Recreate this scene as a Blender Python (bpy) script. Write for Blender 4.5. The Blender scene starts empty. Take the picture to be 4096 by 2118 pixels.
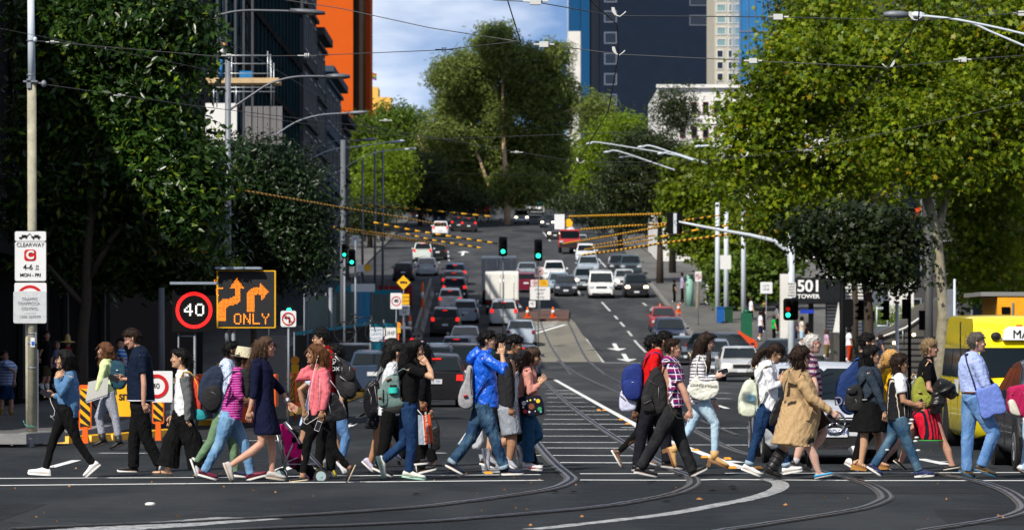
import bpy,math,random
import numpy as np
from mathutils import Vector,Matrix
random.seed(7);RNG=np.random.default_rng(7)
R=math.radians
sc=bpy.context.scene
C=sc.collection
# --- camera, world, sun
F=15360.0
CAMZ,HOR=1.75,1350.0
cd=bpy.data.cameras.new('camera');cam=bpy.data.objects.new('camera',cd);C.objects.link(cam)
cd.lens=135;cd.sensor_width=36;cd.sensor_fit='HORIZONTAL'
cam.location=(0,0,CAMZ);cam.rotation_euler=(R(90),0,0)
cd.shift_x=0;cd.shift_y=(HOR-1059)/4096.0
cd.clip_start=0.5;cd.clip_end=6000
cd.dof.use_dof=True;cd.dof.focus_distance=48.5;cd.dof.aperture_fstop=5.6
sc.camera=cam
SUN_EL,SUN_AZ=43.0,33.0
w=bpy.data.worlds.new("World");sc.world=w;w.use_nodes=True
wn=w.node_tree.nodes;wl=w.node_tree.links;wn.clear()
wo=wn.new('ShaderNodeOutputWorld');bg=wn.new('ShaderNodeBackground');sky=wn.new('ShaderNodeTexSky')
sky.sky_type='NISHITA';sky.sun_disc=False;sky.sun_elevation=R(SUN_EL)
sdir=Vector((-math.sin(R(SUN_AZ))*math.cos(R(SUN_EL)),-math.cos(R(SUN_AZ))*math.cos(R(SUN_EL)),math.sin(R(SUN_EL))))
sky.sun_rotation=math.atan2(sdir.x,sdir.y)
sky.air_density=1.0;sky.dust_density=1.0;sky.ozone_density=1.6
tc=wn.new('ShaderNodeTexCoord');mp=wn.new('ShaderNodeMapping');nz=wn.new('ShaderNodeTexNoise');rp=wn.new('ShaderNodeValToRGB');mx=wn.new('ShaderNodeMixRGB')
mp.inputs['Scale'].default_value=(7,7,20);nz.inputs['Scale'].default_value=1.0;nz.inputs['Detail'].default_value=6;nz.inputs['Roughness'].default_value=.55
mp.inputs['Location'].default_value=(.35,.2,.7)
va=wn.new('ShaderNodeVectorMath');va.operation='ADD';va.inputs[1].default_value=(0,0,.14);wl.new(tc.outputs['Generated'],va.inputs[0]);wl.new(va.outputs[0],sky.inputs['Vector'])
wl.new(tc.outputs['Generated'],mp.inputs['Vector']);wl.new(mp.outputs[0],nz.inputs['Vector']);wl.new(nz.outputs['Fac'],rp.inputs[0])
rp.color_ramp.elements[0].position=.45;rp.color_ramp.elements[0].color=(0,0,0,1)
rp.color_ramp.elements[1].position=.62;rp.color_ramp.elements[1].color=(.9,.9,.9,1)
wl.new(rp.outputs[0],mx.inputs['Fac']);tn=wn.new('ShaderNodeVectorMath');tn.operation='MULTIPLY';tn.inputs[1].default_value=(.72,.95,1.35);wl.new(sky.outputs[0],tn.inputs[0]);
hz=wn.new('ShaderNodeSeparateXYZ');hm_=wn.new('ShaderNodeMapRange');hx=wn.new('ShaderNodeMixRGB');wl.new(tc.outputs['Generated'],hz.inputs[0]);wl.new(hz.outputs['Z'],hm_.inputs[0])
hm_.inputs[1].default_value=-.02;hm_.inputs[2].default_value=.15;hm_.inputs[3].default_value=.95;hm_.inputs[4].default_value=0;wl.new(hm_.outputs[0],hx.inputs['Fac']);wl.new(tn.outputs[0],hx.inputs['Color1']);hx.inputs['Color2'].default_value=(7.4,11.8,19.5,1)
wl.new(hx.outputs[0],mx.inputs['Color1']);mx.inputs['Color2'].default_value=(20,21,22.5,1)
wl.new(mx.outputs[0],bg.inputs['Color']);bg.inputs['Strength'].default_value=0.05
wl.new(bg.outputs[0],wo.inputs['Surface'])
sl=bpy.data.lights.new('sun','SUN');so=bpy.data.objects.new('sun',sl);C.objects.link(so)
sl.energy=5.0;sl.angle=R(.5);sl.color=(1,.93,.82)
so.rotation_euler=sdir.to_track_quat('Z','Y').to_euler()
sc.view_settings.view_transform='Standard';sc.view_settings.look='None'
sc.view_settings.exposure=0.2;sc.view_settings.gamma=1.0;sc.view_settings.use_curve_mapping=False
# --- ground height along the street
_t=[(-60,0),(52,0),(66,-.1),(78,-.18),(115,-.18),(150,-.08),(175,0),(199,.42),(223,1.42),(545,20.1),(570,21),(640,21.6),(1200,23),(4000,23)]
_ys=np.arange(-60,1300,1.0);_zs=np.interp(_ys,[a for a,b in _t],[b for a,b in _t])
_k=np.hanning(15);_k/=_k.sum();_zz=_zs.copy();_zz[8:-8]=np.convolve(_zs,_k,'same')[8:-8];_zz[_ys<45]=0
def gz(y):return float(np.interp(y,_ys,_zz))
_yv=np.arange(20,562,.1);_zv=np.interp(_yv,_ys,_zs*0+_zz)
def gY(v,dz=0.0):
 """distance at which the ground (raised by dz) is seen on image row v of the photograph"""
 vv=HOR+(CAMZ-_zv-dz)/_yv*F
 k=vv<=v
 return float(_yv[np.argmax(k)])if k.any()else 560.0
def W(u,v,Y):return Vector(((u-2048)/F*Y,Y,CAMZ-(v-HOR)/F*Y))
def GP(u,v,dz=0.0):
 y=gY(v,dz);return Vector(((u-2048)/F*y,y,gz(y)+dz))
FR={'A':(0,1250,1.535),'1':(700,1300,2.05),'2':(1080,1300,2.05),'3':(1400,1300,2.05),'4':(1750,1300,2.049),'5':(2420,1300,2.05),'6':(2920,1300,2.049),'7':(3320,1300,2.05),'8':(3640,1200,1.776),'9':(0,1300,2.665),'L':(1300,700,1.665),'M':(2200,700,1.665),'D':(0,0,.62891),'N':(3000,1100,3.33),'T':(0,600,1.48),'K':(0,0,1.665),'Q':(2600,0,1.48),'X':(1300,0,1.665)}
def fuv(fr,p):
 o=FR[fr];return(o[0]+p[0]/o[2],o[1]+p[1]/o[2])
# --- materials
MATS={}
def nm(m):return m.node_tree.nodes,m.node_tree.links
def mat(name,col=(.5,.5,.5),rough=.6,metal=0.0,var=.12,vs=3.0,bump=0.0,bs=40.0,spec=.3,coat=0.0,sss=0.0,trans=0.0,emit=None,es=1.0,coord='Object',alpha=1.0):
 if name in MATS:return MATS[name]
 m=bpy.data.materials.new(name);m.use_nodes=True;n,l=nm(m);p=n['Principled BSDF']
 p.inputs['Base Color'].default_value=(*col,1);p.inputs['Roughness'].default_value=rough;p.inputs['Metallic'].default_value=metal
 p.inputs['Specular IOR Level'].default_value=spec;p.inputs['Coat Weight'].default_value=coat;p.inputs['Coat Roughness'].default_value=.05
 if emit:p.inputs['Emission Color'].default_value=(*emit,1);p.inputs['Emission Strength'].default_value=es
 if trans:p.inputs['Transmission Weight'].default_value=trans
 t=n.new('ShaderNodeTexCoord')
 if var:
  z=n.new('ShaderNodeTexNoise');z.inputs['Scale'].default_value=vs;z.inputs['Detail'].default_value=6;z.inputs['Roughness'].default_value=.65
  l.new(t.outputs[coord],z.inputs['Vector'])
  hs=n.new('ShaderNodeMapRange');hs.inputs[1].default_value=.25;hs.inputs[2].default_value=.75;hs.inputs[3].default_value=1-var;hs.inputs[4].default_value=1+var
  l.new(z.outputs['Fac'],hs.inputs[0])
  mm=n.new('ShaderNodeVectorMath');mm.operation='SCALE';mm.inputs[0].default_value=col;l.new(hs.outputs[0],mm.inputs['Scale'])
  l.new(mm.outputs[0],p.inputs['Base Color'])
  r2=n.new('ShaderNodeMapRange');r2 .inputs[1].default_value=.3;r2 .inputs[2].default_value=.7;r2 .inputs[3].default_value=max(.02,rough*.85);r2 .inputs[4].default_value=min(1,rough*1.15)
  l.new(z.outputs['Fac'],r2 .inputs[0]);l.new(r2 .outputs[0],p.inputs['Roughness'])
 if bump:
  z2=n.new('ShaderNodeTexNoise');z2 .inputs['Scale'].default_value=bs;z2 .inputs['Detail'].default_value=4
  l.new(t.outputs[coord],z2 .inputs['Vector']);b=n.new('ShaderNodeBump');b.inputs['Strength'].default_value=min(1,bump*1.0);b.inputs['Distance'].default_value=.02
  l.new(z2 .outputs['Fac'],b.inputs['Height']);l.new(b.outputs[0],p.inputs['Normal'])
 MATS[name]=m;return m
def cloth(name,col,rough=.85,pat=None,c2=(1,1,1),sc_=20.0,duty=.5,crease=.7,c3=None,sheen=0.0,spec=.08,zrange=None):
 """woven cloth: base colour with an optional stripe or check pattern, faint weave noise, creases as relief"""
 if name in MATS:return MATS[name]
 m=bpy.data.materials.new(name);m.use_nodes=True;n,l=nm(m);p=n['Principled BSDF']
 p.inputs['Roughness'].default_value=rough;p.inputs['Specular IOR Level'].default_value=spec;p.inputs['Sheen Weight'].default_value=sheen
 t=n.new('ShaderNodeTexCoord');sx=n.new('ShaderNodeSeparateXYZ')
 wz=n.new('ShaderNodeTexNoise');wz.inputs['Scale'].default_value=5;l.new(t.outputs['Object'],wz.inputs['Vector'])
 wv=n.new('ShaderNodeVectorMath');wv.operation='MULTIPLY_ADD';wv.inputs[1].default_value=(.03,.03,.03);l.new(wz.outputs['Color'],wv.inputs[0]);l.new(t.outputs['Object'],wv.inputs[2])
 l.new(wv.outputs[0],sx.inputs[0])
 def band(sock,s,d):
  a=n.new('ShaderNodeMath');a.operation='MULTIPLY';a.inputs[1].default_value=s;l.new(sock,a.inputs[0])
  b=n.new('ShaderNodeMath');b.operation='FRACT';l.new(a.outputs[0],b.inputs[0])
  c=n.new('ShaderNodeMath');c.operation='LESS_THAN';c.inputs[1].default_value=d;l.new(b.outputs[0],c.inputs[0]);return c.outputs[0]
 def mixc(f,a,b):
  q=n.new('ShaderNodeMixRGB');l.new(f,q.inputs['Fac'])
  if isinstance(a,tuple):q.inputs['Color1'].default_value=(*a,1)
  else:l.new(a,q.inputs['Color1'])
  if isinstance(b,tuple):q.inputs['Color2'].default_value=(*b,1)
  else:l.new(b,q.inputs['Color2'])
  return q.outputs[0]
 ad=n.new('ShaderNodeMath');ad.operation='ADD';l.new(sx.outputs['X'],ad.inputs[0]);l.new(sx.outputs['Y'],ad.inputs[1])
 base=None
 rgb=n.new('ShaderNodeRGB');rgb.outputs[0].default_value=(*col,1);base=rgb.outputs[0]
 if pat=='h':base=mixc(band(sx.outputs['Z'],sc_,duty),base,c2)
 if pat=='v':base=mixc(band(ad.outputs[0],sc_,duty),base,c2)
 if pat=='plaid':
  base=mixc(band(sx.outputs['Z'],sc_,.5),base,c3 or tuple(x*.35 for x in col));base=mixc(band(ad.outputs[0],sc_,.14),base,c2);base=mixc(band(sx.outputs['Z'],sc_*1.0,.14),base,c2)
 if pat=='dots':
  v=n.new('ShaderNodeTexVoronoi');v.inputs['Scale'].default_value=sc_;l.new(t.outputs['Object'],v.inputs['Vector'])
  c=n.new('ShaderNodeMath');c.operation='LESS_THAN';c.inputs[1].default_value=duty;l.new(v.outputs['Distance'],c.inputs[0]);base=mixc(c.outputs[0],base,c2)
 if pat=='denim':
  z=n.new('ShaderNodeTexNoise');z.inputs['Scale'].default_value=4.5;z.inputs['Detail'].default_value=3;l.new(t.outputs['Object'],z.inputs['Vector'])
  mr=n.new('ShaderNodeMapRange');mr.inputs[1].default_value=.42;mr.inputs[2].default_value=.68;l.new(z.outputs['Fac'],mr.inputs[0]);base=mixc(mr.outputs[0],base,c2)
 if pat=='grad':
  mr=n.new('ShaderNodeMath');mr.operation='GREATER_THAN';mr.inputs[1].default_value=sc_;l.new(sx.outputs['Z'],mr.inputs[0]);base=mixc(mr.outputs[0],base,c2)
 z=n.new('ShaderNodeTexNoise');z.inputs['Scale'].default_value=60;z.inputs['Detail'].default_value=5;l.new(t.outputs['Object'],z.inputs['Vector'])
 hs=n.new('ShaderNodeMapRange');hs.inputs[3].default_value=.8;hs.inputs[4].default_value=1.2;l.new(z.outputs['Fac'],hs.inputs[0])
 mm=n.new('ShaderNodeVectorMath');mm.operation='SCALE';l.new(base,mm.inputs[0]);l.new(hs.outputs[0],mm.inputs['Scale']);l.new(mm.outputs[0],p.inputs['Base Color'])
 z2=n.new('ShaderNodeTexNoise');z2 .inputs['Scale'].default_value=11;z2 .inputs['Detail'].default_value=3;z2 .inputs['Distortion'].default_value=1.2
 mpp=n.new('ShaderNodeMapping');mpp.inputs['Scale'].default_value=(1,1,.55);mpp.inputs['Rotation'].default_value=(0,.6,0);l.new(t.outputs['Object'],mpp.inputs['Vector']);l.new(mpp.outputs[0],z2 .inputs['Vector'])
 b=n.new('ShaderNodeBump');b.inputs['Strength'].default_value=crease;b.inputs['Distance'].default_value=.03;l.new(z2 .outputs['Fac'],b.inputs['Height']);l.new(b.outputs[0],p.inputs['Normal'])
 MATS[name]=m;return m
# --- mesh builder
class MB:
 def __init__(s):s.v=[];s.f=[];s.m=[]
 def add(s,vs,fs,mi=0):
  o=len(s.v);s.v+=[tuple(x)for x in vs];s.f+=[tuple(i+o for i in f)for f in fs];s.m+=[mi]*len(fs);return s
 def box(s,c,d,mi=0,rot=None,taper=1.0):
  hx,hy,hz=d[0]/2,d[1]/2,d[2]/2;vs=[]
  for z in(-1,1):
   t=taper if z>0 else 1
   for x,y in((-1,-1),(1,-1),(1,1),(-1,1)):vs.append(Vector((x*hx*t,y*hy*t,z*hz)))
  if rot is not None:vs=[rot@q for q in vs]
  vs=[q+Vector(c)for q in vs]
  return s.add(vs,[(3,2,1,0),(4,5,6,7),(0,1,5,4),(1,2,6,5),(2,3,7,6),(3,0,4,7)],mi)
 def tube(s,pts,r,n=8,mi=0,cap=True,flat=1.0,up=None):
  """round tube through pts; r one radius or one per point; flat squashes it across 'up'"""
  pts=[Vector(p)for p in pts]
  rs=[r]*len(pts)if not hasattr(r,'__len__')else list(r)
  rings=[];prev=None
  for i,p in enumerate(pts):
   d=(pts[min(i+1,len(pts)-1)]-pts[max(i-1,0)])
   if d.length<1e-9:d=Vector((0,0,1))
   d.normalize()
   if prev is None:
    a=Vector(up)if up else(Vector((0,1,0))if abs(d.y)<.9 else Vector((1,0,0)))
   else:a=prev
   a=(a-d*a.dot(d))
   if a.length<1e-6:a=d.orthogonal()
   a.normalize();prev=a;b=d.cross(a)
   rr=rs[i];ra,rb=(rr if not hasattr(rr,'__len__')else rr[0]),(rr*flat if not hasattr(rr,'__len__')else rr[1])
   rings.append([p+a*(ra*math.cos(2*math.pi*k/n))+b*(rb*math.sin(2*math.pi*k/n))for k in range(n)])
  return s.rings(rings,cap,mi)
 def rings(s,rings,cap=True,mi=0,closed=False):
  n=len(rings[0]);vs=[q for r_ in rings for q in r_];fs=[]
  m=len(rings)
  for i in range(m-1+(1 if closed else 0)):
   for k in range(n):
    a=i*n+k;b=i*n+(k+1)%n;c=((i+1)%m)*n+(k+1)%n;d=((i+1)%m)*n+k
    fs.append((a,b,c,d))
  if cap and not closed:fs.append(tuple(range(n-1,-1,-1)));fs.append(tuple((m-1)*n+k for k in range(n)))
  return s.add(vs,fs,mi)
 def ell(s,c,r,n=10,m=7,mi=0,rot=None):
  vs=[];fs=[]
  for i in range(1,m):
   th=math.pi*i/m
   for k in range(n):
    ph=2*math.pi*k/n;vs.append(Vector((r[0]*math.sin(th)*math.cos(ph),r[1]*math.sin(th)*math.sin(ph),r[2]*math.cos(th))))
  vs.append(Vector((0,0,r[2])));vs.append(Vector((0,0,-r[2])));T=len(vs)-2;B=T+1
  for i in range(m-2):
   for k in range(n):fs.append((i*n+k,(i+1)*n+k,(i+1)*n+(k+1)%n,i*n+(k+1)%n))
  for k in range(n):fs.append((T,k,(k+1)%n));fs.append((B,(m-2)*n+(k+1)%n,(m-2)*n+k))
  if rot is not None:vs=[rot@q for q in vs]
  return s.add([q+Vector(c)for q in vs],fs,mi)
 def cyl(s,c,r,h,n=16,mi=0,axis='z',r2=None):
  r2=r if r2 is None else r2;ax={'x':Vector((1,0,0)),'y':Vector((0,1,0)),'z':Vector((0,0,1))}[axis];c=Vector(c)
  return s.tube([c-ax*h/2,c+ax*h/2],[r,r2],n,mi)
 def prism(s,poly,y0,y1,mi=0,plane='xz'):
  """polygon (x,z) extruded from y0 to y1"""
  ar=sum(poly[i][0]*poly[(i+1)%len(poly)][1]-poly[(i+1)%len(poly)][0]*poly[i][1]for i in range(len(poly)))
  if ar<0:poly=poly[::-1]
  n=len(poly)
  if plane=='xz':vs=[(x,y0,z)for x,z in poly]+[(x,y1,z)for x,z in poly]
  else:vs=[(x,z,y0)for x,z in poly]+[(x,z,y1)for x,z in poly]
  fs=[tuple(range(n)),tuple(range(2*n-1,n-1,-1))]+[(i,i+n,(i+1)%n+n,(i+1)%n)for i in range(n)]
  return s.add(vs,fs,mi)
 def puff(s,poly,yc,hw,mi=0,n=8,edge=.72,p=2.6):
  """side outline (x,z) swollen sideways to half width hw, rounded at both faces"""
  cx=sum(q[0]for q in poly)/len(poly);cz=sum(q[1]for q in poly)/len(poly)
  rr=[]
  for i in range(n+1):
   t=-1+2*i/n;k=edge+(1-edge)*(max(0,1-abs(t)**p))**(1/p)if abs(t)<1 else edge
   y=yc+hw*math.sin(t*math.pi/2)
   rr.append([Vector((cx+(x-cx)*k,y,cz+(z-cz)*k))for x,z in poly])
  return s.rings(rr,True,mi)
 def data(s):return s.v,s.f,s.m
 def mesh(s,name,mats,smooth=False,fixn=True):
  me=bpy.data.meshes.new(name);me.from_pydata([tuple(v)for v in s.v],[],s.f)
  for m_ in(mats if isinstance(mats,(list,tuple))else[mats]):me.materials.append(m_)
  if len(me.materials)>1:me.polygons.foreach_set('material_index',s.m)
  if fixn:
   import bmesh
   b=bmesh.new();b.from_mesh(me);bmesh.ops.recalc_face_normals(b,faces=b.faces);b.to_mesh(me);b.free()
  if smooth:
   me.polygons.foreach_set('use_smooth',[True]*len(me.polygons))
   if smooth=='auto':me.set_sharp_from_angle(angle=R(40))
  me.update();return me
 def build(s,name,mats,parent=None,loc=None,smooth='auto',rotz=0,fixn=True):
  o=bpy.data.objects.new(name,s.mesh(name,mats,smooth,fixn));C.objects.link(o)
  if parent is not None:o.parent=parent
  if loc is not None:o.location=loc
  if rotz:o.rotation_euler=(0,0,rotz)
  return o
def tag(o,label=None,cat=None,group=None,kind=None):
 if label:o['label']=label
 if cat:o['category']=cat
 if group:o['group']=group
 if kind:o['kind']=kind
 return o
def empty(name,loc=(0,0,0),rz=0.0,label=None,cat=None,group=None):
 o=bpy.data.objects.new(name,None);C.objects.link(o);o.location=loc;o.rotation_euler=(0,0,rz);o.empty_display_size=.2
 return tag(o,label,cat,group)
def copy_tree(o,parent=None):
 kids=list(o.children);c=o.copy();C.objects.link(c)
 if parent is not None:c.parent=parent
 for k in kids:copy_tree(k,c)
 return c
JOBS=[]
def fuse(name,mb,mats,parent,loc,voxel=.012,wr=0.0,wf=30.0,extra=None,seed=0,smooth_it=2,aniso=(1,1,1)):
 me=bpy.data.meshes.new(name);me.from_pydata([tuple(v)for v in mb.v],[],mb.f)
 import bmesh
 b=bmesh.new();b.from_mesh(me);bmesh.ops.recalc_face_normals(b,faces=b.faces);b.to_mesh(me);b.free()
 o=bpy.data.objects.new(name,me);C.objects.link(o)
 if parent is not None:o.parent=parent
 o.location=loc
 md=o.modifiers.new('r','REMESH');md.mode='VOXEL';md.voxel_size=voxel;md.use_smooth_shade=True
 if smooth_it:ms=o.modifiers.new('s','SMOOTH');ms.factor=.5;ms.iterations=smooth_it
 JOBS.append((o,mats if isinstance(mats,(list,tuple))else[mats],wr,wf,extra,seed,aniso));return o
TEXTS=[]
def text(body,size,m,parent,loc,rot=(R(90),0,0),name='lettering',depth=.004,align='CENTER',sx=1.0,bold=0.0):
 cu=bpy.data.curves.new(name,'FONT');cu.body=body;cu.size=size;cu.extrude=depth;cu.align_x=align;cu.align_y='CENTER';cu.offset=bold
 o=bpy.data.objects.new(name,cu);C.objects.link(o);o.parent=parent;o.location=loc;o.rotation_euler=rot;o.scale=(sx,1,1)
 TEXTS.append((o,m));return o
def finish_jobs():
 dg=bpy.context.evaluated_depsgraph_get();dg.update()
 done=[]
 for o,mats,wr,wf,extra,seed,an in JOBS:
  me=bpy.data.meshes.new_from_object(o.evaluated_get(dg));done.append(me)
 tx=[bpy.data.meshes.new_from_object(o.evaluated_get(dg))for o,m in TEXTS]
 for(o,mats,wr,wf,extra,seed,an),me in zip(JOBS,done):
  nv=len(me.vertices)
  if wr and nv:
   co=np.empty(nv*3);me.vertices.foreach_get('co',co);co=co.reshape(-1,3);no=np.empty(nv*3);me.vertices.foreach_get('normal',no);no=no.reshape(-1,3)
   rg=np.random.default_rng(seed+11);q=co*np.array(an);d=np.zeros(nv)
   warp=np.stack([np.sin(q@rg.normal(0,wf*.35,3)+rg.uniform(0,6))for _ in range(3)],1)*(1.3/wf)
   qq=q+warp
   for k in range(7):
    kv=rg.normal(0,1,3);kv[1]*=.7;kv=kv/np.linalg.norm(kv)*wf*(1+.35*k)
    ph=np.sin(qq@kv+rg.uniform(0,6));d+=(1-np.abs(ph)*1.6)/(1+.45*k)
   d=d/3.2;co+=no*(d*wr)[:,None];me.vertices.foreach_set('co',co.ravel())
  if o.name.split('.')[0]=='hair' and nv:
   co=np.empty(nv*3);me.vertices.foreach_get('co',co);co=co.reshape(-1,3);no=np.empty(nv*3);me.vertices.foreach_get('normal',no);no=no.reshape(-1,3)
   rg=np.random.default_rng(seed+5);span=co[:,2].max()-co[:,2].min();lng=span>.30;extra=MB()
   for i in rg.integers(0,nv,420):
    p,n_=co[i],no[i];L_=rg.uniform(.02,.045)if not lng else rg.uniform(.05,.13);d=n_*(.55 if not lng else.12)+np.array([0,0,-.55 if lng else-.25])+rg.normal(0,.22,3);d/=np.linalg.norm(d);sd=np.cross(d,n_+rg.normal(0,.3,3));sd/=np.linalg.norm(sd)+1e-6;w_=.0035
    q=[p-sd*w_,p+sd*w_,p+d*L_*.6+sd*w_*.6+np.array([0,0,-.1*L_]),p+d*L_+np.array([0,0,-.35*L_])];extra.add(q,[(0,1,2),(0,2,3)])
  if extra is not None:
   vs=[tuple(v.co)for v in me.vertices];fs=[tuple(p.vertices)for p in me.polygons];mi=[0]*len(fs);off=len(vs)
   vs+=[tuple(v)for v in extra.v];fs+=[tuple(i+off for i in f)for f in extra.f];mi+=list(extra.m)
   m2=bpy.data.meshes.new(o.name);m2 .from_pydata(vs,[],fs)
   for m_ in mats:m2 .materials.append(m_)
   m2 .polygons.foreach_set('material_index',mi);bpy.data.meshes.remove(me);me=m2
  else:
   me.materials.clear();me.materials.append(mats[0]);me.polygons.foreach_set('material_index',[0]*len(me.polygons))
  me.polygons.foreach_set('use_smooth',[True]*len(me.polygons));me.update()
  o.modifiers.clear();old=o.data;o.data=me;me.name=o.name.split('.')[0];bpy.data.meshes.remove(old)
 for(o,m),me in zip(TEXTS,tx):
  me.materials.clear();me.materials.append(m);me.polygons.foreach_set('material_index',[0]*len(me.polygons))
  p=bpy.data.objects.new(o.name.split('.')[0],me);p.parent=o.parent;p.location=o.location;p.rotation_euler=o.rotation_euler;p.scale=o.scale
  for k in o.keys():
   if k in('label','kind'):p[k]=o[k]
  par=o.parent;C.objects.unlink(o);cu=o.data;bpy.data.objects.remove(o);bpy.data.curves.remove(cu);C.objects.link(p)
# --- ground, road, footpaths, markings, tram rails
def asphalt(name,base,patch,speck=.12):
 m=bpy.data.materials.new(name);m.use_nodes=True;n,l=nm(m);p=n['Principled BSDF'];p.inputs['Specular IOR Level'].default_value=.02
 t=n.new('ShaderNodeTexCoord')
 def noise(s,d=4,w=None,sc3=(1,1,1)):
  mp=n.new('ShaderNodeMapping');mp.inputs['Scale'].default_value=sc3;l.new(t.outputs['Object'],mp.inputs[0])
  z=n.new('ShaderNodeTexNoise');z.inputs['Scale'].default_value=s;z.inputs['Detail'].default_value=d;z.inputs['Roughness'].default_value=.6;l.new(mp.outputs[0],z.inputs['Vector']);return z.outputs['Fac']
 def mr(s,a,b,c,d):
  q=n.new('ShaderNodeMapRange');q.inputs[1].default_value=a;q.inputs[2].default_value=b;q.inputs[3].default_value=c;q.inputs[4].default_value=d;l.new(s,q.inputs[0]);return q.outputs[0]
 def mix(f,a,b):
  q=n.new('ShaderNodeMixRGB');l.new(f,q.inputs[0])
  for i,c in((1,a),(2,b)):
   if isinstance(c,tuple):q.inputs[i].default_value=(*c,1)
   else:l.new(c,q.inputs[i])
  return q.outputs[0]
 c=mix(mr(noise(.25,3,sc3=(1.6,.35,1)),.45,.6,0,1),base,patch)
 c=mix(mr(noise(1.4,5,sc3=(.5,.25,1)),.5,.75,0,.5),c,tuple(x*.7 for x in base))
 v=n.new('ShaderNodeTexVoronoi');v.inputs['Scale'].default_value=48;l.new(t.outputs['Object'],v.inputs['Vector'])
 c=mix(mr(v.outputs['Distance'],.12,.3,.85,0),c,tuple(min(1,x*1.0+speck*.5)for x in base))
 v2=n.new('ShaderNodeTexNoise');v2 .inputs['Scale'].default_value=9;v2 .inputs['Detail'].default_value=8;v2 .inputs['Roughness'].default_value=.8;l.new(t.outputs['Object'],v2 .inputs['Vector'])
 c=mix(mr(v2 .outputs['Fac'],.64,.68,0,.8),c,(.3,.29,.27))
 l.new(c,p.inputs['Base Color'])
 l.new(mr(noise(2.2,4),.3,.7,.65,.92),p.inputs['Roughness'])
 z=n.new('ShaderNodeTexNoise');z.inputs['Scale'].default_value=70;z.inputs['Detail'].default_value=3;l.new(t.outputs['Object'],z.inputs['Vector'])
 b=n.new('ShaderNodeBump');b.inputs['Strength'].default_value=.5;b.inputs['Distance'].default_value=.015;l.new(z.outputs['Fac'],b.inputs['Height']);l.new(b.outputs[0],p.inputs['Normal'])
 return m
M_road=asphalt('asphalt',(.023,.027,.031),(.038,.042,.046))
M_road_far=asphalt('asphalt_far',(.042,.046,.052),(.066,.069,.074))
M_conc=asphalt('tram_concrete',(.205,.195,.165),(.155,.15,.135),.1)
M_path=asphalt('footpath_paving',(.13,.13,.125),(.10,.10,.10),.1)
M_kerb=mat('bluestone_kerb',(.22,.22,.22),.8,var=.25,bump=.3)
M_gnd=mat('verge_soil',(.07,.065,.05),.95,var=.3,vs=.4)
def paint(name,col,wear=.5):
 m=bpy.data.materials.new(name);m.use_nodes=True;n,l=nm(m);p=n['Principled BSDF'];p.inputs['Roughness'].default_value=.6
 t=n.new('ShaderNodeTexCoord');z=n.new('ShaderNodeTexNoise');z.inputs['Scale'].default_value=7;z.inputs['Detail'].default_value=9;z.inputs['Roughness'].default_value=.75;l.new(t.outputs['Object'],z.inputs['Vector'])
 r=n.new('ShaderNodeMapRange');r.inputs[1].default_value=wear-.06;r.inputs[2].default_value=wear+.03;l.new(z.outputs['Fac'],r.inputs[0])
 q=n.new('ShaderNodeMixRGB');q.inputs[2].default_value=(.05,.053,.058,1);q.inputs[1].default_value=(*col,1);l.new(r.outputs[0],q.inputs[0]);l.new(q.outputs[0],p.inputs['Base Color']);return m
M_white=paint('white_road_paint',(.74,.75,.74),.63)
M_worn=paint('worn_road_paint',(.36,.37,.37),.55)
M_far=paint('pale_road_paint',(.5,.51,.5),.7)
def sheet(name,x0,x1,y0,y1,dz,m,step=3.0,nx=1,kind='structure',side=0):
 ys=list(np.arange(y0,y1,step))+[y1];mb=MB();vs=[];fs=[]
 xs=[x0+(x1-x0)*i/nx for i in range(nx+1)]
 for y in ys:
  for x in xs:vs.append((x,y,gz(y)+dz))
 for i in range(len(ys)-1):
  for j in range(nx):a=i*(nx+1)+j;fs.append((a,a+1,a+nx+2,a+nx+1))
 mb.add(vs,fs)
 return tag(mb.build(name,m,smooth=False,fixn=False),kind=kind)
sheet('ground',-1500,1500,-60,1290,-.35,M_gnd,6)
sheet('road',-90,90,-60,118,0,M_road,2)
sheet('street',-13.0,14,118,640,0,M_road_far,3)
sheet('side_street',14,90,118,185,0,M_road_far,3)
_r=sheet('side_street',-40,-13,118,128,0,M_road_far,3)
def slab(name,x0,x1,y0,y1,h=.13,kerb_side=1,m=None):
 """footpath with a kerb stone along the road side (kerb_side +1 = kerb on +X edge, -1 on -X edge) and along its front"""
 ys=list(np.arange(y0,y1,3.0))+[y1];mb=MB();vs=[];fs=[]
 for y in ys:z=gz(y);vs+=[(x0,y,z-.3),(x0,y,z+h),(x1,y,z+h),(x1,y,z-.3)]
 for i in range(len(ys)-1):
  a=i*4
  for k in range(3):fs.append((a+k,a+k+1,a+5+k,a+4+k))
 fs.append((3,2,1,0));mb.add(vs,fs)
 o=tag(mb.build(name,m or M_path,smooth=False,fixn=True),kind='structure')
 kx=x1 if kerb_side>0 else x0
 nk=0
 for i in range(len(ys)-1):
  if ys[i]>300:break
  b=MB();y=(ys[i]+ys[i+1])/2;b.box((kx+.08*kerb_side,y,gz(y)+h/2-.06),(.3,(ys[i+1]-ys[i])-.03,h+.16));b.build('kerb_stone',M_kerb,o,smooth=False)
 return o
left_path=slab('footpath',-40,-8.35,64.6,117,.13,1)
right_path=slab('footpath',10.9,60,196,560,.13,-1)
left_far_path=slab('footpath',-40,-12.9,129,560,.13,1)
corner_path=slab('footpath',15.0,60,92,150,.13,-1)
for i in range(14):
 b=MB();b.box((-8.75-i*1.25,64.5,.055),(1.22,.32,.17));b.build('kerb_stone',M_kerb,left_path,smooth=False)
b=MB();b.prism([(-8.4,64.35),(-7.75,66.2),(-7.75,66.6),(-8.36,66.6),(-8.36,64.35)],-.05,.135,plane='xy');b.build('kerb_stone',M_kerb,left_path,smooth=False)
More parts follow.
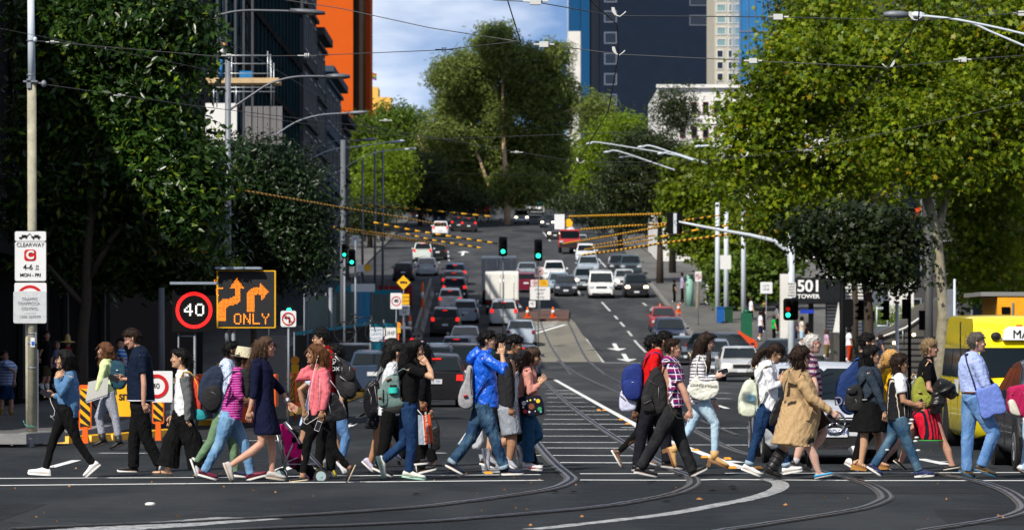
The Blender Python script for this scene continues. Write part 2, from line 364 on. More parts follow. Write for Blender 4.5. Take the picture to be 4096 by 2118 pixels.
def cat(pts,n=10):
 out=[];P_=[pts[0]]+list(pts)+[pts[-1]]
 for i in range(1,len(P_)-2):
  p0,p1,p2,p3=[np.array(P_[j],float)for j in(i-1,i,i+1,i+2)]
  for k in range(n):
   t=k/n;out.append(tuple(.5*((2*p1)+(-p0+p2)*t+(2*p0-5*p1+4*p2-p3)*t*t+(-p0+3*p1-3*p2+p3)*t**3)))
 out.append(tuple(pts[-1]));return out
def ribbon_mb(mb,wp,wd,dz,mi=0,off=0.0):
 """flat strip laid on the ground along world points"""
 q=[wp[0]]
 for a,b in zip(wp,wp[1:]):
  L=(Vector(b[:2])-Vector(a[:2])).length;k=max(1,int(L/2.0))
  for i in range(1,k+1):q.append(tuple(a[j]+(b[j]-a[j])*i/k for j in(0,1)))
 vs=[];fs=[]
 for i,p in enumerate(q):
  a=Vector(q[max(0,i-1)][:2]);b=Vector(q[min(len(q)-1,i+1)][:2]);d=(b-a)
  if d.length<1e-6:d=Vector((0,1))
  d.normalize();nn=Vector((-d.y,d.x));c=Vector(p[:2])+nn*off
  for s_ in(-.5,.5):e=c+nn*wd*s_;vs.append((e.x,e.y,gz(e.y)+dz))
 for i in range(len(q)-1):fs.append((i*2,i*2+1,i*2+3,i*2+2))
 mb.add(vs,fs,mi)
ZF=(1600,1450,1.032)
FR['Z']=ZF
def gpts(fr,pts):return[GP(*fuv(fr,p))for p in pts]
marks=[]
def mark(fr,pts,wd,m=None,name='road_marking',dz=.004,smooth=False):
 if smooth:pts=cat(pts,8)
 mb=MB();ribbon_mb(mb,[tuple(p)for p in gpts(fr,pts)],wd,dz);o=mb.build(name,m or M_white,smooth=False,fixn=False);tag(o,kind='structure');marks.append(o);return o
FR['O']=(0,0,1.0)
mark('O',[(-40,1913),(900,1908),(1250,1903)],.2);mark('O',[(1250,1903),(2160,1897)],.2);mark('O',[(2320,1894),(2700,1893)],.2);mark('O',[(2900,1892),(4150,1889)],.2)
mark('O',[(-40,1941),(1000,1931),(2170,1920)],.2);mark('O',[(2320,1919),(2740,1920),(2880,1916)],.2);mark('O',[(2880,1916),(3440,1921),(4150,1921)],.2)
for y,a,b in((113,615,700),(127,600,725),(143,612,760),(162,605,775),(180,605,805),(197,600,835),(213,605,865),(233,595,900),(252,590,945),(275,590,965),(302,585,975),(328,570,905),(351,575,1000),(382,540,962),(412,660,1130)):
 mark('Z',[(a,y),(b,y+1)],.27 if y>160 else.36)
mark('Z',[(640,70),(800,160),(962,250),(1048,300),(1190,352),(1340,410),(1420,437)],.16)
mark('Z',[(540,689),(850,655),(1100,625),(1350,580),(1450,560),(1540,532),(1572,508),(1552,490),(1500,480)],.2,M_worn,smooth=True)
mark('A',[(480,1345),(700,1325),(1000,1305),(1535,1262)],.75,M_worn)
mark('A',[(310,950),(470,905)],.14);mark('A',[(610,861),(900,862)],.3,M_far);mark('A',[(1230,787),(1330,785)],.5,M_far)
mark('2',[(725,757),(785,722)],.13);mark('2',[(620,838),(705,797)],.13);mark('2',[(-200,945),(110,945)],.35,M_far);mark('2',[(50,1200),(160,1160)],.2)
mark('3',[(70,755),(130,722)],.13);mark('3',[(0,826),(50,797)],.13);mark('3',[(560,1045),(780,1047)],.2,M_far);mark('4',[(0,1047),(55,1048)],.2,M_far)
mark('4',[(430,1060),(480,1210)],.35,M_worn)
for s_ in(((345,845),(400,905)),((430,935),(450,958)),((468,978),(495,1008)),((518,1038),(545,1070)),((562,1098),(640,1180)),((618,850),(642,868)),((668,893),(692,917)),((58,900),(120,963)),((118,968),(150,1000)),((240,1090),(355,1245))):
 mark('M',s_,.15,M_far)
for k in range(10):mark('M',[(158+k*9,1012+k*9.5),(162+k*9,1016+k*9.5)],.2,M_far)
mark('M',[(355,1248),(640,1250)],.35,M_far)
for i in range(6):mark('L',[(818+i*3,505+i*26),(820+i*3,519+i*26)],.15,M_far)
mark('L',[(1000,925),(1018,830)],.15,M_far);mark('L',[(1310,900),(1330,960)],.15,M_far)
for s_ in(((1450,375),(1500,440)),((1620,318),(1660,360)),((1680,760),(1700,800)),((1820,555),(1870,612)),((1270,830),(1310,885))):mark('L',s_,.15,M_far)
mark('L',[(1395,1055),(1600,995)],.3,M_white,dz=.012)
for i in range(6):mark('L',[(1400+i*8,1030-i*20),(1530+i*14,1000-i*14)],.22,M_far,dz=.012)
def arrow(fr,c,L,wd,ang=0.0,name='lane_arrow'):
 p=GP(*fuv(fr,c));mb=MB();ca,sa=math.cos(ang),math.sin(ang)
 for poly in([(-.12,-L/2),(.12,-L/2),(.12,L/6),(-.12,L/6)],[(-wd/2,L/6),(wd/2,L/6),(0,L/2)]):
  mb.add([(p.x+x*ca-y*sa,p.y-(x*sa+y*ca),gz(p.y-(x*sa+y*ca))+.006)for x,y in poly],[tuple(range(len(poly)))])
 return tag(mb.build(name,M_white,smooth=False,fixn=False),kind='structure')
arrow('M',(440,1145),9,1.1);arrow('M',(505,1215),9,1.1);arrow('M',(955,955),9,1.1)
arrow('L',(920,520),12,1.2,math.pi)
arrow('O',(2900,1711),4.5,1.6,R(-80));arrow('O',(2980,1779),4.0,1.6,R(-80))
mark('5',[(905,553),(1025,556)],.3,M_far);mark('5',[(890,598),(1025,602)],.3,M_far);mark('5',[(920,655),(1005,682)],.15);mark('5',[(1000,1110),(1100,1125)],.2)
mark('7',[(735,1095),(960,1142)],.18);mark('7',[(900,1118),(950,1121)],.3)
def area(name,rows,m,dz):
 """rows: (v, u_left, u_right) from near to far"""
 mb=MB();vs=[];fs=[]
 rr=[]
 for(v0,a0,b0),(v1,a1,b1)in zip(rows,rows[1:]):
  for k in range(8):t=k/8;rr.append((v0+(v1-v0)*t,a0+(a1-a0)*t,b0+(b1-b0)*t))
 rr.append(rows[-1])
 for v,a,b in rr:
  for u in(a,b):p=GP(u,v);vs.append((p.x,p.y,p.z+dz))
 for i in range(len(rr)-1):fs.append((2*i,2*i+1,2*i+3,2*i+2))
 return tag(mb.add(vs,fs).build(name,m,smooth=False,fixn=False),kind='structure')
area('tram_reservation',[(1447,1880,2408),(1400,1920,2380),(1340,1940,2330),(1290,1960,2300),(1237,1985,2237)],M_conc,.008)
M_steel=mat('rail_steel',(.28,.26,.24),.32,.9,var=.3,vs=1.5);M_groove=mat('rail_groove',(.012,.012,.013),.7)
M_railbed=mat('rail_concrete',(.075,.072,.068),.85,var=.35,vs=2.5)
def rail(fr,pts,k=1.0):
 wp=[tuple(p)for p in gpts(fr,cat(pts,10))]
 e=empty('tram_rail',(0,0,0));e['kind']='structure'
 a=MB();ribbon_mb(a,wp,.18*k,.010);a.build('rail_bed',M_railbed,e,smooth=False,fixn=False)
 a=MB();ribbon_mb(a,wp,.10*k,.014);a.build('rail_groove',M_groove,e,smooth=False,fixn=False)
 a=MB();ribbon_mb(a,wp,.045*k,.020,off=.035*k);a.build('rail_head',M_steel,e,smooth=False,fixn=False)
 a=MB();ribbon_mb(a,wp,.03*k,.018,off=-.055*k);a.build('guard_rail',M_steel,e,smooth=False,fixn=False)
rail('Z',[(-1600,690),(-700,650),(0,605),(300,572),(530,540),(640,518),(690,497),(706,481),(690,463),(640,420),(575,345),(500,230),(440,100),(400,0)])
rail('Z',[(-900,700),(0,665),(400,637),(800,600),(1000,570),(1130,542),(1200,512),(1212,490),(1190,468),(1130,446),(1040,395),(920,330),(800,250),(700,175),(620,100),(560,30)])
rail('Z',[(1300,700),(1700,640),(1900,605),(1990,572),(2002,550),(1960,515),(1880,487),(1780,465),(1660,430),(1400,370),(1230,290),(1050,190),(870,110),(740,50),(650,-10)])
rail('Z',[(2150,698),(2450,650),(2545,625),(2580,602),(2560,570),(2500,530),(2400,495),(2300,475),(2150,450)])
rail('L',[(1870,1332),(1740,1220),(1640,1020),(1600,940)],.7);rail('L',[(1640,1332),(1530,1180),(1490,1110),(1440,985),(1470,955),(1560,935)],.7)
rail('Z',[(1390,300),(1130,190),(870,60),(790,0)],.6)
M_patch=asphalt('asphalt_patch',(.022,.024,.027),(.030,.033,.037),.06);M_seal=mat('crack_sealant',(.012,.012,.013),.6,spec=.05);M_tyremark=asphalt('tyre_polished_asphalt',(.026,.029,.033),(.036,.039,.043),.05)
for x0,x1,y0,y1 in((-7.2,-4.9,36.5,40.5),(1.8,5.4,43.2,45.4),(-3.4,-1.0,52.5,60),(4.2,6.2,36,39.2)):
 b=MB();b.add([(x,y,gz(y)+.0025)for y in(y0,(y0+y1)/2,y1)for x in(x0+.1*math.sin(y),x1)],[(0,1,3,2),(2,3,5,4)]);tag(b.build('asphalt_patch',M_patch,smooth=False,fixn=False),kind='structure')
for j in range(9):
 x,y=random.uniform(-7,7),random.uniform(35,46);pts=[(x,y)]
 for i in range(9):x+=random.uniform(.1,.5)*(1 if j%2 else-1);y+=random.uniform(-.25,.35);pts.append((x,y))
 b=MB();ribbon_mb(b,pts,.02,.0032);tag(b.build('road_crack',M_seal,smooth=False,fixn=False),kind='structure')
for x in(-6.1,-4.5,-3.2,-1.7,3.6,5.3):b=MB();ribbon_mb(b,[(x,62),(x+.2,100)],.45,.0022);tag(b.build('tyre_track',M_tyremark,smooth=False,fixn=False),kind='structure')
M_stud=mat('orange_stud',(.75,.28,.02),.5)
for x,y in((820,196),(912,235),(940,253),(843,197),(1220,362),(1258,391),(1352,398),(1373,435),(1480,437),(365,457),(1040,310)):
 p=GP(*fuv('Z',(x,y)));mb=MB();mb.box((0,0,.012),(.11,.3,.025),taper=.7);o=mb.build('road_stud',M_stud,loc=(p.x,p.y,p.z+.004),smooth=False)
 tag(o,'small orange road stud on the asphalt '+{820:'at the top end of the hatch bars',912:'third down the long white line',940:'fourth down the long white line',843:'second down the long white line',1220:'by the rear tan boot',1258:'just before the heeled boots',1352:'beside the front tan boot',1373:'at the foot of the long white line',1480:'left of the plain white sneakers',365:'under the royal blue jacket jeans',1040:'between the black trousers and hatch bars'}[x],'road stud','orange road studs along the lane lines')
M_leafdry=mat('dry_leaf',(.35,.16,.05),.8)
mb=MB()
for i in range(90):
 x=random.uniform(-7,7);y=random.uniform(34,60);a=random.uniform(0,6.28);s=random.uniform(.015,.045)
 if random.random()>.25:s*=.5
 mb.add([(x+s*math.cos(a),y+s*math.sin(a),.012),(x-s*.4*math.sin(a),y+s*.4*math.cos(a),.03),(x-s*math.cos(a),y-s*math.sin(a),.012),(x+s*.4*math.sin(a),y-s*.4*math.cos(a),.008)],[(0,1,2,3)])
for x,y in((67,547),(640,538),(767,494),(717,538),(1037,497),(1290,534),(1377,527),(1372,515),(655,460),(1100,577)):
 p=GP(*fuv('Z',(x,y)));s=.06
 mb.add([(p.x-s,p.y,.012),(p.x,p.y-.06,.03),(p.x+s,p.y+.03,.02),(p.x,p.y+.08,.012)],[(0,1,2,3)])
tag(mb.build('fallen_leaves',M_leafdry,smooth=False,fixn=False),'scatter of dry brown leaves and litter on the dark road','leaf litter',kind='stuff')
p=GP(601,2018);mb=MB();mb.cyl((0,0,.008),.055,.016,20);mb.ell((0,0,.016),(.05,.05,.012));tag(mb.build('survey_marker',mat('chalk_white',(.7,.7,.68),.7),loc=(p.x,p.y,0)),'small round white marker lying alone on the foreground asphalt','marker')
# --- buildings
def wallmat(name,col,rough=.8,var=.12,vs=.4,bump=.1):return mat(name,col,rough,var=var,vs=vs,bump=bump,bs=6,spec=.02)
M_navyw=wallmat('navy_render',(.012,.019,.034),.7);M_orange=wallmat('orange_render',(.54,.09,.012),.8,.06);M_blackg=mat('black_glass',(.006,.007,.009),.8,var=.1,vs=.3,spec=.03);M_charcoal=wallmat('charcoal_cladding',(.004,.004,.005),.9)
M_whitew=wallmat('white_render',(.66,.65,.62),.85);M_creamw=wallmat('cream_render',(.45,.42,.34),.85);M_greyw=wallmat('grey_stone',(.06,.066,.075),.85,.2,.6);M_bluegl=mat('blue_glass',(.01,.14,.36),.08,var=.25,vs=.15,spec=.8);M_tealgl=mat('teal_glass_panel',(.008,.035,.045),.8,var=.3,vs=.4,spec=.04)
M_win=mat('window_glass_dark',(.006,.008,.012),.08,var=.2,vs=.5,spec=.8);M_frame=mat('window_frame_grey',(.16,.17,.19),.5);M_slab=wallmat('slab_concrete',(.22,.22,.21),.85);M_brick=wallmat('brown_brick',(.13,.055,.035),.9,.3,2)
M_conc2=wallmat('dark_concrete',(.085,.082,.076),.85,.25,.8,.3)
def blk(name,label,x0,x1,y0,y1,z0,z1,m,wall='wall',cat='building'):
 e=empty(name,(x0,y0,z0),label=label,cat=cat);b=MB();b.box(((x1-x0)/2,(y1-y0)/2,(z1-z0)/2),(x1-x0,y1-y0,z1-z0));b.build(wall,m,e,smooth=False);return e
_wm={}
def window(e,x,z,w_,h_,y=0,face='y',frame=M_frame,glass=M_win,d=.12,fw=.1):
 """framed window on the -Y face (face 'y') or on a +X / -X face ('x+', 'x-')"""
 key=(round(w_,2),round(h_,2),face,frame.name,glass.name)
 if key not in _wm:
  a=MB();
  a.box((0,0,h_/2-fw/2),(w_,d,fw));a.box((0,0,-h_/2+fw/2),(w_,d,fw));a.box((-w_/2+fw/2,0,0),(fw,d,h_-2*fw));a.box((w_/2-fw/2,0,0),(fw,d,h_-2*fw))
  g=MB();g.box((0,.02,0),(w_-2*fw,.04,h_-2*fw));_wm[key]=(a.mesh('window',frame),g.mesh('pane',glass))
 fm,gm=_wm[key];o=bpy.data.objects.new('window',fm);C.objects.link(o);o.parent=e;o.location=(x,y,z)
 if face=='x+':o.rotation_euler=(0,0,R(90))
 if face=='x-':o.rotation_euler=(0,0,R(-90))
 p=bpy.data.objects.new('pane',gm);C.objects.link(p);p.parent=o;return o
Yn=800
for i,(x0,x1,h,cc)in enumerate(((-95,-52,30,(.07,.06,.055)),(-50,-14,24,(.10,.06,.045)),(-12,12,33,(.08,.08,.08)),(14,48,22,(.11,.10,.09)),(50,95,36,(.06,.065,.075)))):  # unseen blocks added behind the camera to darken reflections and block low sky light
 e=empty('street_block',(x0,-62,0),label=['grey-brown block far left across the junction, behind the viewpoint','reddish brick block left across the junction, behind the viewpoint','tall grey block straight across the junction, behind the viewpoint','pale stone block right across the junction, behind the viewpoint','blue-grey tower far right across the junction, behind the viewpoint'][i],cat='building')
 b=MB();b.box(((x1-x0)/2,-10,h/2),(x1-x0,20,h));b.build('wall',mat('block_%d'%i,cc,.85,var=.15,spec=.05),e,smooth=False)
 for j in range(int(h/4)-1):b=MB();b.box(((x1-x0)/2,.04,5+j*4),(x1-x0-3,.12,1.8));b.build('window_band',mat('band_glass',(.02,.025,.03),.3,spec=.4),e,smooth=False)
Yn=800;k=Yn/F;X=lambda u,Y:(u-2048)*Y/F;Z=lambda v,Y:CAMZ-(v-HOR)*Y/F
e=blk('tower_block','dark navy tower with one column of framed windows on its left',X(2400,Yn),X(2862,Yn),Yn,Yn+30,20,Z(-260,Yn),M_navyw)
for v in(-70,0-13,67,152,235,317,400,482):window(e,X(2442,Yn)-X(2400,Yn),Z(v,Yn)-20,2.7,2.5,-.04,frame=mat('pale_surround',(.10,.12,.16),.6),fw=.28)
for v in(-60,3,82):window(e,X(2800,Yn)-X(2400,Yn),Z(v,Yn)-20,4.4,2.2,-.04,frame=mat('pale_surround',(.10,.12,.16),.6),fw=.18)
e=blk('tower_block','black and deep blue glass edge standing left of the navy tower',X(2326,Yn),X(2399,Yn),Yn+6,Yn+30,20,Z(-260,Yn),mat('ink_panel',(.008,.012,.022),.4))
b=MB();b.box((.9,-.3,60),(1.8,.5,120));b.build('blue_glass_strip',mat('deep_blue_glass',(.004,.06,.16),.15,var=.1),e,smooth=False)
e=blk('tower_block','white rendered slab under a dark top at the left edge of the navy tower',X(2276,Yn),X(2325,Yn),Yn+10,Yn+30,20,Z(110,Yn),M_whitew)
b=MB();b.box((1.3,10,Z(110,Yn)-20+8.5),(2.5,19.6,17));b.build('dark_upper_glass',mat('deep_blue_glass',(.004,.06,.16)),e,smooth=False)
Yw=345;x0=X(2632,Yw);e=blk('white_building','white building with small dark red windows between the hedge-dark tree and the plane trees',x0,x0+17,Yw,Yw+25,8,Z(352,Yw),M_whitew)
b=MB();b.box((8.5,-.1,Z(352,Yw)-8+.15),(17.3,.5,.3));b.build('parapet',M_whitew,e,smooth=False)
b=MB();b.box((8.5,-.05,Z(492,Yw)-8),(17,.16,.18));b.build('string_course',M_whitew,e,smooth=False)
M_redf=mat('dark_red_frame',(.10,.015,.02),.6)
for v in(430,528):
 for i,u in enumerate((2730,2776,2822,2866,2912,2956)):window(e,X(u,Yw)-x0,Z(v,Yw)-8,.5,1.0,-.03,frame=M_redf,fw=.07)
Yc=500;x0=X(2858,Yc);e=blk('tower_block','cream high-rise with bands of pale windows right of the navy tower',x0,X(2956,Yc),Yc,Yc+20,15,Z(-120,Yc),M_creamw)
for i,v in enumerate(range(-60,345,46)):
 for u in((2880,2925)if v>200 else(2885,2932)):window(e,X(u,Yc)-x0,Z(v,Yc)-15,.9 if v>200 else 1.25,1.05,-.03,frame=M_whitew,glass=mat('pale_pane',(.20,.30,.30),.15,var=.2)if v<200 else M_win,fw=.1)
Yb=480;x0=X(2957,Yb);e=blk('tower_block','bright blue glass tower behind the tall plane tree',x0,X(3170,Yb),Yb,Yb+20,15,Z(-120,Yb),M_bluegl)
for i in range(8):b=MB();b.box((.2+i*.9,-.08,21),(.06,.12,42));b.build('mullion',M_frame,e,smooth=False)
for i in range(10):b=MB();b.box((3.3,-.07,4+i*4.2),(6.6,.1,.12));b.build('floor_band',M_frame,e,smooth=False)
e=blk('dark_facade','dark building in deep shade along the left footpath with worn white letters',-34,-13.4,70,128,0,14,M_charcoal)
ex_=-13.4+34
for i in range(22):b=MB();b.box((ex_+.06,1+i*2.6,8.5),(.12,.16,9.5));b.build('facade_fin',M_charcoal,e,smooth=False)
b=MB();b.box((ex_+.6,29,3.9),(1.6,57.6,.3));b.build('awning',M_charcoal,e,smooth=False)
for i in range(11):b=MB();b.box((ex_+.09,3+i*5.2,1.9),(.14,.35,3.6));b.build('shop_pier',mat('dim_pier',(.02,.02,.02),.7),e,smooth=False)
text('oft',1.5,mat('sign_letter_grey',(.5,.5,.5),.5),e,(ex_+.32,22,6.6),rot=(R(90),0,R(90)),name='shop_lettering',depth=.05)
e=blk('dark_facade','black builder hoarding front beyond the dark trees, with white company letters',-34,-13.2,160,164,0,9.5,M_charcoal)
text('MULTIPLEX',.95,mat('sign_letter_grey',(.5,.5,.5),.5),e,(X(930,160)+34,-.03,Z(1000,160)),name='company_lettering',depth=.02);text('Built for life',.42,mat('sign_letter_grey',(.5,.5,.5)),e,(X(860,160)+34,-.03,Z(1028,160)),name='company_lettering',depth=.02)
Yk=166;zt=24.5;x0=-34;e=blk('construction_building','black glass building under construction with round patterned panels and scaffold at its foot',x0,-13.1,Yk,238,10,zt,M_blackg);H_=zt-10
for j in range(11):
 for i in range(10):b=MB();b.tube([Vector((20.9,3+i*2.2,H_-2-j*1.15)),Vector((20.98,3+i*2.2,H_-2-j*1.15))],.52,14);b.build('round_panel',M_tealgl,e,smooth=False)
for i in range(14):b=MB();b.box((20.95,27+i*3.2,H_/2),(.16,.22,H_));b.build('glazing_fin',M_tealgl,e,smooth=False)
for i in range(5):b=MB();b.box((20.96,36,1.5+i*3.4),(.2,71,.35));b.build('floor_edge',M_charcoal,e,smooth=False)
for u in(870,905,942,975,1010):b=MB();b.box((X(u,Yk)-x0,-.06,H_/2),(.10,.12,H_));b.build('mullion',M_greyw,e,smooth=False)
b=MB();b.box((X(886,Yk)-x0,-.12,Z(488,Yk)-10),(1.35,.2,1.6));b.build('white_panel',M_whitew,e,smooth=False)
M_sc=mat('galvanised_tube',(.42,.45,.47),.4,.7);M_ply=mat('plywood_deck',(.50,.36,.20),.8,var=.2)
Ys=150;bs0=Vector((X(990,Ys),Ys,0));e=empty('scaffold',bs0,label='scaffold platform with white rails and plywood deck on the construction building',cat='scaffold');q=lambda u,v,y=0.0:Vector((X(u,Ys)-bs0 .x,y,Z(v,Ys)))
for v in(222,255,294,350,367):b=MB();b.tube([q(830,v),q(1085 if v<300 else 1100,v)],.022,6);b.build('rail_tube',M_sc,e,smooth=True)
for u,v0,v1 in((915,205,352),(1071,205,352),(945,350,420),(1085,240,420),(855,350,420)):
 for y in(0,1.6):b=MB();b.tube([q(u,v0,y),q(u,v1,y)],.024,6);b.build('standard_tube',M_sc,e,smooth=True)
for u,v0,v1 in((915,420,1500),(1071,420,1500)):b=MB();b.tube([q(u,v0,.8),Vector((q(u,0).x,.8,0))],.03,6);b.build('standard_tube',M_sc,e,smooth=True)
b=MB();b.box(q(970,322,.8),(2.85,1.7,.20));b.build('deck',M_ply,e,smooth=False);b=MB();b.tube([q(885,310,-.1),q(885,240,-.1)],.06,8);b.build('blue_prop',mat('site_blue',(.01,.16,.4),.5),e,smooth=True);b=MB();b.box(q(982,296,.2),(.5,.06,.25));b.build('blue_frame',mat('site_blue',(.01,.16,.4)),e,smooth=False)
for i in range(6):
 u0=980+i*25;b=MB();vs=[q(u0+dx,v,.05*math.sin((dx+i*9)*.5))for v in(425,500,580)for dx in(0,6,12,18,24)];b.add(vs,[(r_*5+c_,r_*5+c_+1,r_*5+c_+6,r_*5+c_+5)for r_ in range(2)for c_ in range(4)]);b.build('debris_sheet',cloth('grey_shade_cloth',(.17,.165,.17),.9),e,smooth=True,fixn=False)
e=empty('site_hook',q(885,205)+bs0,label='small white and orange crane hook block hanging above the scaffold',cat='hook');b=MB();b.ell((0,0,0),(.16,.1,.13));b.build('block',M_whitew,e,smooth=True);b=MB();b.ell((.1,0,.22),(.07,.06,.12));b.build('ball',M_stud,e,smooth=True);b=MB();b.tube([Vector((.1,0,.3)),Vector((.05,0,2.4))],.012,5);b.build('chain',M_greyw,e,smooth=True)
def sideblock(label,y0,y1,zt,m,floors,n,frame=M_frame,xw=-13.05):
 e=blk('old_building',label,-34,xw,y0,y1,0,zt,m);ex=xw+34
 for j in range(floors):
  for i in range(n):window(e,ex+.03,zt-2.6-j*3.7,(y1-y0)/n*.55,2.3,(i+.5)*(y1-y0)/n,'x+',frame=frame)
  b=MB();b.box((ex+.1,(y1-y0)/2,zt-.9-j*3.7),(.25,y1-y0-.2,.22));b.build('ledge',m,e,smooth=False)
 b=MB();b.box((ex+.2,(y1-y0)/2-.1,zt-.2),(.7,y1-y0+.3,.5));b.build('cornice',m,e,smooth=False);return e
sideblock('tall old grey stone building with stacked bay windows right of the construction site',240,256,31,M_greyw,8,3)
sideblock('lower old grey stone building with a cornice, second right of the construction site',256.4,268,22.4,M_greyw,5,2)
sideblock('narrow blue-grey building stepping down past the old stone ones',270,293,20.8,wallmat('blue_grey_render',(.06,.085,.12),.8),4,4)
sideblock('low dark grey building at the end of the left row',294,308,18.8,wallmat('slate_render',(.03,.034,.042),.8),3,2)
Yo=430;xe=X(1412,Yo);e=blk('tower_block','vivid orange rendered tower rising behind the grey buildings',X(1120,Yo),xe-0.0,Yo,Yo+20,12,Z(-220,Yo),M_orange)
b=MB();b.box((xe-X(1120,Yo)+.55,5.0,25),(1.08,8,70));b.build('brown_side_panel',wallmat('brown_panel',(.035,.025,.018),.6),e,smooth=False);b=MB();b.box((xe-X(1120,Yo)+1.37,11,25),(.55,8,70));b.build('rust_fin',wallmat('rust_render',(.45,.07,.015),.8),e,smooth=False)  # dark brown panel: shade on the tower's right side put into its colour
Yy=700;e=blk('small_building','small apricot building with a flag on its roof behind the orange tower',X(1466,Yy),X(1512,Yy),Yy,Yy+10,20,Z(348,Yy),wallmat('apricot_render',(.72,.42,.10),.8));b=MB();b.box((3.2,2,Z(390,Yy)-20-6),(2.6,6,12));b.build('lower_wing',wallmat('apricot_render',(.72,.42,.10)),e,smooth=False)
e=empty('flag',(X(1478,Yy),Yy,Z(350,Yy)),label='striped flag flying on the apricot building',cat='flag');b=MB();b.tube([Vector((0,0,0)),Vector((0,0,3.2))],.05,6);b.build('pole',M_sc,e,smooth=True)
for i,c in enumerate(((.5,.01,.02),(.6,.5,.05),(.05,.3,.08),(.3,.02,.35))):b=MB();b.rings([[Vector((x,.2*math.sin(x*3),2.9-i*.3-x*.35)),Vector((x,.2*math.sin(x*3)+.02,2.6-i*.3-x*.35))]for x in np.linspace(0.05,1.3,6)],False);b.build('stripe',mat('flag_%d'%i,c,.8),e,smooth=False)
e=blk('steeple','small grey pointed steeple roof peeking over the trees',X(1474,560),X(1504,560),560,562,20,Z(500,560),M_greyw);b=MB();w2=(X(1504,560)-X(1474,560))/2;b.tube([Vector((w2,1,Z(500,560)-20)),Vector((w2,1,Z(468,560)-20))],[w2*1.2,.1],4);b.build('spire',M_greyw,e,smooth=False)
Y5=196;x0=X(3178,Y5);e=blk('entrance_canopy','black entrance box marked 501 TOWER in white',x0,X(3372,Y5),Y5,Y5+6,Z(1212,Y5),Z(1110,Y5),mat('black_sign_panel',(.010,.011,.013),.4),cat='sign')
M_let=mat('white_lettering',(.80,.80,.80),.5,var=0);text('501',.82,M_let,e,(X(3232,Y5)-x0+.05,-.03,Z(1145,Y5)-Z(1212,Y5)),name='number_lettering',depth=.03,bold=.02,sx=1.0);text('TOWER',.30,M_let,e,(X(3232,Y5)-x0+.02,-.03,Z(1185,Y5)-Z(1212,Y5)),name='word_lettering',depth=.03,bold=.008,sx=1.05)
for u in(3196,3262):b=MB();b.box((X(u,Y5)-x0,3,-1.6),(.25,.25,3.2));b.build('pillar',M_conc2,e,smooth=False)
e=empty('pylon_sign',(X(3134,200),199,0),label='tall plain white pylon left of the black 501 box',cat='pylon');b=MB();b.box((0,0,Z(1095,199)/2),(.50,.5,Z(1095,199)));b.build('column',M_whitew,e,smooth=False)
e=empty('louvre_wall',(X(3390,198),198,0),label='white slatted louvre wall behind the 501 entrance',cat='wall');b=MB();b.box((0,.3,3),(2.2,.2,6.2));b.build('backing',M_greyw,e,smooth=False)
for i in range(34):b=MB();b.box((0,.08,.3+i*.175),(2.15,.16,.075),rot=Matrix.Rotation(R(25),3,'X'));b.build('louvre',M_whitew,e,smooth=False)
Yv=194;e=blk('white_wall_building','big plain white wall behind the forked dark trunk',X(3385,Yv)+.6,X(3705,Yv),Yv+6,Yv+16,Z(1325,Yv)-.6,Z(1075,Yv),M_whitew)
e=empty('sail_wall',(X(3350,180),180,0),label='white slanting fin wall with a ragged foot next to the signal post',cat='wall');b=MB();b.prism([(X(3355,180)-X(3350,180),Z(1208,180)),(X(3362,180)-X(3350,180),Z(1325,180)),(X(3335,180)-X(3350,180),Z(1345,180)),(X(3332,180)-X(3350,180),Z(1405,180)),(X(3318,180)-X(3350,180),Z(1410,180))],0,.25);b.build('fin',M_whitew,e,smooth=False)
e=blk('concrete_wall','dark concrete stair wall below the white wall',X(3335,178),X(3560,178),178,182,-.3,Z(1328,178),M_conc2,cat='wall')
Yr=150;e=empty('ramp',(X(3560,Yr),Yr,0),label='dark concrete ramp with a white handrail rising to the right',cat='ramp');qx=lambda u,v,y=0:Vector((X(u,Yr)-X(3560,Yr),y,Z(v,Yr)))
b=MB();b.prism([(qx(u,v).x,qx(u,v).z)for u,v in((3490,1352),(3600,1300),(3705,1215),(3790,1185),(3790,1530),(3490,1530))],0,3);b.build('side_wall',M_conc2,e,smooth=False)
for i in range(6):b=MB();b.box(qx(3640,1345+i*24,-.03)+Vector((0.2,0,0)),(2.6,.05,.03));b.build('board_mark',mat('concrete_groove',(.04,.04,.038),.9),e,smooth=False)
b=MB();b.tube([qx(3500,1356,-.1),qx(3620,1310,-.1),qx(3700,1255,-.1)],.035,8);b.build('handrail',M_whitew,e,smooth=True)
for u,v in((3520,1348),(3610,1314),(3690,1262)):b=MB();b.tube([qx(u,v,-.1),qx(u,v+60,-.1)],.015,6);b.build('rail_post',M_sc,e,smooth=True)
M_wl=mat('wall_light',(.9,.8,.5),.4,var=0,emit=(1,.8,.4),es=6)
for u,v in((3655,1338),(3576,1370)):b=MB();b.ell(qx(u,v,-.05),(.07,.05,.06));tag(b.build('wall_lamp',M_wl,loc=(X(3560,Yr),Yr,0),smooth=True),'small glowing lamp fixed on the ramp wall' if u>3600 else 'lower small glowing lamp on the ramp wall, nearer the bicycles','lamp')
leaves_h=None
e=blk('brick_house','brown brick house with pale trim hidden among the right-hand trees',X(2960,270),X(3180,270),270,280,1,Z(850,270),M_brick)
for u in(3000,3060):window(e,X(u,270)-X(2960,270),Z(925,270)-1,.9,1.4,-.03,frame=M_whitew)
b=MB();b.box((1.6,-.1,Z(1000,270)-1),(3.2,.25,.3));b.build('pale_band',M_creamw,e,smooth=False)
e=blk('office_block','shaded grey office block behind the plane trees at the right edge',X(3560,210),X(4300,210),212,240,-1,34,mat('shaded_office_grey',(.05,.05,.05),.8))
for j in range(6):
 for i in range(5):window(e,1.3+i*2.0,4+j*3.2,1.3,1.9,-.03)
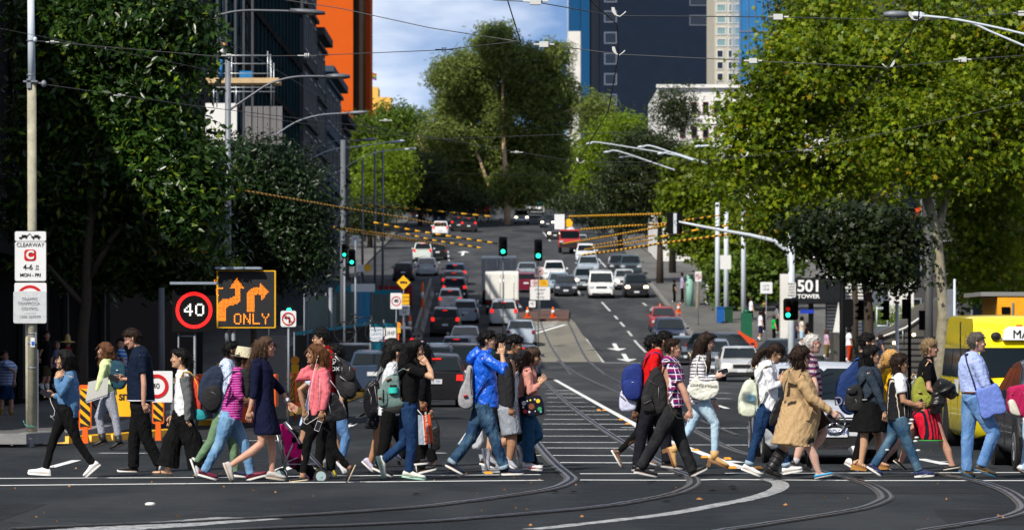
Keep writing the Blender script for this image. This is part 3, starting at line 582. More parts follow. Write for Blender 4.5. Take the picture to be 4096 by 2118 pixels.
e=blk('kiosk','orange and yellow kiosk with a flat grey roof behind the taxi',X(3990,92),X(4200,92),92,95,-.2,Z(1185,92),mat('kiosk_orange',(.80,.34,.01),.6),cat='kiosk')
b=MB();b.box((.55,1.72,Z(1185,92)+.26),(1.9,3.5,.10));b.build('roof',M_slab,e,smooth=False)
b=MB();b.box((X(4023,92)-X(3990,92),-.02,Z(1240,92)+.2),(.20,.03,.16));b.build('poster_frame',M_charcoal,e,smooth=False);b=MB();b.box((X(4050,92)-X(3990,92),-.02,1.4),(.04,.04,2.8));b.build('post',M_sc,e,smooth=False)
# --- trees: tapered trunk and limbs, crown of many separate leaves
def leafmat(name,c1,c2,c3=None,tr=.35,rough=.45,odd=.04):
 m=bpy.data.materials.new(name);m.use_nodes=True;n,l=nm(m);n.clear();out=n.new('ShaderNodeOutputMaterial')
 g=n.new('ShaderNodeNewGeometry');r=n.new('ShaderNodeValToRGB');l.new(g.outputs['Random Per Island'],r.inputs[0])
 e=r.color_ramp.elements;e[0].color=(*c1,1);e[1].position=1-odd;e[1].color=(*c2,1)
 if c3:q=e.new(1-odd+.005);q.color=(*c3,1)
 t=n.new('ShaderNodeTexCoord');z=n.new('ShaderNodeTexNoise');z.inputs['Scale'].default_value=.9;z.inputs['Detail'].default_value=3;l.new(t.outputs['Object'],z.inputs['Vector'])
 mr=n.new('ShaderNodeMapRange');mr.inputs[1].default_value=.3;mr.inputs[2].default_value=.7;mr.inputs[3].default_value=.45;mr.inputs[4].default_value=1.4;l.new(z.outputs['Fac'],mr.inputs[0])  # shadowed gaps between leaf clumps painted into the leaf colour as noise
 s=n.new('ShaderNodeVectorMath');s.operation='SCALE';l.new(r.outputs[0],s.inputs[0]);l.new(mr.outputs[0],s.inputs['Scale'])
 p=n.new('ShaderNodeBsdfPrincipled');p.inputs['Roughness'].default_value=rough;p.inputs['Specular IOR Level'].default_value=.35;l.new(s.outputs[0],p.inputs['Base Color'])
 tl=n.new('ShaderNodeBsdfTranslucent');l.new(s.outputs[0],tl.inputs['Color']);mx_=n.new('ShaderNodeMixShader');mx_.inputs[0].default_value=tr
 l.new(p.outputs[0],mx_.inputs[1]);l.new(tl.outputs[0],mx_.inputs[2]);l.new(mx_.outputs[0],out.inputs['Surface']);return m
def leaves(name,blobs,n,size,m,parent,base,kind='rhomb',seed=0,clump=.35,per=14,droop=.3,flat=.0):
 rg=np.random.default_rng(seed);vol=np.array([b[3]*b[4]*b[5]for b in blobs])**.72;vol/=vol.sum();P_=[];O_=[]
 for b,f_ in zip(blobs,vol):
  k=max(1,int(n*f_/per));d=rg.normal(size=(k,3));d/=np.linalg.norm(d,axis=1)[:,None];rad=rg.uniform(.35,1.06,k)**.55
  cc=np.array(b[:3])+d*rad[:,None]*np.array(b[3:6]);idx=rg.integers(0,k,int(n*f_));j=rg.normal(size=(len(idx),3))*clump*np.array([1,1,.6])
  P_.append(cc[idx]+j);O_.append(d[idx])
 P_=np.concatenate(P_);O_=np.concatenate(O_);N=len(P_)
 nn=rg.normal(size=(N,3))*.55+O_*.6+np.array([0,0,.45]);nn/=np.linalg.norm(nn,axis=1)[:,None]
 a=rg.normal(size=(N,3));a[:,2]-=droop*2;a-=nn*(a*nn).sum(1)[:,None];a/=np.linalg.norm(a,axis=1)[:,None];b_=np.cross(nn,a);s=(size*rg.uniform(.55,1.25,N))[:,None]
 if kind=='rhomb':
  V=np.stack([P_-a*s*.5,P_+b_*s*.22+nn*s*.06,P_+a*s*.55,P_-b_*s*.22+nn*s*.06],1).reshape(-1,3);nv=4;fc=np.array([[0,1,2],[0,2,3]])
 elif kind=='star':
  ang=np.linspace(0,2*np.pi,11)[:-1];rr_=np.where(np.arange(10)%2==0,.56,.27);V=[P_-a*0]
  for t,r_ in zip(ang,rr_):V.append(P_+(a*math.cos(t)+b_*math.sin(t))*s*r_-nn*s*(.10 if r_>.3 else 0))
  V=np.stack(V,1).reshape(-1,3);nv=11;fc=np.array([[0,i+1,(i+1)%10+1]for i in range(10)])
 else:
  V=[];
  for t in(0,2.1,4.2):V+=[P_+(a*math.cos(t)+b_*math.sin(t))*s*.6,P_+(a*math.cos(t+.9)+b_*math.sin(t+.9))*s*.3+nn*s*.15,P_+(a*math.cos(t+2.4)+b_*math.sin(t+2.4))*s*.22]
  V=np.stack(V,1).reshape(-1,3);nv=9;fc=np.array([[0,1,2],[3,4,5],[6,7,8]])
 V=V-np.array(base);Fc=(fc[None]+(np.arange(N)*nv)[:,None,None]).reshape(-1,3)
 me=bpy.data.meshes.new(name);me.vertices.add(len(V));me.vertices.foreach_set('co',V.ravel().astype(np.float32));me.loops.add(Fc.size);me.loops.foreach_set('vertex_index',Fc.ravel().astype(np.int32))
 me.polygons.add(len(Fc));me.polygons.foreach_set('loop_start',np.arange(0,Fc.size,3,dtype=np.int32));me.polygons.foreach_set('loop_total',np.full(len(Fc),3,dtype=np.int32));me.materials.append(m);me.update(calc_edges=True)
 o=bpy.data.objects.new(name,me);C.objects.link(o);o.parent=parent;o['kind']='stuff';return o
M_barkd=mat('dark_bark',(.05,.038,.028),.9,var=.35,vs=4,bump=.8,bs=12);M_barkp=mat('plane_bark',(.25,.225,.16),.85,var=.45,vs=5,bump=.5,bs=8);M_barkg=mat('gum_bark',(.45,.32,.20),.8,var=.35,vs=1.5,bump=.4,bs=5)
L_mag=leafmat('magnolia_leaf',(.012,.040,.010),(.05,.11,.014),(.18,.26,.02),.35,.3,.09)
L_dark=leafmat('dark_street_leaf',(.010,.026,.008),(.02,.045,.010),None,.25,.4)
L_plane=leafmat('plane_leaf',(.075,.15,.006),(.27,.33,.010),(.36,.26,.012),.5,.45,.03)
L_gum=leafmat('gum_leaf',(.10,.155,.03),(.24,.29,.065),None,.45,.5)
L_mid=leafmat('mid_green_leaf',(.06,.12,.010),(.13,.20,.014),None,.4,.5)
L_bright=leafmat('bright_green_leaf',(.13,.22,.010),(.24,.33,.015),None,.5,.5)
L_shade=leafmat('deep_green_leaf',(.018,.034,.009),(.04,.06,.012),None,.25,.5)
def px_blobs(Y,lst):
 out=[]
 for q in lst:
  u,v,ru,rv=q[:4];dy=q[4]if len(q)>4 else 0.0
  if Y==112 and u<3420 and v>700:dy+=11
  yy=Y+dy;p=W(u,v,yy);k=yy/F;out.append((p.x,p.y,p.z,ru*k,(q[5]if len(q)>5 else(ru+rv)/2*k*.9),rv*k))
 return out
def tree(name,label,Y,base_u,blobs,n,size,lm,bark,trunk,limbs=(),kind='rhomb',seed=0,clump=.35,per=14,group=None,z0=None,droop=.3):
 bx_=(base_u-2048)/F*Y;b0=Vector((bx_,Y,gz(Y)-.2 if z0 is None else z0));e=empty(name,b0,label=label,cat='tree',group=group)
 mb=MB();pts=[W(u,v,Y+(d[0]if d else 0))-b0 for u,v,r_,*d in trunk];pts=[Vector((pts[0].x,pts[0].y,0))]+pts;rr=[trunk[0][2]*1.3]+[q[2]for q in trunk];mb.tube(pts,rr,10)
 t=mb.build('trunk',bark,e,smooth=True)
 for lb in limbs:mb=MB();mb.tube([W(u,v,Y+(d[0]if d else 0))-b0 for u,v,r_,*d in lb],[q[2]for q in lb],7);mb.build('limb',bark,e,smooth=True)
 leaves('crown',px_blobs(Y,blobs),n,size,lm,e,b0,kind,seed,clump,per,droop);return e
tree('magnolia_tree','big dark broadleaf tree behind the concrete pole, its right edge catching the sun',84,330,[(300,120,260,220,1),(560,80,260,200),(640,260,200,170),(330,400,260,220,1),(560,420,190,170),(640,560,190,130),(330,680,270,200,1),(620,720,250,170),(760,760,170,130,-.5),(420,900,260,150,1),(700,900,200,110),(250,1000,150,140,2),(560,1060,220,120,2),(760,1060,180,110,2),(120,820,120,120,1),(130,560,90,120,1),(220,230,100,200,1),(750,150,100,120),(800,640,110,90,-.5)],52000,.21,L_mag,M_barkd,[(322,1480,.14),(330,1330,.13),(345,1200,.12),(350,1000,.10),(380,700,.08),(420,300,.05)],[[(345,1230,.09),(270,1150,.06),(190,1060,.04)],[(350,1120,.08),(450,950,.06),(600,800,.03)],[(360,900,.06),(520,600,.04),(640,350,.02)]],'rhomb',3,.26,16)
tree('street_tree','round very dark tree beyond the magnolia, above the orange lettered board',128,1010,[(1060,680,190,130),(1170,780,160,150),(1000,850,170,150,1),(1150,960,170,140),(1040,1060,160,110,1),(930,700,110,160,1),(1250,900,80,110),(1230,1080,90,90),(900,980,120,160,1.5)],34000,.18,L_dark,M_barkd,[(1015,1450,.12),(1015,1200,.10),(1030,900,.07)],[],'rhomb',5,.35,16)
PG='plane trees on the right footpath'
tree('plane_tree','huge yellow-green plane tree with mottled pale trunk over the right corner',112,3770,[(3190,330,180,180),(3050,540,150,150),(3300,560,260,230,1),(3520,300,260,240,1),(3750,150,260,220,2),(3950,350,260,260,2),(3100,760,170,140),(3350,820,230,170),(2960,680,100,110),(3640,560,220,200,-.5),(3820,640,120,120,-.5),(3800,440,160,150,0),(3260,915,190,110,.5),(3490,940,150,110),(3160,210,90,110),(2990,430,90,80),(3980,800,200,260,3),(3960,1080,160,130,3),(3090,900,120,90,.5),(3330,120,200,150,1),(4080,100,160,200,1),(4060,620,140,160,1)],84000,.175,L_plane,M_barkp,[(3765,1400,.20),(3775,1250,.17),(3765,1120,.155),(3750,960,.145),(3725,850,.14),(3690,740,.14,.5),(3640,600,.10,3),(3600,380,.06,4)],[[(3755,900,.12),(3790,780,.10,1),(3830,600,.07,3),(3900,350,.04,4)],[(3690,760,.09),(3560,640,.07),(3380,560,.04)],[(3700,780,.08),(3640,720,.07),(3560,740,.05),(3480,800,.03)]],'star',7,.40,60,PG)
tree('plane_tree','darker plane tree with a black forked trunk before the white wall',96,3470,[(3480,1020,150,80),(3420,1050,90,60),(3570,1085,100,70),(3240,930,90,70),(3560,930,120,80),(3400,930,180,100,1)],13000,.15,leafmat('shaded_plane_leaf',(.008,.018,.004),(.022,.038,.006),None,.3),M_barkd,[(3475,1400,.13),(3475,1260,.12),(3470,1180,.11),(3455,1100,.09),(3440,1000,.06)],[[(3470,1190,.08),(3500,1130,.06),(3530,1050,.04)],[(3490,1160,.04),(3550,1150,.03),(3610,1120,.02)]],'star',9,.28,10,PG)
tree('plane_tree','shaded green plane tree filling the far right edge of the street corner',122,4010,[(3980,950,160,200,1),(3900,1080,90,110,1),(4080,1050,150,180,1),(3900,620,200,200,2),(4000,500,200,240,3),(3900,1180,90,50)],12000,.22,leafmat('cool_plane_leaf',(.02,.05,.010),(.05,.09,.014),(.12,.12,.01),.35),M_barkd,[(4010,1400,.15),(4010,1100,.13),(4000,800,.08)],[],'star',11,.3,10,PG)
tree('hanging_foliage_tree','tall dark tree top in front of the blue glass tower',150,3420,[(3230,40,150,90),(3180,130,60,70),(3330,60,120,90)],5000,.22,L_shade,M_barkd,[(3420,1200,.12),(3400,400,.1),(3280,100,.05)],[],'rhomb',13,.35,12)
tree('plane_tree','pale yellow-green young plane tree behind the three white poles',262,2760,[(2800,620,55,60),(2840,740,120,80),(2730,790,90,90),(2880,860,130,100),(2760,930,100,90,1),(2900,1000,130,80),(2960,900,100,90),(2700,680,40,50)],20000,.33,leafmat('young_plane_leaf',(.09,.16,.008),(.22,.28,.012),None,.45),M_barkp,[(2790,1330,.14),(2790,1150,.12),(2800,900,.08)],[],'star',15,.4,10,PG)
tree('plane_tree','green leafy tree low beside the brown brick house on the right',258,3010,[(2960,1090,140,80),(3080,1060,130,80),(3050,1150,120,60),(2920,1170,70,60),(3090,990,80,70)],9000,.32,L_mid,M_barkd,[(3000,1350,.10),(3000,1150,.08)],[],'star',16,.35,10,PG)
gumb=[(1990,180,100,80),(1900,260,110,80),(2060,240,110,90),(1830,330,100,110),(2000,360,170,100),(2180,330,110,120),(1790,300,60,80),(2210,220,70,60),(2250,380,60,90),(1880,450,150,110),(2080,480,170,110),(2220,480,70,60),(1800,560,120,110),(1950,600,140,110),(2120,620,120,110),(2200,600,80,80),(1760,680,120,100),(1900,740,130,90),(2090,750,140,90),(2200,720,90,90),(1980,120,50,40),(2380,440,60,60),(1830,420,70,120)]
tree('gum_tree','giant gum tree with a pale orange trunk standing in the median at the crest',470,2028,[(a,b,c*.95,d*.86,4*math.sin(a))for a,b,c,d in gumb],60000,.68,L_gum,M_barkg,[(2030,900,.42,-4),(2028,800,.38,-4),(2022,700,.30,-3),(2015,560,.26),(2012,400,.2),(2010,300,.18)],[[(2030,760,.22),(2070,700,.18),(2110,640,.12)],[(2028,850,.2),(1960,760,.2),(1920,640,.2),(1880,560,.16),(1870,520,.12)],[(2015,560,.16),(2060,480,.14),(2100,380,.1)],[(1870,640,.14),(1800,640,.12),(1740,620,.10),(1690,590,.08),(1670,540,.05)],[(2200,460,.12),(2280,440,.1),(2330,425,.06)],[(2020,820,.14),(1920,800,.14),(1850,770,.1),(1820,740,.08)],[(1850,770,.08),(1830,730,.07),(1840,710,.05)]],'spray',17,.75,24)
HG='trees lining the hilltop'
def hill(label,Y,u,v0,blobs,n,size,lm,seed,nm_='street_tree'):tree(nm_,label,Y,u,blobs,n,size,lm,M_barkd,[(u,v0,.25),(u,v0-160,.15)],[],'spray',seed,.9,20,HG)
hill('dark green tree left of the gum tree against the sky',520,1570,840,[(1560,470,90,60),(1640,500,90,70),(1700,560,80,90),(1600,580,120,80),(1500,520,60,70),(1560,680,120,90),(1680,700,110,90),(1620,790,130,60)],12000,.8,L_mid,21)
hill('olive tree behind the lamp arms at the end of the left buildings',430,1450,900,[(1450,520,60,60),(1440,600,70,80),(1430,700,60,90),(1450,790,70,80)],6000,.65,L_mid,22)
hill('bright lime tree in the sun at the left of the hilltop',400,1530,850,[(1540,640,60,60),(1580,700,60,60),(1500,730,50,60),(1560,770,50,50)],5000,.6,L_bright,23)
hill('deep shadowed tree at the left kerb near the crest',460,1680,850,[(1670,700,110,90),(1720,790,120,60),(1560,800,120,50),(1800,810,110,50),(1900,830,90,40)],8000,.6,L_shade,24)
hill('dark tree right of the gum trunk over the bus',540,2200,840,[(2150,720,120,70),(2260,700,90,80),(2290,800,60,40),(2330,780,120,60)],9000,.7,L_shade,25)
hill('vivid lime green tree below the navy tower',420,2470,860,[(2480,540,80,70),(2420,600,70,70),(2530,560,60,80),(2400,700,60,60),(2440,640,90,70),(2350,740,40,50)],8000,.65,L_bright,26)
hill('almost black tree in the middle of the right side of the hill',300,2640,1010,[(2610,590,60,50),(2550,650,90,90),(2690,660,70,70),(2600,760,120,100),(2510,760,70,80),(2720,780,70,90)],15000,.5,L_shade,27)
hill('small cypress-like tree before the white building',320,2690,800,[(2695,395,26,34),(2695,450,38,40),(2725,480,34,30)],2200,.4,L_shade,28)
hill('grey-green tree hanging beside the white stripe of the tower',500,2370,860,[(2370,440,50,50),(2400,490,60,50),(2360,520,40,40)],2500,.6,L_gum,29)
hill('dark row of trees along the right kerb of the hill',380,2480,900,[(2420,850,110,50),(2550,860,120,60),(2680,880,110,60),(2320,820,80,40)],7000,.5,L_shade,30)
hill('dark hedge-like tree row along the left kerb of the hill',380,1480,950,[(1440,880,60,80),(1500,860,60,50)],3500,.45,L_shade,31)
e=leaves('far_wood',px_blobs(600,[(u,740+40*math.sin(u),190,120)for u in range(300,4000,240)]+[(u,640+30*math.cos(u),150,110,15)for u in range(1300,2900,260)]),42000,1.1,L_mid,None,(0,0,0),'spray',41,1.3,20)
tag(e,'dark mass of trees closing off the far end of the street','wood')
# --- vehicles
def carpaint(c,metal=.0,rough=.28):
 nme='car_paint_%02x%02x%02x'%tuple(int(min(1,x)**.4545*255)for x in c)
 return mat(nme,c,rough,metal,var=.05,vs=1.0,spec=.4,coat=.7 if max(c)>.1 else.45)
M_glass=mat('car_glass',(.006,.010,.012),.06,var=0,spec=.3);M_tyre=mat('tyre_rubber',(.012,.012,.012),.85,var=.1);M_rim=mat('alloy_rim',(.35,.35,.36),.3,.8,var=.1)
M_plast=mat('black_trim',(.012,.012,.013),.6,var=.1);M_chrome=mat('chrome',(.6,.6,.62),.12,1.0,var=0);M_plate=mat('number_plate',(.62,.64,.68),.5,var=0)
M_tail=mat('tail_lamp',(.22,.006,.005),.2,var=0,emit=None);M_brake=mat('brake_lamp_lit',(.6,.01,.01),.25,var=0,emit=(1,.02,.01),es=1.3)
M_head=mat('head_lamp_glass',(.55,.56,.58),.08,.3,var=0);M_headon=mat('head_lamp_lit',(.9,.8,.6),.2,var=0,emit=(1,.72,.38),es=9.0);M_amber=mat('indicator_lit',(.8,.35,.02),.3,var=0,emit=(1,.4,.02),es=4.0)
M_seat=mat('car_interior',(.03,.03,.035),.8)
CK={'hatch':dict(L=3.95,W=.845,H=1.50,top=[(1.97,.62),(1.90,.78),(1.1,.98),(-1.75,1.0),(-1.95,.95),(-1.98,.55)],cab=[(1.15,.97),(.35,1.42),(-.1,1.50),(-1.2,1.46),(-1.5,1.40),(-1.93,.97)],wb=1.2,r=.30),'sedan':dict(L=4.6,W=.89,H=1.46,top=[(2.3,.60),(2.2,.76),(1.2,.96),(-1.5,1.0),(-2.2,.98),(-2.3,.60)],cab=[(1.25,.95),(.45,1.38),(-.1,1.46),(-.8,1.42),(-1.75,.99)],wb=1.35,r=.31),'suv':dict(L=4.6,W=.92,H=1.70,top=[(2.3,.72),(2.2,.92),(1.2,1.10),(-2.1,1.12),(-2.26,1.05),(-2.3,.60)],cab=[(1.3,1.09),(.55,1.60),(.1,1.70),(-1.6,1.68),(-1.85,1.62),(-2.24,1.1)],wb=1.33,r=.36),'wagon':dict(L=4.7,W=.93,H=1.66,top=[(2.35,.66),(2.2,.85),(1.25,1.05),(-2.1,1.08),(-2.3,1.0),(-2.35,.55)],cab=[(1.35,1.04),(.55,1.55),(.1,1.65),(-1.6,1.62),(-1.85,1.56),(-2.28,1.06)],wb=1.38,r=.35),'van':dict(L=4.9,W=.95,H=1.92,top=[(2.45,.72),(2.35,.95),(1.65,1.14),(-2.35,1.15),(-2.42,1.1),(-2.45,.6)],cab=[(1.75,1.12),(.95,1.80),(.6,1.9),(-2.2,1.92),(-2.38,1.86),(-2.44,1.12)],wb=1.6,r=.33),'taxi':dict(L=4.84,W=.94,H=2.26,top=[(2.42,.70),(2.40,1.05),(2.25,1.18),(-2.35,1.2),(-2.40,1.1),(-2.42,.55)],cab=[(2.28,1.16),(1.78,1.68),(1.42,2.08),(1.2,2.18),(-2.15,2.22),(-2.35,2.12),(-2.41,1.16)],wb=1.45,r=.34),'lux':dict(L=4.7,W=.94,H=1.42,top=[(2.35,.50),(2.22,.68),(1.3,.88),(-2.1,.98),(-2.3,.9),(-2.35,.55)],cab=[(1.35,.87),(.45,1.34),(0,1.42),(-1.4,1.40),(-1.8,1.34),(-2.2,.97)],wb=1.42,r=.33),'ute':dict(L=5.0,W=.90,H=1.7,top=[(2.5,.75),(2.4,.95),(1.3,1.08),(-.8,1.1),(-2.45,1.08),(-2.5,.65)],cab=[(1.4,1.07),(.7,1.6),(.3,1.7),(-.5,1.68),(-.85,1.08)],wb=1.5,r=.36),}
def car(kind,col,loc,head,label,brake=False,lamps=False,plate=None,dark=False,group='traffic on the street',rim=True,grille='slats',name='car',cat='car',roofrails=False,detail=None,metal=.0):
 """head: heading in degrees, 90 = driving away from the camera"""
 if detail is None:detail=loc[1]<70
 K=CK[kind];L_,W_=K['L'],K['W'];e=empty(name,loc,R(head),label,cat,group);pm=carpaint(col,metal)
 b=MB();tp=K['top'];xs=sorted(set([x for x,z in tp]+list(np.linspace(-L_/2,L_/2,13)[1:-1])),reverse=True);rr=[]
 tx=[x for x,z in tp][::-1];tz_=[z for x,z in tp][::-1]
 for x in xs:
  zt=float(np.interp(x,tx,tz_));en=min(1,(L_/2-abs(x))/.45);wv=W_*(.84+.16*math.sin(en*math.pi/2));zb=.20+.08*(1-en)
  pts=[(wv*.9,zb),(wv*.99,zb+.1),(wv,(zb+zt)/2-.05),(wv*.985,zt-.13),(wv*.93,zt-.035),(wv*.80,zt),(wv*.4,zt+.012),(0,zt+.018)]
  rr.append([Vector((x,-y,z))for y,z in pts]+[Vector((x,y,z))for y,z in pts[-2::-1]])
 b.rings(rr);cb=K['cab'];zt_=max(z for x,z in cb);zb_=cb[0][1]
 def wid(z):return W_*(.93-.20*max(0,(z-zb_))/(zt_-zb_))if kind not in('van','taxi')else W_*(.97-.12*max(0,(z-zb_))/(zt_-zb_))
 nC=len(cb);ring2=[]
 for x,z in cb:
  w_=wid(z);top_=z>zb_+.3
  ring2 .append([Vector((x,-w_,z-(.03 if top_ else.06))),Vector((x,-w_*.9,z+(.0 if top_ else-.03))),Vector((x,0,z+(.018 if top_ else 0))),Vector((x,w_*.9,z+(.0 if top_ else-.03))),Vector((x,w_,z-(.03 if top_ else.06)))])
 vs=[p for r_ in ring2 for p in r_];fs=[]
 for i in range(nC-1):
  for j in range(4):fs.append((i*5+j,i*5+j+1,i*5+5+j+1,i*5+5+j))
 fs.append(tuple(i*5 for i in range(nC-1,-1,-1)));fs.append(tuple(i*5+4 for i in range(nC)));fs.append((0,5*(nC-1),5*(nC-1)+4,4)if False else tuple([0,1,2,3,4]+[5*(nC-1)+k for k in(4,3,2,1,0)]))
 b.add(vs,fs);body=b.build('body',pm,e,smooth='auto')
 def quad(p,nme='window',m=M_glass,off=.006):
  n_=(p[1]-p[0]).cross(p[3]-p[0]).normalized();c=sum(p,Vector())/len(p)
  if n_.dot(c-Vector((0,0,.8)))<0:n_=-n_
  q=MB();q.add([v+n_*off for v in p]+[v-n_*.02 for v in p],[tuple(range(len(p))),tuple(range(2*len(p)-1,len(p)-1,-1))]+[(i,i+len(p),(i+1)%len(p)+len(p),(i+1)%len(p))for i in range(len(p))]);return q.build(nme,m,e,smooth=False)
 def glassq(i0,i1,fa,fb,sh=.88,nme='window'):
  (xa,za),(xb,zb2)=cb[i0],cb[i1];A=lambda t,s:Vector((xa+(xb-xa)*t,s*wid(za+(zb2-za)*t)*sh,za+(zb2-za)*t+.0))
  return quad([A(fa,-1),A(fa,1),A(fb,1),A(fb,-1)],nme,off=.014)
 glassq(0,1,.06,.97,nme='windscreen');glassq(nC-1,nC-2,.10,.93,nme='rear_window')
 for s in(-1,1):
  fx,fz=cb[0];rfx=cb[1][0];rr_x=cb[-2][0];rbx=cb[-1][0];zlo,zhi=zb_+.03,zt_-.12
  if kind=='taxi':zhi=1.66
  def S_(x,z):return Vector((x,s*(wid(z)+.002),z))
  def xfront(z):return np.interp(z,[cb[0][1],cb[1][1]],[cb[0][0],cb[1][0]])-.10
  def xrear(z):return np.interp(z,[cb[-1][1],cb[-2][1]],[cb[-1][0],cb[-2][0]])+.14
  cuts=[0,.36,.68,1]if kind!='ute' else[0,.55,1]
  for c0,c1 in zip(cuts,cuts[1:]):
   f_=lambda t,z:xfront(z)+(xrear(z)-xfront(z))*t
   g0,g1=c0+(.012 if c0 else 0),c1-(.012 if c1<1 else 0)
   quad([S_(f_(g0,zlo),zlo),S_(f_(g1,zlo),zlo),S_(f_(g1,zhi),zhi),S_(f_(g0,zhi),zhi)],'side_window')
  for wx in(-K['wb'],K['wb']):
   r_=K['r'];q=MB();q.tube([Vector((wx,s*(W_-.30),r_+.01)),Vector((wx,s*(W_+.004),r_+.01))],r_+.075,22);q.build('wheel_arch',M_plast,e,smooth='auto')
   q=MB();q.tube([Vector((wx,s*(W_-.24),r_)),Vector((wx,s*(W_-.19),r_)),Vector((wx,s*(W_-.02),r_)),Vector((wx,s*(W_+.012),r_))],[r_*.93,r_,r_,r_*.94],22);wh=q.build('wheel',M_tyre,e,smooth='auto')
   if rim:
    q=MB();q.tube([Vector((wx,s*W_,r_)),Vector((wx,s*(W_+.018),r_))],[r_*.66,r_*.62],18);q.build('rim',M_rim,wh,smooth='auto')
    q=MB()
    for k in range(5):a=k*2*math.pi/5;q.box((wx+math.cos(a)*r_*.36,s*(W_+.022),r_+math.sin(a)*r_*.36),(r_*.5,.008,.035),rot=Matrix.Rotation(-a,3,'Y'))
    q.build('spokes',M_chrome,wh,smooth=False)
  q=MB();q.box((cb[0][0]-.12,s*(W_+.09),zb_+.05),(.12,.16,.12),taper=.85);q.build('door_mirror',pm if not dark else M_plast,e,smooth='auto')
  if detail:
   xm=(cb[0][0]+cb[-1][0])/2+.1
   for xx in(xm,xm-.95):q=MB();q.box((xx,s*(W_+.004),zb_-.16),(.16,.02,.025));q.build('door_handle',pm,e,smooth=False)
   for xx in(cb[0][0]-.15,xm+.2,xm-.75):q=MB();q.box((xx,s*(W_*.995),zb_-.36),(.012,.012,.62));q.build('door_gap',M_plast,e,smooth=False)
  xr,xf=-L_/2,L_/2;zl=K['top'][-2][1]
  tl=MB();tall=.20 if kind in('hatch','sedan')else.26
  tl.box((xr+.05,s*(W_*.80),zl-.12 if kind in('hatch','sedan')else zl),(.16,W_*.22,tall*.8),taper=.85);tl.build('tail_lamp',M_brake if brake else M_tail,e,smooth='auto')
  hl=MB();hz=K['top'][1][1]-.10;hl.box((xf-.12,s*W_*.72,hz),(.26,W_*.36,.15),taper=.85);hl.build('headlamp',M_headon if lamps else M_head,e,smooth='auto')
  hl=MB();hl.tube([Vector((xf-.1,s*W_*.68,.36)),Vector((xf+.0,s*W_*.68,.36))],.06,10);hl.build('fog_lamp',M_head,e,smooth='auto')
 q=MB();q.box((L_/2-.06,0,.33),(.16,W_*1.5,.16),taper=.97);q.build('lower_grille',M_plast,e,smooth=False)
 q=MB();gz_=K['top'][1][1]-.12;q.box((L_/2-.04,0,gz_),(.12,W_*.82,.15));gr=q.build('grille',M_plast,e,smooth=False)
 if grille=='slats':
  q=MB()
  for k in range(3):q.box((L_/2+.022,0,gz_-.045+.045*k),(.012,W_*.8,.013))
  q.build('grille_bar',M_chrome,gr,smooth=False)
 q=MB();q.box((-L_/2+.02,0,.34),(.1,W_*1.55,.22),taper=.96);q.build('rear_bumper',M_plast if dark or kind in('suv','van','ute')else pm,e,smooth='auto')
 for sx,zz in((1,.46),(-1,.72 if kind in('hatch','wagon','suv')else.62)):
  q=MB();q.box((sx*(L_/2+.028),0,zz),(.012,.37,.13));pl=q.build('number_plate',M_plate,e,smooth=False)
  if plate and plate[0]==sx:text(plate[1],.105,mat('plate_blue',(.02,.05,.25),.5,var=0),e,(sx*(L_/2+.036),0,zz),rot=(R(90),0,R(90)if sx>0 else R(-90)),name='plate_lettering',depth=.002,sx=.85)
 if brake:
  q=MB();q.box((cb[-2][0]-.12,0,cb[-2][1]-.055),(.04,.30,.03));q.build('high_brake_lamp',M_brake,e,smooth=False)
 if roofrails:
  for s in(-1,1):q=MB();q.tube([Vector((cb[2][0],s*W_*.66,zt_+.0)),Vector((cb[2][0]-.1,s*W_*.66,zt_+.06)),Vector((cb[-2][0]+.1,s*W_*.66,zt_+.05)),Vector((cb[-2][0],s*W_*.66,zt_-.02))],.018,6);q.build('roof_rail',M_chrome,e,smooth=True)
 q=MB();q.tube([Vector((cb[-2][0]+.15,0,zt_)),Vector((cb[-2][0]-.05,0,zt_+.18))],.006,5);q.build('aerial',M_plast,e,smooth=True)
 return e
def place(u,Y,dz=0):return((u-2048)/F*Y,Y,gz(Y)+dz)
def pitch(e,Y):e.rotation_euler=(0,0,e.rotation_euler[2]);s=math.atan((gz(Y+2)-gz(Y-2))/4);h=e.rotation_euler[2];e.rotation_euler=(Matrix.Rotation(s,3,'X')@Matrix.Rotation(h,3,'Z')).to_euler();return e
BKc,BLc,SVc,WHc,GYc,RDc=(.010,.010,.012),(.02,.04,.10),(.42,.45,.47),(.72,.73,.74),(.10,.11,.13),(.32,.01,.01)
def Cc(kind,col,u,Y,head,label,**k):return pitch(car(kind,col,place(u,Y),head,label,**k),Y)
LN=lambda fr,x:fuv(fr,(x,0))[0]
Cc('hatch',BKc,1747,108.5,90,'black hatchback with lit brake lamps right behind the long-haired women',brake=True,plate=(-1,'ZIL·734'))
Cc('suv',(.012,.016,.03),1722,121,90,'very dark blue four-wheel drive directly ahead of the black hatchback',roofrails=True)
Cc('suv',(.014,.010,.011),1852,133,90,'dark brown four-wheel drive with red tail lamps left of the royal blue jacket')
Cc('sedan',BLc,1742,150,90,'dark blue sedan whose roof shows ahead of the very dark blue four-wheel drive')
Cc('suv',BKc,1408,134,90,'black four-wheel drive in the leftmost lane beside the black school backpack')
Cc('hatch',(.03,.05,.09),1500,128,90,'small slate blue hatchback behind the wavy black hair')
Cc('sedan',GYc,1487,152,90,'dark grey car roof in the leftmost lane ahead of the black four-wheel drive')
Cc('suv',(.04,.012,.012),1597,205,90,'dark four-wheel drive with red lamps beside the UHF board',brake=True)
Cc('sedan',(.10,.18,.26),1755,178,90,'blue-grey sedan between the UHF board and the queue of brake lights')
Cc('hatch',(.02,.05,.11),1828,196,90,'dark blue hatchback just under the silver sedan of the middle queue',brake=True)
Cc('sedan',SVc,1862,212,90,'silver sedan in the middle of the stopped queue',brake=False)
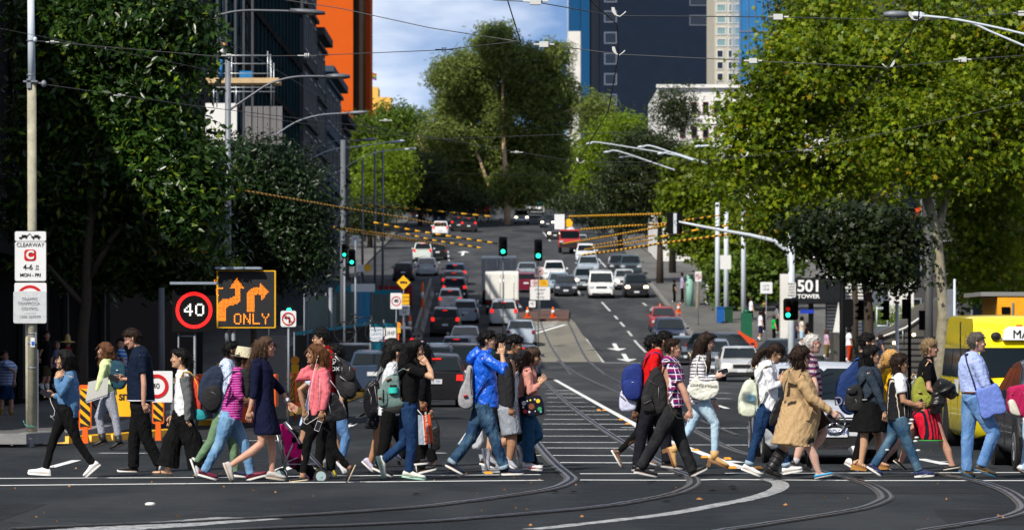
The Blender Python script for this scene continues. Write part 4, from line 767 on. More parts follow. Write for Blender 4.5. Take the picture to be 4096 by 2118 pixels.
Cc('suv',(.03,.035,.03),1783,232,90,'black four-wheel drive with bright brake lamps in the middle queue',brake=True)
Cc('hatch',(.30,.36,.42),1862,246,90,'pale blue-grey hatchback half hidden behind the silver sedan',brake=False)
Cc('hatch',WHc,1802,262,90,'white hatchback with a lit high brake lamp in the queue',brake=True)
Cc('suv',(.02,.03,.05),1819,275,90,'dark four-wheel drive nearest behind the white hatchback roof',brake=True)
Cc('wagon',(.02,.025,.04),1816,288,90,'dark wagon second from the head of the brake-light queue',brake=True)
Cc('suv',(.02,.04,.09),1822,301,90,'dark blue four-wheel drive at the head of the brake-light queue',brake=True)
Cc('wagon',(.42,.46,.48),2015,243,90,'silver wagon with tall red tail lamps right behind the white box truck',brake=True,roofrails=True)
Cc('sedan',(.36,.42,.50),2083,221,90,'pale silver-blue sedan on the tram lane behind the silver wagon')
Cc('hatch',(.03,.20,.20),2008,190,90,'teal hatchback between the blue jacket and the silver sedans')
Cc('hatch',(.05,.06,.08),2084,165,90,'dark hatchback with red lamps seen between the two young men',brake=True)
Cc('sedan',(.33,.36,.38),1708,gY(1099),90,'silver sedan alone in the left lanes up the hill')
Cc('hatch',(.015,.015,.02),1615,gY(1120),90,'dark hatchback left of the silver sedan up the hill')
Cc('ute',(.55,.60,.55),1692,gY(1044),90,'white utility with a low tray going uphill',brake=True)
Cc('hatch',(.012,.012,.014),1752,gY(1036),90,'black car just right of the white utility')
Cc('suv',WHc,1763,gY(945),90,'white four-wheel drive under the tiger-striped cable',brake=True)
Cc('suv',BKc,1836,gY(922),90,'black four-wheel drive with three red lamps near the crest',brake=True)
Cc('suv',(.02,.015,.015),1876,gY(926),90,'black car right beside the one with three red lamps',brake=True)
Cc('sedan',(.03,.06,.12),1758,gY(890),90,'blue sedan above the white four-wheel drive near the crest')
Cc('sedan',(.02,.02,.025),1672,gY(880),90,'black sedan near the crest at the left kerb')
Cc('suv',(.2,.26,.32),1752,gY(848),90,'silver-blue car at the crest on the left side')
Cc('sedan',(.25,.32,.38),1856,gY(846),90,'pale blue car at the crest under the big gum tree')
Cc('hatch',RDc,1934,gY(856),90,'bright red car at the crest left of the gum trunk')
Cc('suv',(.38,.44,.52),2086,gY(893),-90,'silver car with headlights on, right of the gum trunk',lamps=True)
Cc('sedan',(.03,.04,.06),2190,gY(908),-90,'dark car coming down between the gum tree and the white board',lamps=True)
Cc('hatch',(.02,.02,.025),2219,gY(955),-90,'black car coming downhill below the white board',lamps=True)
Cc('sedan',(.02,.02,.022),2330,gY(1010),-90,'dark parked-looking car on the right of the red truck')
Cc('suv',WHc,2216,305,-90,'white four-wheel drive first in the inner oncoming lane')
Cc('sedan',(.20,.30,.38),2236,288,-90,'blue-grey sedan in front of the white four-wheel drive oncoming')
Cc('hatch',(.015,.018,.03),2262,gY(1181),-90,'black hatchback facing the camera beside the traffic cones')
Cc('hatch',(.16,.01,.03),2104,gY(1165),90,'dark red hatchback beside the grey truck')
Cc('sedan',(.25,.3,.34),2108,gY(1120),90,'grey sedan ahead of the dark red hatchback')
Cc('suv',(.30,.34,.38),2316,372,-90,'silver four-wheel drive at the far end of the outer queue')
Cc('suv',WHc,2342,345,-90,'white four-wheel drive second from the end of the outer queue')
Cc('wagon',(.30,.36,.42),2352,318,-90,'pale blue wagon in the middle of the outer queue')
Cc('suv',(.22,.26,.30),2338,292,-90,'grey four-wheel drive with one warm headlight behind the white van',lamps=True)
Cc('van',WHc,2403,gY(1188),-90,'white people mover facing the camera in the outer lane',dark=True)
Cc('suv',BKc,2543,gY(1186),-90,'black pickup-like car with amber headlights at the right kerb',lamps=True)
Cc('hatch',(.5,.52,.55),2496,293,-90,'white hatchback tucked behind the black car at the kerb',lamps=True)
Cc('suv',(.02,.025,.03),2476,gY(1098),-90,'black four-wheel drive parked up the right kerb')
Cc('suv',(.03,.05,.06),2520,318,-90,'dark green four-wheel drive behind the white hatchback at the kerb')
Cc('hatch',RDc,2652,236,-90,'red hatchback at the tail of the waiting right-hand queue')
Cc('suv',(.015,.025,.06),2676,218,-90,'dark navy four-wheel drive in front of the red hatchback')
Cc('sedan',(.07,.11,.14),2742,197,-90,'blue-grey sedan behind the striped top woman',lamps=True)
Cc('suv',(.16,.19,.24),2848,174,-90,'grey-blue four-wheel drive between the brunette and the silver sedan')
Cc('sedan',(.46,.47,.47),2954,160,-90,'silver sedan with one glowing headlight left of the white shirt',lamps=True)
Cc('suv',(.012,.018,.03),2893,193,-62,'black four-wheel drive with an amber indicator by the green box')
Cc('sedan',(.014,.025,.035),3125,190,-116,'dark teal car turning behind the ponytail and cap')
def box_truck(u,Y,bw,bh,Ln,col,label,gap=True):
 e=empty('box_truck',place(u,Y),R(90),label,'truck','traffic on the street');pm=mat('truck_box_'+hexc(col)if 'hexc' in globals()else 'truck_box',col,.5,var=.12,vs=.8)
 b=MB();b.box((0,0,1.0+(bh-1.0)/2),(Ln,bw,bh-1.0));b.build('cargo_box',pm,e,smooth=False)
 for s in(-1,1):
  b=MB();b.box((-Ln/2-.015,s*bw*.245,1.0+(bh-1.0)/2),(.02,bw*.475,bh-1.12));d=b.build('rear_door',pm,e,smooth=False)
  b=MB();b.tube([Vector((-Ln/2-.045,s*.12,1.1)),Vector((-Ln/2-.045,s*.12,bh-.1))],.018,6);b.tube([Vector((-Ln/2-.045,s*bw*.36,1.1)),Vector((-Ln/2-.045,s*bw*.36,bh-.1))],.014,6);b.build('lock_rod',M_chrome,d,smooth=True)
  b=MB();b.box((-Ln/2+.02,s*bw*.40,.82),(.1,.3,.14));b.build('tail_lamp',M_tail,e,smooth=False)
  for wx in(-Ln/2+.9,Ln/2+.8):
   b=MB();b.tube([Vector((wx,s*(bw/2-.35),.42)),Vector((wx,s*(bw/2-.04),.42))],.42,18);b.build('wheel',M_tyre,e,smooth='auto')
  b=MB();b.box((-Ln/2+.35,s*bw*.36,.5),(.03,.35,.5));b.build('mudflap',M_plast,e,smooth=False)
 b=MB();b.box((0,0,.88),(Ln,bw*.8,.16));b.build('chassis',M_plast,e,smooth=False)
 b=MB();b.box((-Ln/2+.02,0,.55),(.08,bw*.9,.12));b.build('bumper',M_plast,e,smooth=False)
 b=MB();b.box((Ln/2+1.0,0,1.35),(1.7,bw*.88,1.6),taper=.9);b.build('cab',pm,e,smooth='auto')
 return pitch(e,Y)
def hexc(c):return '%02x%02x%02x'%tuple(int(min(1,x)**.4545*255)for x in c)
box_truck(2008,257,2.2,2.75,4.0,(.74,.74,.70),'small truck with a white box and twin rear doors behind the silver wagon')
box_truck(1996,271,2.42,3.25,5.0,(.36,.37,.38),'taller truck with a light grey box just ahead of the small white one')
e=empty('bus',place(2137,gY(868)),R(-90),'white bus coming over the crest of the hill','bus','traffic on the street');b=MB();b.box((0,0,1.85),(9,2.5,2.7),taper=.95);b.build('body',carpaint(WHc),e,smooth='auto')
b=MB();b.box((4.48,0,2.1),(.12,2.2,1.3));b.build('windscreen',mat('teal_glass',(.05,.25,.28),.1),e,smooth=False);b=MB();b.box((4.5,0,.75),(.1,2.2,.3));b.build('bumper',M_plast,e,smooth=False);b=MB();b.box((3.2,0,3.3),(1.6,1.5,.3),taper=.8);b.build('roof_unit',carpaint(WHc),e,smooth='auto')
for s in(-1,1):
 b=MB();b.tube([Vector((3,s*1.0,.48)),Vector((3,s*1.22,.48))],.48,16);b.build('wheel',M_tyre,e,smooth='auto');b=MB();b.box((4.55,s*.95,1.0),(.06,.4,.2));b.build('headlamp',M_head,e,smooth=False)
e=empty('delivery_truck',place(2277,gY(1012)),R(-90),'red truck with a loaded tray facing the camera halfway up the hill','truck','traffic on the street');pm=carpaint((.5,.02,.02))
b=MB();b.box((2.0,0,1.35),(1.6,2.05,1.7),taper=.9);b.build('cab',pm,e,smooth='auto');b=MB();b.box((2.78,0,1.72),(.1,1.75,.7));b.build('windscreen',M_glass,e,smooth=False);b=MB();b.box((-.6,0,1.0),(3.6,2.1,.5));b.build('tray',pm,e,smooth=False)
b=MB();b.ell((0,.1,1.9),(1.1,.6,.6));b.ell((-.8,-.3,1.8),(.8,.5,.5));b.build('load',mat('pale_sheet',(.5,.52,.55),.7,var=.3),e,smooth=True);b=MB();b.box((2.85,0,.75),(.1,2.0,.35));b.build('bumper',M_plast,e,smooth=False)
for s in(-1,1):
 b=MB();b.box((2.86,s*.8,1.05),(.06,.35,.2));b.build('headlamp',M_head,e,smooth=False)
 for wx in(2.0,-1.5):b=MB();b.tube([Vector((wx,s*.75,.4)),Vector((wx,s*1.03,.4))],.4,16);b.build('wheel',M_tyre,e,smooth='auto')
def near(kind,col,u,v,head,label,**k):Y=gY(v);return car(kind,col,place(u,Y+2.1),head,label,**k)
e=car('lux',(.50,.53,.58),(4.50,56.0,gz(56)),-90,'silver car with a big round star badge in its chrome grille behind the trench coat',plate=(1,'WQD·204'),metal=.1,grille=None)
Lx=CK['lux']['L']/2
q=MB()
for k in range(3):q.box((Lx+.03,0,.55+.055*k),(.03,1.15-.05*k,.022))
q.build('grille_bar',M_chrome,e,smooth=False);q=MB();q.tube([Vector((Lx+.055,.15*math.cos(t),.60+.15*math.sin(t)))for t in[2*math.pi*i/24 for i in range(25)]],.014,8);st=q.build('badge_ring',M_chrome,e,smooth=True);q=MB()
for a in(90,210,330):q.tube([Vector((Lx+.055,0,.60)),Vector((Lx+.055,.15*math.cos(R(a)),.60+.15*math.sin(R(a))))],[.022,.008],6)
q.build('badge_star',M_chrome,st,smooth=True);q=MB();q.box((Lx+.0,0,.245),(.09,1.62,.04));q.build('bumper_strip',M_chrome,e,smooth=False)
q=MB();q.tube([Vector((1.15,-.5,1.13)),Vector((.95,.1,1.27))],.012,6);q.build('wiper',M_plast,e,smooth=True)
YT=gY(1829);th=-64
e=car('taxi',(.78,.62,.005),(8.38,64.4,gz(64)),-90,'tall yellow taxi van with a white sign on its roof',name='taxi_van',cat='taxi',dark=True,rim=False,group='traffic on the street')
q=MB();q.rings([[Vector((1.72+dx*k,.22+dy*k,z))for dx,dy in((.12,-.6),(.12,.6),(-.16,.6),(-.16,-.6))]for z,k in((1.80,1.0),(1.98,.92),(2.02,.8))]);sg=q.build('roof_sign',mat('sign_white_plastic',(.72,.73,.74),.35),e,smooth='auto')
text('MAXI TAXI',.19,mat('sign_black',(.012,.012,.012),.5,var=0),e,(1.845,.24,1.89),rot=(R(90),0,R(90)),name='roof_sign_lettering')
for s in(-.48,.9):q=MB();q.ell((1.72,s,1.86),(.06,.09,.07));q.build('roof_lamp',M_plast,e,smooth=True)
q=MB();q.box((1.72,-.1,2.035),(.06,.1,.03));q.build('amber_lamp',mat('amber_lens',(.5,.12,.01),.3),e,smooth='auto')
q=MB();q.box((2.445,-.25,.98),(.01,.5,.26));q.build('door_sticker',M_plate,e,smooth=False);text('T',.2,mat('sticker_green',(.02,.3,.12),.5,var=0),e,(2.452,-.35,.98),rot=(R(90),0,R(90)),name='sticker_lettering')
q=MB();q.box((.2,-.951,1.02),(.5,.006,.25));q.build('side_sticker',M_plate,e,smooth=False)
for s in(-1,1):
 q=MB();q.box((.15,s*.945,1.05),(3.2,.012,.03));q.build('waist_seam',carpaint((.55,.42,.005)),e,smooth=False);q=MB();q.box((.6,s*.93,1.55),(.02,.02,1.1));q.build('pillar_seam',M_plast,e,smooth=False)
e=car('sedan',(.018,.018,.022),(7.56,52.1,0),-91,'dark grey car at the very edge with a multi-spoke wheel by the crimson backpack',metal=.3)
# --- street furniture, signs, barriers, wires
M_galv=mat('galvanised_steel',(.19,.21,.24),.55,.4,var=.15);M_wpole=mat('white_painted_steel',(.52,.58,.64),.5,var=.1);M_cpole=mat('weathered_concrete',(.34,.32,.24),.85,var=.3,vs=6,bump=.4);M_blackp=mat('black_powder_coat',(.004,.004,.005),.7,spec=.1)
M_yel=mat('barrier_yellow',(.80,.42,.01),.5,var=.08);M_org=mat('barrier_orange',(.80,.12,.008),.5,var=.12);M_sblk=mat('stripe_black',(.010,.010,.010),.6);M_sw=mat('sign_white',(.68,.69,.70),.5,var=.04);M_sr=mat('sign_red',(.50,.010,.012),.5,var=0);M_sk=mat('sign_black_print',(.012,.012,.012),.6,var=0)
GRN_=mat('signal_green_lit',(.02,.6,.4),.3,var=0,emit=(.02,1,.55),es=3);RED_=mat('signal_red_lit',(.6,.02,.01),.3,var=0,emit=(1,.03,.01),es=.35);M_lens=mat('signal_lens_off',(.02,.01,.01),.2,var=0)
def X_(u,Y):return(u-2048)*Y/F
def Z_(v,Y):return CAMZ-(v-HOR)*Y/F
def pole(name,label,u,Y,vtop,r,m,cat='pole',group=None,taper=.8,z0=None):
 z0=gz(Y)if z0 is None else z0;e=empty(name,(X_(u,Y),Y,z0),label=label,cat=cat,group=group);b=MB();b.tube([Vector((0,0,0)),Vector((0,0,Z_(vtop,Y)-z0))],[r,r*taper],12);b.build('shaft',m,e,smooth=True);return e
def rr_poly(w_,h_,r_=.04,n=4):
 out=[]
 for cx,cz,a0 in((w_/2-r_,h_/2-r_,0),(-w_/2+r_,h_/2-r_,90),(-w_/2+r_,-h_/2+r_,180),(w_/2-r_,-h_/2+r_,270)):
  for i in range(n+1):a=R(a0+90*i/n);out.append((cx+r_*math.cos(a),cz+r_*math.sin(a)))
 return out
def board(e,x,z,w_,h_,m,y=-.1,name='plate',r_=.03,t=.006):b=MB();b.prism([(x+a,z+c)for a,c in rr_poly(w_,h_,min(r_,w_/3,h_/3))],y,y+t);return b.build(name,m,e,smooth=False)
def ringm(e,x,z,r0,r1,m,y,name='ring',n=28):b=MB();b.rings([[Vector((x+r*math.cos(2*math.pi*i/n),yy,z+r*math.sin(2*math.pi*i/n)))for i in range(n)]for r,yy in((r0,y),(r1,y),(r1,y+.01),(r0,y+.01))],False,closed=True);return b.build(name,m,e,smooth=False)
Yp=65.7;z0=gz(Yp)+.13;e=empty('tram_pole',(X_(131,Yp),Yp,z0),label='tall concrete tram pole painted white at the top, standing on the left kerb',cat='pole')
q=lambda u,v,y=0:Vector((X_(u,Yp)-X_(131,Yp),y,Z_(v,Yp)-z0))
b=MB();b.tube([q(131,1735),q(127,330)],[.078,.078],16);b.build('concrete_shaft',M_cpole,e,smooth=True);b=MB();b.tube([q(127,330),q(123,-60)],[.066,.058],16);b.build('steel_top',M_wpole,e,smooth=True)
b=MB();b.tube([q(110,1735,.12),q(108,1255,.12)],.045,12);b.build('conduit',M_cpole,e,smooth=True);b=MB();b.box(q(150,1560,.03),(.02,.05,1.4));b.build('edge_strip',M_sw,e,smooth=False)
for v in(1470,1333,1372,163,300):b=MB();b.tube([q(130 if v>400 else 124,v+3),q(130 if v>400 else 124,v-3)],.085 if v>400 else.072,16);b.build('band',M_galv,e,smooth=True)
b=MB();b.box(q(118,335,-.08),(.07,.06,.16));b.box(q(124,327,-.02),(.24,.18,.03));b.build('bracket',M_galv,e,smooth=False);b=MB();b.ell(q(142,160,-.05),(.035,.05,.05));b.build('insulator',M_wpole,e,smooth=True);b=MB();b.ell(q(175,335,0),(.05,.05,.06));b.tube([q(140,330),q(175,335)],.015,6);b.build('insulator',M_galv,e,smooth=True)
b=MB();b.box(q(133,1368,-.082),(.07,.012,.16));st_=b.build('sticker',M_sw,e,smooth=False);b=MB();b.box(q(134,1372,-.09),(.045,.012,.065));b.build('blue_square',mat('sticker_blue',(.01,.1,.45),.5,var=0),st_,smooth=False);b=MB();b.box(q(145,1350,-.05),(.03,.06,.19));b.build('small_tag',M_galv,e,smooth=False)
for a_,c_ in(((97,1680),(101,1695)),((101,1695),(128,1708)),((125,1700),(145,1706))):b=MB();b.tube([q(*a_,-.1),q(*c_,-.1)],.008,6);b.build('tied_ribbon',mat('ribbon_green',(.05,.3,.25),.7),e,smooth=True)
Ysg=65.5;E=lambda u,v:(X_(u,Ysg),Z_(v,Ysg))
def signempty(name,label,u,v,Y,cat='sign',group=None):return empty(name,(X_(u,Y),Y,Z_(v,Y)),label=label,cat=cat,group=group)
k=Yp/F
e=signempty('parking_sign','white CLEARWAY sign with a tow-truck plate on top, fixed to the tram pole',125,1024,Yp)
board(e,0,0,130*k,202*k,M_sk,-.105);board(e,0,79*k,124*k,39*k,M_sw,-.110,'tow_plate');board(e,0,-21*k,124*k,156*k,M_sw,-.110,'clearway_plate')
text('CLEARWAY',.098,M_sk,e,(0,-.113,44*k),sx=.92);board(e,-1*k,3*k,48*k,46*k,M_sr,-.114,'red_square',.05);text('C',.19,M_sw,e,(-1*k,-.124,3*k),bold=.008)
text('4-6',.125,M_sk,e,(-10*k,-.113,-45*k),bold=.002);text('30',.055,M_sk,e,(27*k,-.113,-41*k));text('PM',.045,M_sk,e,(27*k,-.113,-53*k));text('MON - FRI',.078,M_sk,e,(0,-.113,-76*k),bold=.002)
for x,d in((-28,1),(22,1)):
 b=MB();b.box((x*k,-.116,76*k),(36*k,.004,6*k),rot=Matrix.Rotation(R(-14 if x<0 else 0),3,'Y'));b.box(((x+2)*k,-.116,81*k),(18*k,.004,7*k));b.build('vehicle_pictogram',M_sk,e,smooth=False)
 for dx in(-10,11):b=MB();b.cyl(((x+dx)*k,-.117,(70+(3 if x<0 and dx>0 else 0))*k),3.6*k,.004,12,0,'y');b.build('wheel_pictogram',M_sk,e,smooth=False)
b=MB();b.tube([Vector((-3*k,-.117,90*k)),Vector((8*k,-.117,76*k))],.006,5);b.tube([Vector((-3*k,-.117,90*k)),Vector((-14*k,-.117,78*k))],.004,5);b.build('hook_pictogram',M_sk,e,smooth=False)
e=signempty('covered_sign','white sign half covered by a worn TRAFFIC CONTROL panel below the CLEARWAY sign',123,1210,Yp)
board(e,2*k,24*k,128*k,112*k,M_sw,-.108);board(e,0,-18*k,132*k,128*k,mat('worn_plastic_white',(.52,.54,.56),.4,var=.12,vs=12),-.116,'cover_panel')
b=MB();b.rings([[Vector((r*math.cos(a)*k,-.1175,(r*math.sin(a)+8)*k))for a in np.linspace(R(25),R(155),12)]for r in(46,58)],False);b.build('red_arc',M_sr,e,smooth=False)if False else None
b=MB();v_=[Vector((r*math.cos(a)*k,-.109,(r*math.sin(a)+14)*k))for r in(44,56)for a in np.linspace(R(38),R(142),13)];b.add(v_,[(i,i+1,i+14,i+13)for i in range(12)]);b.build('red_arc',M_sr,e,smooth=False)
M_faint=mat('faded_print',(.22,.24,.26),.7,var=.4,vs=30);text('TRAFFIC',.075,M_faint,e,(0,-.118,14*k));text('TRAFFICCA',.075,M_faint,e,(-4*k,-.118,-4*k));text('CONTROL',.06,M_faint,e,(0,-.118,-26*k));text('1300 369979',.07,M_faint,e,(0,-.118,-57*k))
for v in(18,5,-14,-38):b=MB();b.box((0,-.1175,(v-5)*k),((70-abs(v)*.6)*k,.002,1.3*k));b.build('crest_line',M_faint,e,smooth=False)
Y4=78;k=Y4/F;e=signempty('speed_sign','black LED speed sign showing a red ring around a white 40',777,1240,Y4);board(e,0,-2*k,174*k,168*k,M_blackp,-.05,'case',.03,.12)
M_ledr=mat('led_red',(.6,.01,.01),.5,var=.4,vs=90,emit=(1,.01,.008),es=1.6);M_ledw=mat('led_white',(.7,.7,.7),.5,var=0,emit=(1,1,.95),es=.9);M_ledo=mat('led_orange',(.9,.25,.02),.5,var=0,emit=(1,.24,.01),es=2.2)
ringm(e,0,0,60*k,73*k,M_ledr,-.062,'red_ring',36)
GL={'4':['00010','00110','01010','10010','11111','00010','00010'],'0':['01110','10001','10001','10001','10001','10001','01110'],'O':['01110','10001','10001','10001','10001','10001','01110'],'N':['10001','11001','11001','10101','10011','10011','10001'],'L':['10000']*6+['11111'],'Y':['10001','10001','01010','00100','00100','00100','00100']}
def dots(cells,x0,z0,px,r_,y,m,e,name,sq=False):
 b=MB()
 for cx,cz in cells:
  if sq:b.box((x0+cx*px,y,z0-cz*px),(px*.8,.006,px*.8))
  else:b.tube([Vector((x0+cx*px,y,z0-cz*px)),Vector((x0+cx*px,y-.008,z0-cz*px))],r_,6)
 return tag(b.build(name,m,e,smooth=False),kind='stuff')
for ch,ox in(('4',-38*k),('0',7*k)):
 cells=[]
 for r_ in range(7):
  for c_ in range(5):
   if GL[ch][r_][c_]=='1':cells+=[(c_*2+i,r_*2+j)for i in(0,1)for j in(0,1)]
 dots(cells,ox,25*k,3.5*k,1.5*k,-.064,M_ledw,e,'digit_dots',True)
b=MB();b.box((0,-.0,108*k),(186*k,.5,.05));b.build('solar_panel',mat('solar_pane_edge',(.35,.42,.5),.3,.4),e,smooth=False)
for u in(713,778):b=MB();b.tube([Vector(((u-777)*k,.05,-85*k)),Vector(((u-777)*k,.05,-Z_(1240,Y4)+gz(Y4)))],.028 if u>750 else.018,8);b.build('leg',M_galv,e,smooth=True)
b=MB();b.tube([Vector((-64*k,.05,-103*k)),Vector((0,.05,-103*k))],.018,6);b.build('cross_bar',M_galv,e,smooth=True)
Y5_=84;k=Y5_/F;e=signempty('message_board','black message board with an orange rim and orange arrows above the word ONLY',985,1196,Y5_);board(e,0,0,236*k,230*k,M_yel,-.04,'rim',.02,.14);board(e,0,1*k,224*k,220*k,mat('message_panel',(.016,.017,.02),.6,var=.1),-.05,'panel',.01,.02)
c1=set();c2=set();px=5.2
def inpoly(x,y,P_):
 c=False;n=len(P_)
 for i in range(n):
  (x1,y1),(x2,y2)=P_[i],P_[(i+1)%n]
  if(y1>y)!=(y2>y)and x<(x2-x1)*(y-y1)/(y2-y1)+x1:c=not c
 return c
T1=[(293,1010),(293,910),(312,885),(358,878),(390,862),(390,822),(358,822),(402,757),(452,822),(426,822),(426,890),(400,912),(360,918),(342,935),(342,1010)];T2=[(1462,958),(1462,850),(1478,825),(1505,812),(1538,812),(1538,780),(1592,838),(1545,895),(1545,858),(1525,850),(1508,862),(1508,958)]
T1=[(x+1000,y)for x,y in T1]
for P_,nme in((T1,'arrow_dots'),(T2,'arrow_dots')):
 uv=[fuv('T',p)for p in P_];us=[p[0]for p in uv];vs_=[p[1]for p in uv];cells=[]
 for i in range(int((max(us)-min(us))/px)+1):
  for j in range(int((max(vs_)-min(vs_))/px)+1):
   u=min(us)+px*(i+.5);v=min(vs_)+px*(j+.5)
   if inpoly(u,v,uv):cells.append(((u-985),(v-1196)))
 dots(cells,0,0,k,1.75*k,-.052,M_ledo,e,nme)
cells=[]
for i,ch in enumerate('ONLY'):
 for r_ in range(7):
  for c_ in range(5):
   if GL[ch][r_][c_]=='1':cells.append((fuv('T',(1390+i*55,0))[0]-985+c_*6.0,fuv('T',(0,970))[1]-1196+r_*6.2))
dots(cells,0,0,k,2.4*k,-.052,M_ledo,e,'word_dots')
cells=[(fuv('T',(x,0))[0]-985,fuv('T',(0,y))[1]-1196)for x,y in((1283,822),(1292,818),(1301,816),(1310,818),(1318,816),(1283,832),(1287,842),(1283,852),(1292,858),(1272,770),(1272,780))]
dots(cells,0,0,k,2.2*k,-.052,M_ledo,e,'partial_arrow_dots')
b=MB();b.box((-30*k,0,124*k),(182*k,.5,.05));b.build('solar_panel',mat('solar_pane_edge',(.35,.42,.5)),e,smooth=False)
for u in(905,932):b=MB();b.tube([Vector(((u-985)*k,.1,-115*k)),Vector(((u-985)*k,.1,-Z_(1196,Y5_)+gz(Y5_)))],.045,8);b.build('leg',M_galv,e,smooth=True)
b=MB();b.box((-45*k,.3,-Z_(1196,Y5_)+.6),(1.8,1.0,.7));b.build('trailer_base',M_org,e,smooth='auto')
def arrow_poly(k,s=1):return None
def post_sign(name,label,u,v,Y,w_,h_,kind,base_v=None,post=True,txt=None,ts=.5,col=None):
 k=Y/F;e=signempty(name,label,u,v,Y);W_,H_=w_*k,h_*k
 if kind=='diamond':
  b=MB();b.prism([(0,H_/2),(-W_/2,0),(0,-H_/2),(W_/2,0)],-.05,-.044);b.build('plate',M_yel,e,smooth=False)
  b=MB();b.box((-.06*W_,-.053,.02*H_),(W_*.34,.004,H_*.13));b.box((W_*.19,-.053,.0),(W_*.16,.004,H_*.10));b.build('truck_pictogram',M_sk,e,smooth=False)
  for dx in(-.18,0,.2):b=MB();b.cyl((dx*W_,-.054,-.075*H_),.04*W_,.004,10,0,'y');b.build('wheel_pictogram',M_sk,e,smooth=False)
 else:
  board(e,0,0,W_,H_,col or M_sw,-.05,r_=.04)
  if kind in('noleft','noright','40'):
   r_=min(W_,H_)*.42;oz=0 if kind!='40' else H_*.0;
   if kind!='40':
    s=-1 if kind=='noleft' else 1;t=r_*.13;b=MB()
    b.box((s*-.18*r_,-.054,-.25*r_),(t*2,.004,r_*.8));b.box((s*.05*r_,-.054,.18*r_),(r_*.55,.004,t*2));b.prism([(s*.25*r_,.18*r_+t*2.6),(s*.25*r_,.18*r_-t*2.6),(s*.68*r_,.18*r_)],-.056,-.052);b.build('arrow_pictogram',M_sk,e,smooth=False)
    b=MB();b.box((0,-.060,0),(r_*1.9,.004,r_*.16),rot=Matrix.Rotation(R(42 if s<0 else 42),3,'Y'));b.build('slash',M_sr,e,smooth=False)
   else:text('40',r_*.95,M_sk,e,(0,-.052,0),bold=.01)
   ringm(e,0,oz,r_*.82,r_,M_sr,-.062)
 if txt:
  for i,t in enumerate(txt):text(t,ts*k,M_sk if col is not M_sw and kind!='blue' else mat('sign_blue_print',(.02,.16,.42),.6,var=0),e,(0,-.053,((len(txt)-1)/2-i)*ts*1.15*k))
 if post:b=MB();b.tube([Vector((0,0,H_/2*.8)),Vector((0,0,-Z_(v,Y)+gz(Y)))],.025,8);b.build('post',M_galv,e,smooth=True)
 return e
post_sign('no_turn_sign','white no-left-turn sign on a thin post right of the orange message board',1154,1274,80,62,64,'noleft')
post_sign('warning_sign','yellow diamond warning sign with a black truck symbol over the hoardings',1614,1129,168,56,58,'diamond')
post_sign('speed_limit_sign','white 40 speed limit sign with a red ring by the hoardings',1585,1203,166,46,64,'40')
post_sign('yellow_panel_sign','small yellow lettered panel beside the 40 speed limit sign',1622,1196,166.5,30,42,'plain',post=False,txt=['LOW','DOWN'],ts=13,col=M_yel)
post_sign('uhf_board','pale UHF 42 panel below the small yellow lettered panel',1618,1240,166.5,42,40,'plain',txt=['UHF','42'],ts=15)
post_sign('works_board','white board with blue lettering reading WORK LIMITS beside UHF',1506,1336,128,50,56,'blue',txt=['WORK','LIMITS','PLACED'],ts=15,post=False)
post_sign('uhf_board','white board reading UHF beside the blue lettered works board',1560,1332,128,50,46,'plain',txt=['UHF'],ts=22,post=False)
post_sign('no_turn_sign','small no-right-turn sign on the island with the traffic cones',2158,1086,262,38,36,'noright',post=True)
post_sign('no_turn_sign','lower no-right-turn sign beside a yellow panel on the cone island',2140,1131,255,34,26,'noright',post=False)
post_sign('yellow_panel_sign','little yellow panel on the board stack of the cone island',2174,1131,255,36,26,'plain',post=False,col=M_yel,txt=['ROAD','WORK'],ts=8)
post_sign('works_board','white two-line works board on the island with the traffic cones',2160,1172,250,80,52,'plain',txt=['changed','signal','timing'],ts=13)
post_sign('chevron_sign','black and white chevron board at the foot of the cone island',2129,1215,246,26,26,'plain',txt=['<'],ts=26,post=False)
post_sign('parking_sign','small red and white parking sign up the left footpath',1422,960,200,30,38,'plain',txt=['C'],ts=20)
post_sign('works_board','white and yellow works panel at the far left kerb',1444,1072,220,28,30,'plain',post=True);post_sign('yellow_panel_sign','yellow square beside the white works panel at the far left kerb',1470,1070,220,26,26,'plain',post=False,col=M_yel)
post_sign('parking_sign','white blank-backed sign plate on the middle white pole',2902,1048,244,44,56,'plain',post=False);post_sign('parking_sign','red and white no-stopping sign by the pale green pillar',2793,1105,240,26,40,'noleft')
post_sign('direction_sign','white information sign with a black bar before the slatted trees',3065,1150,190,48,46,'plain',txt=['CITY','LINK'],ts=12);post_sign('lane_sign','small white five-line notice mounted on the signal mast',3166,1158,118.7,34,60,'plain',txt=['RIGHT','LANE','MUST','TURN','RIGHT'],ts=10,post=False)
post_sign('notice_board','pale blue notice sheet on the left footpath behind the no-left-turn sign',1231,1171,130,24,68,'blue',txt=['KEEP','LEFT','SITE','EXIT'],ts=10)
post_sign('street_name_sign','small blue street name sign over the footpath behind the signal',3228,1245,170,56,16,'blue',col=mat('street_sign_blue',(.01,.04,.35),.5),post=False);post_sign('grey_hoarding','pale board lying at the left kerb beyond the fence',1452,1150,200,96,32,'plain',post=False)
e=signempty('round_sign_stand','white sign panel with a large red ring between the two striped barrier posts',648,1545,70,'sign');k=70/F;board(e,0,0,56*1.5*k,125*k,M_sw,0,'plate',.02,.02);ringm(e,-22*k,2*k,34*k,48*k,M_sr,-.012);text('40',30*k,M_sk,e,(-24*k,-.004,2*k));b=MB();b.tube([Vector((38*k,.05,60*k)),Vector((38*k,.05,-Z_(1545,70)))],.02,6);b.build('leg',M_galv,e,smooth=True)
e=signempty('lettered_board','yellow board lettered in black behind the legs of the tall man in navy',500,1600,71,'sign');board(e,0,0,125*k,130*k,M_yel,0,'plate',.02,.02);text('SITE',34*k,M_sk,e,(6*k,-.004,12*k),bold=.006);
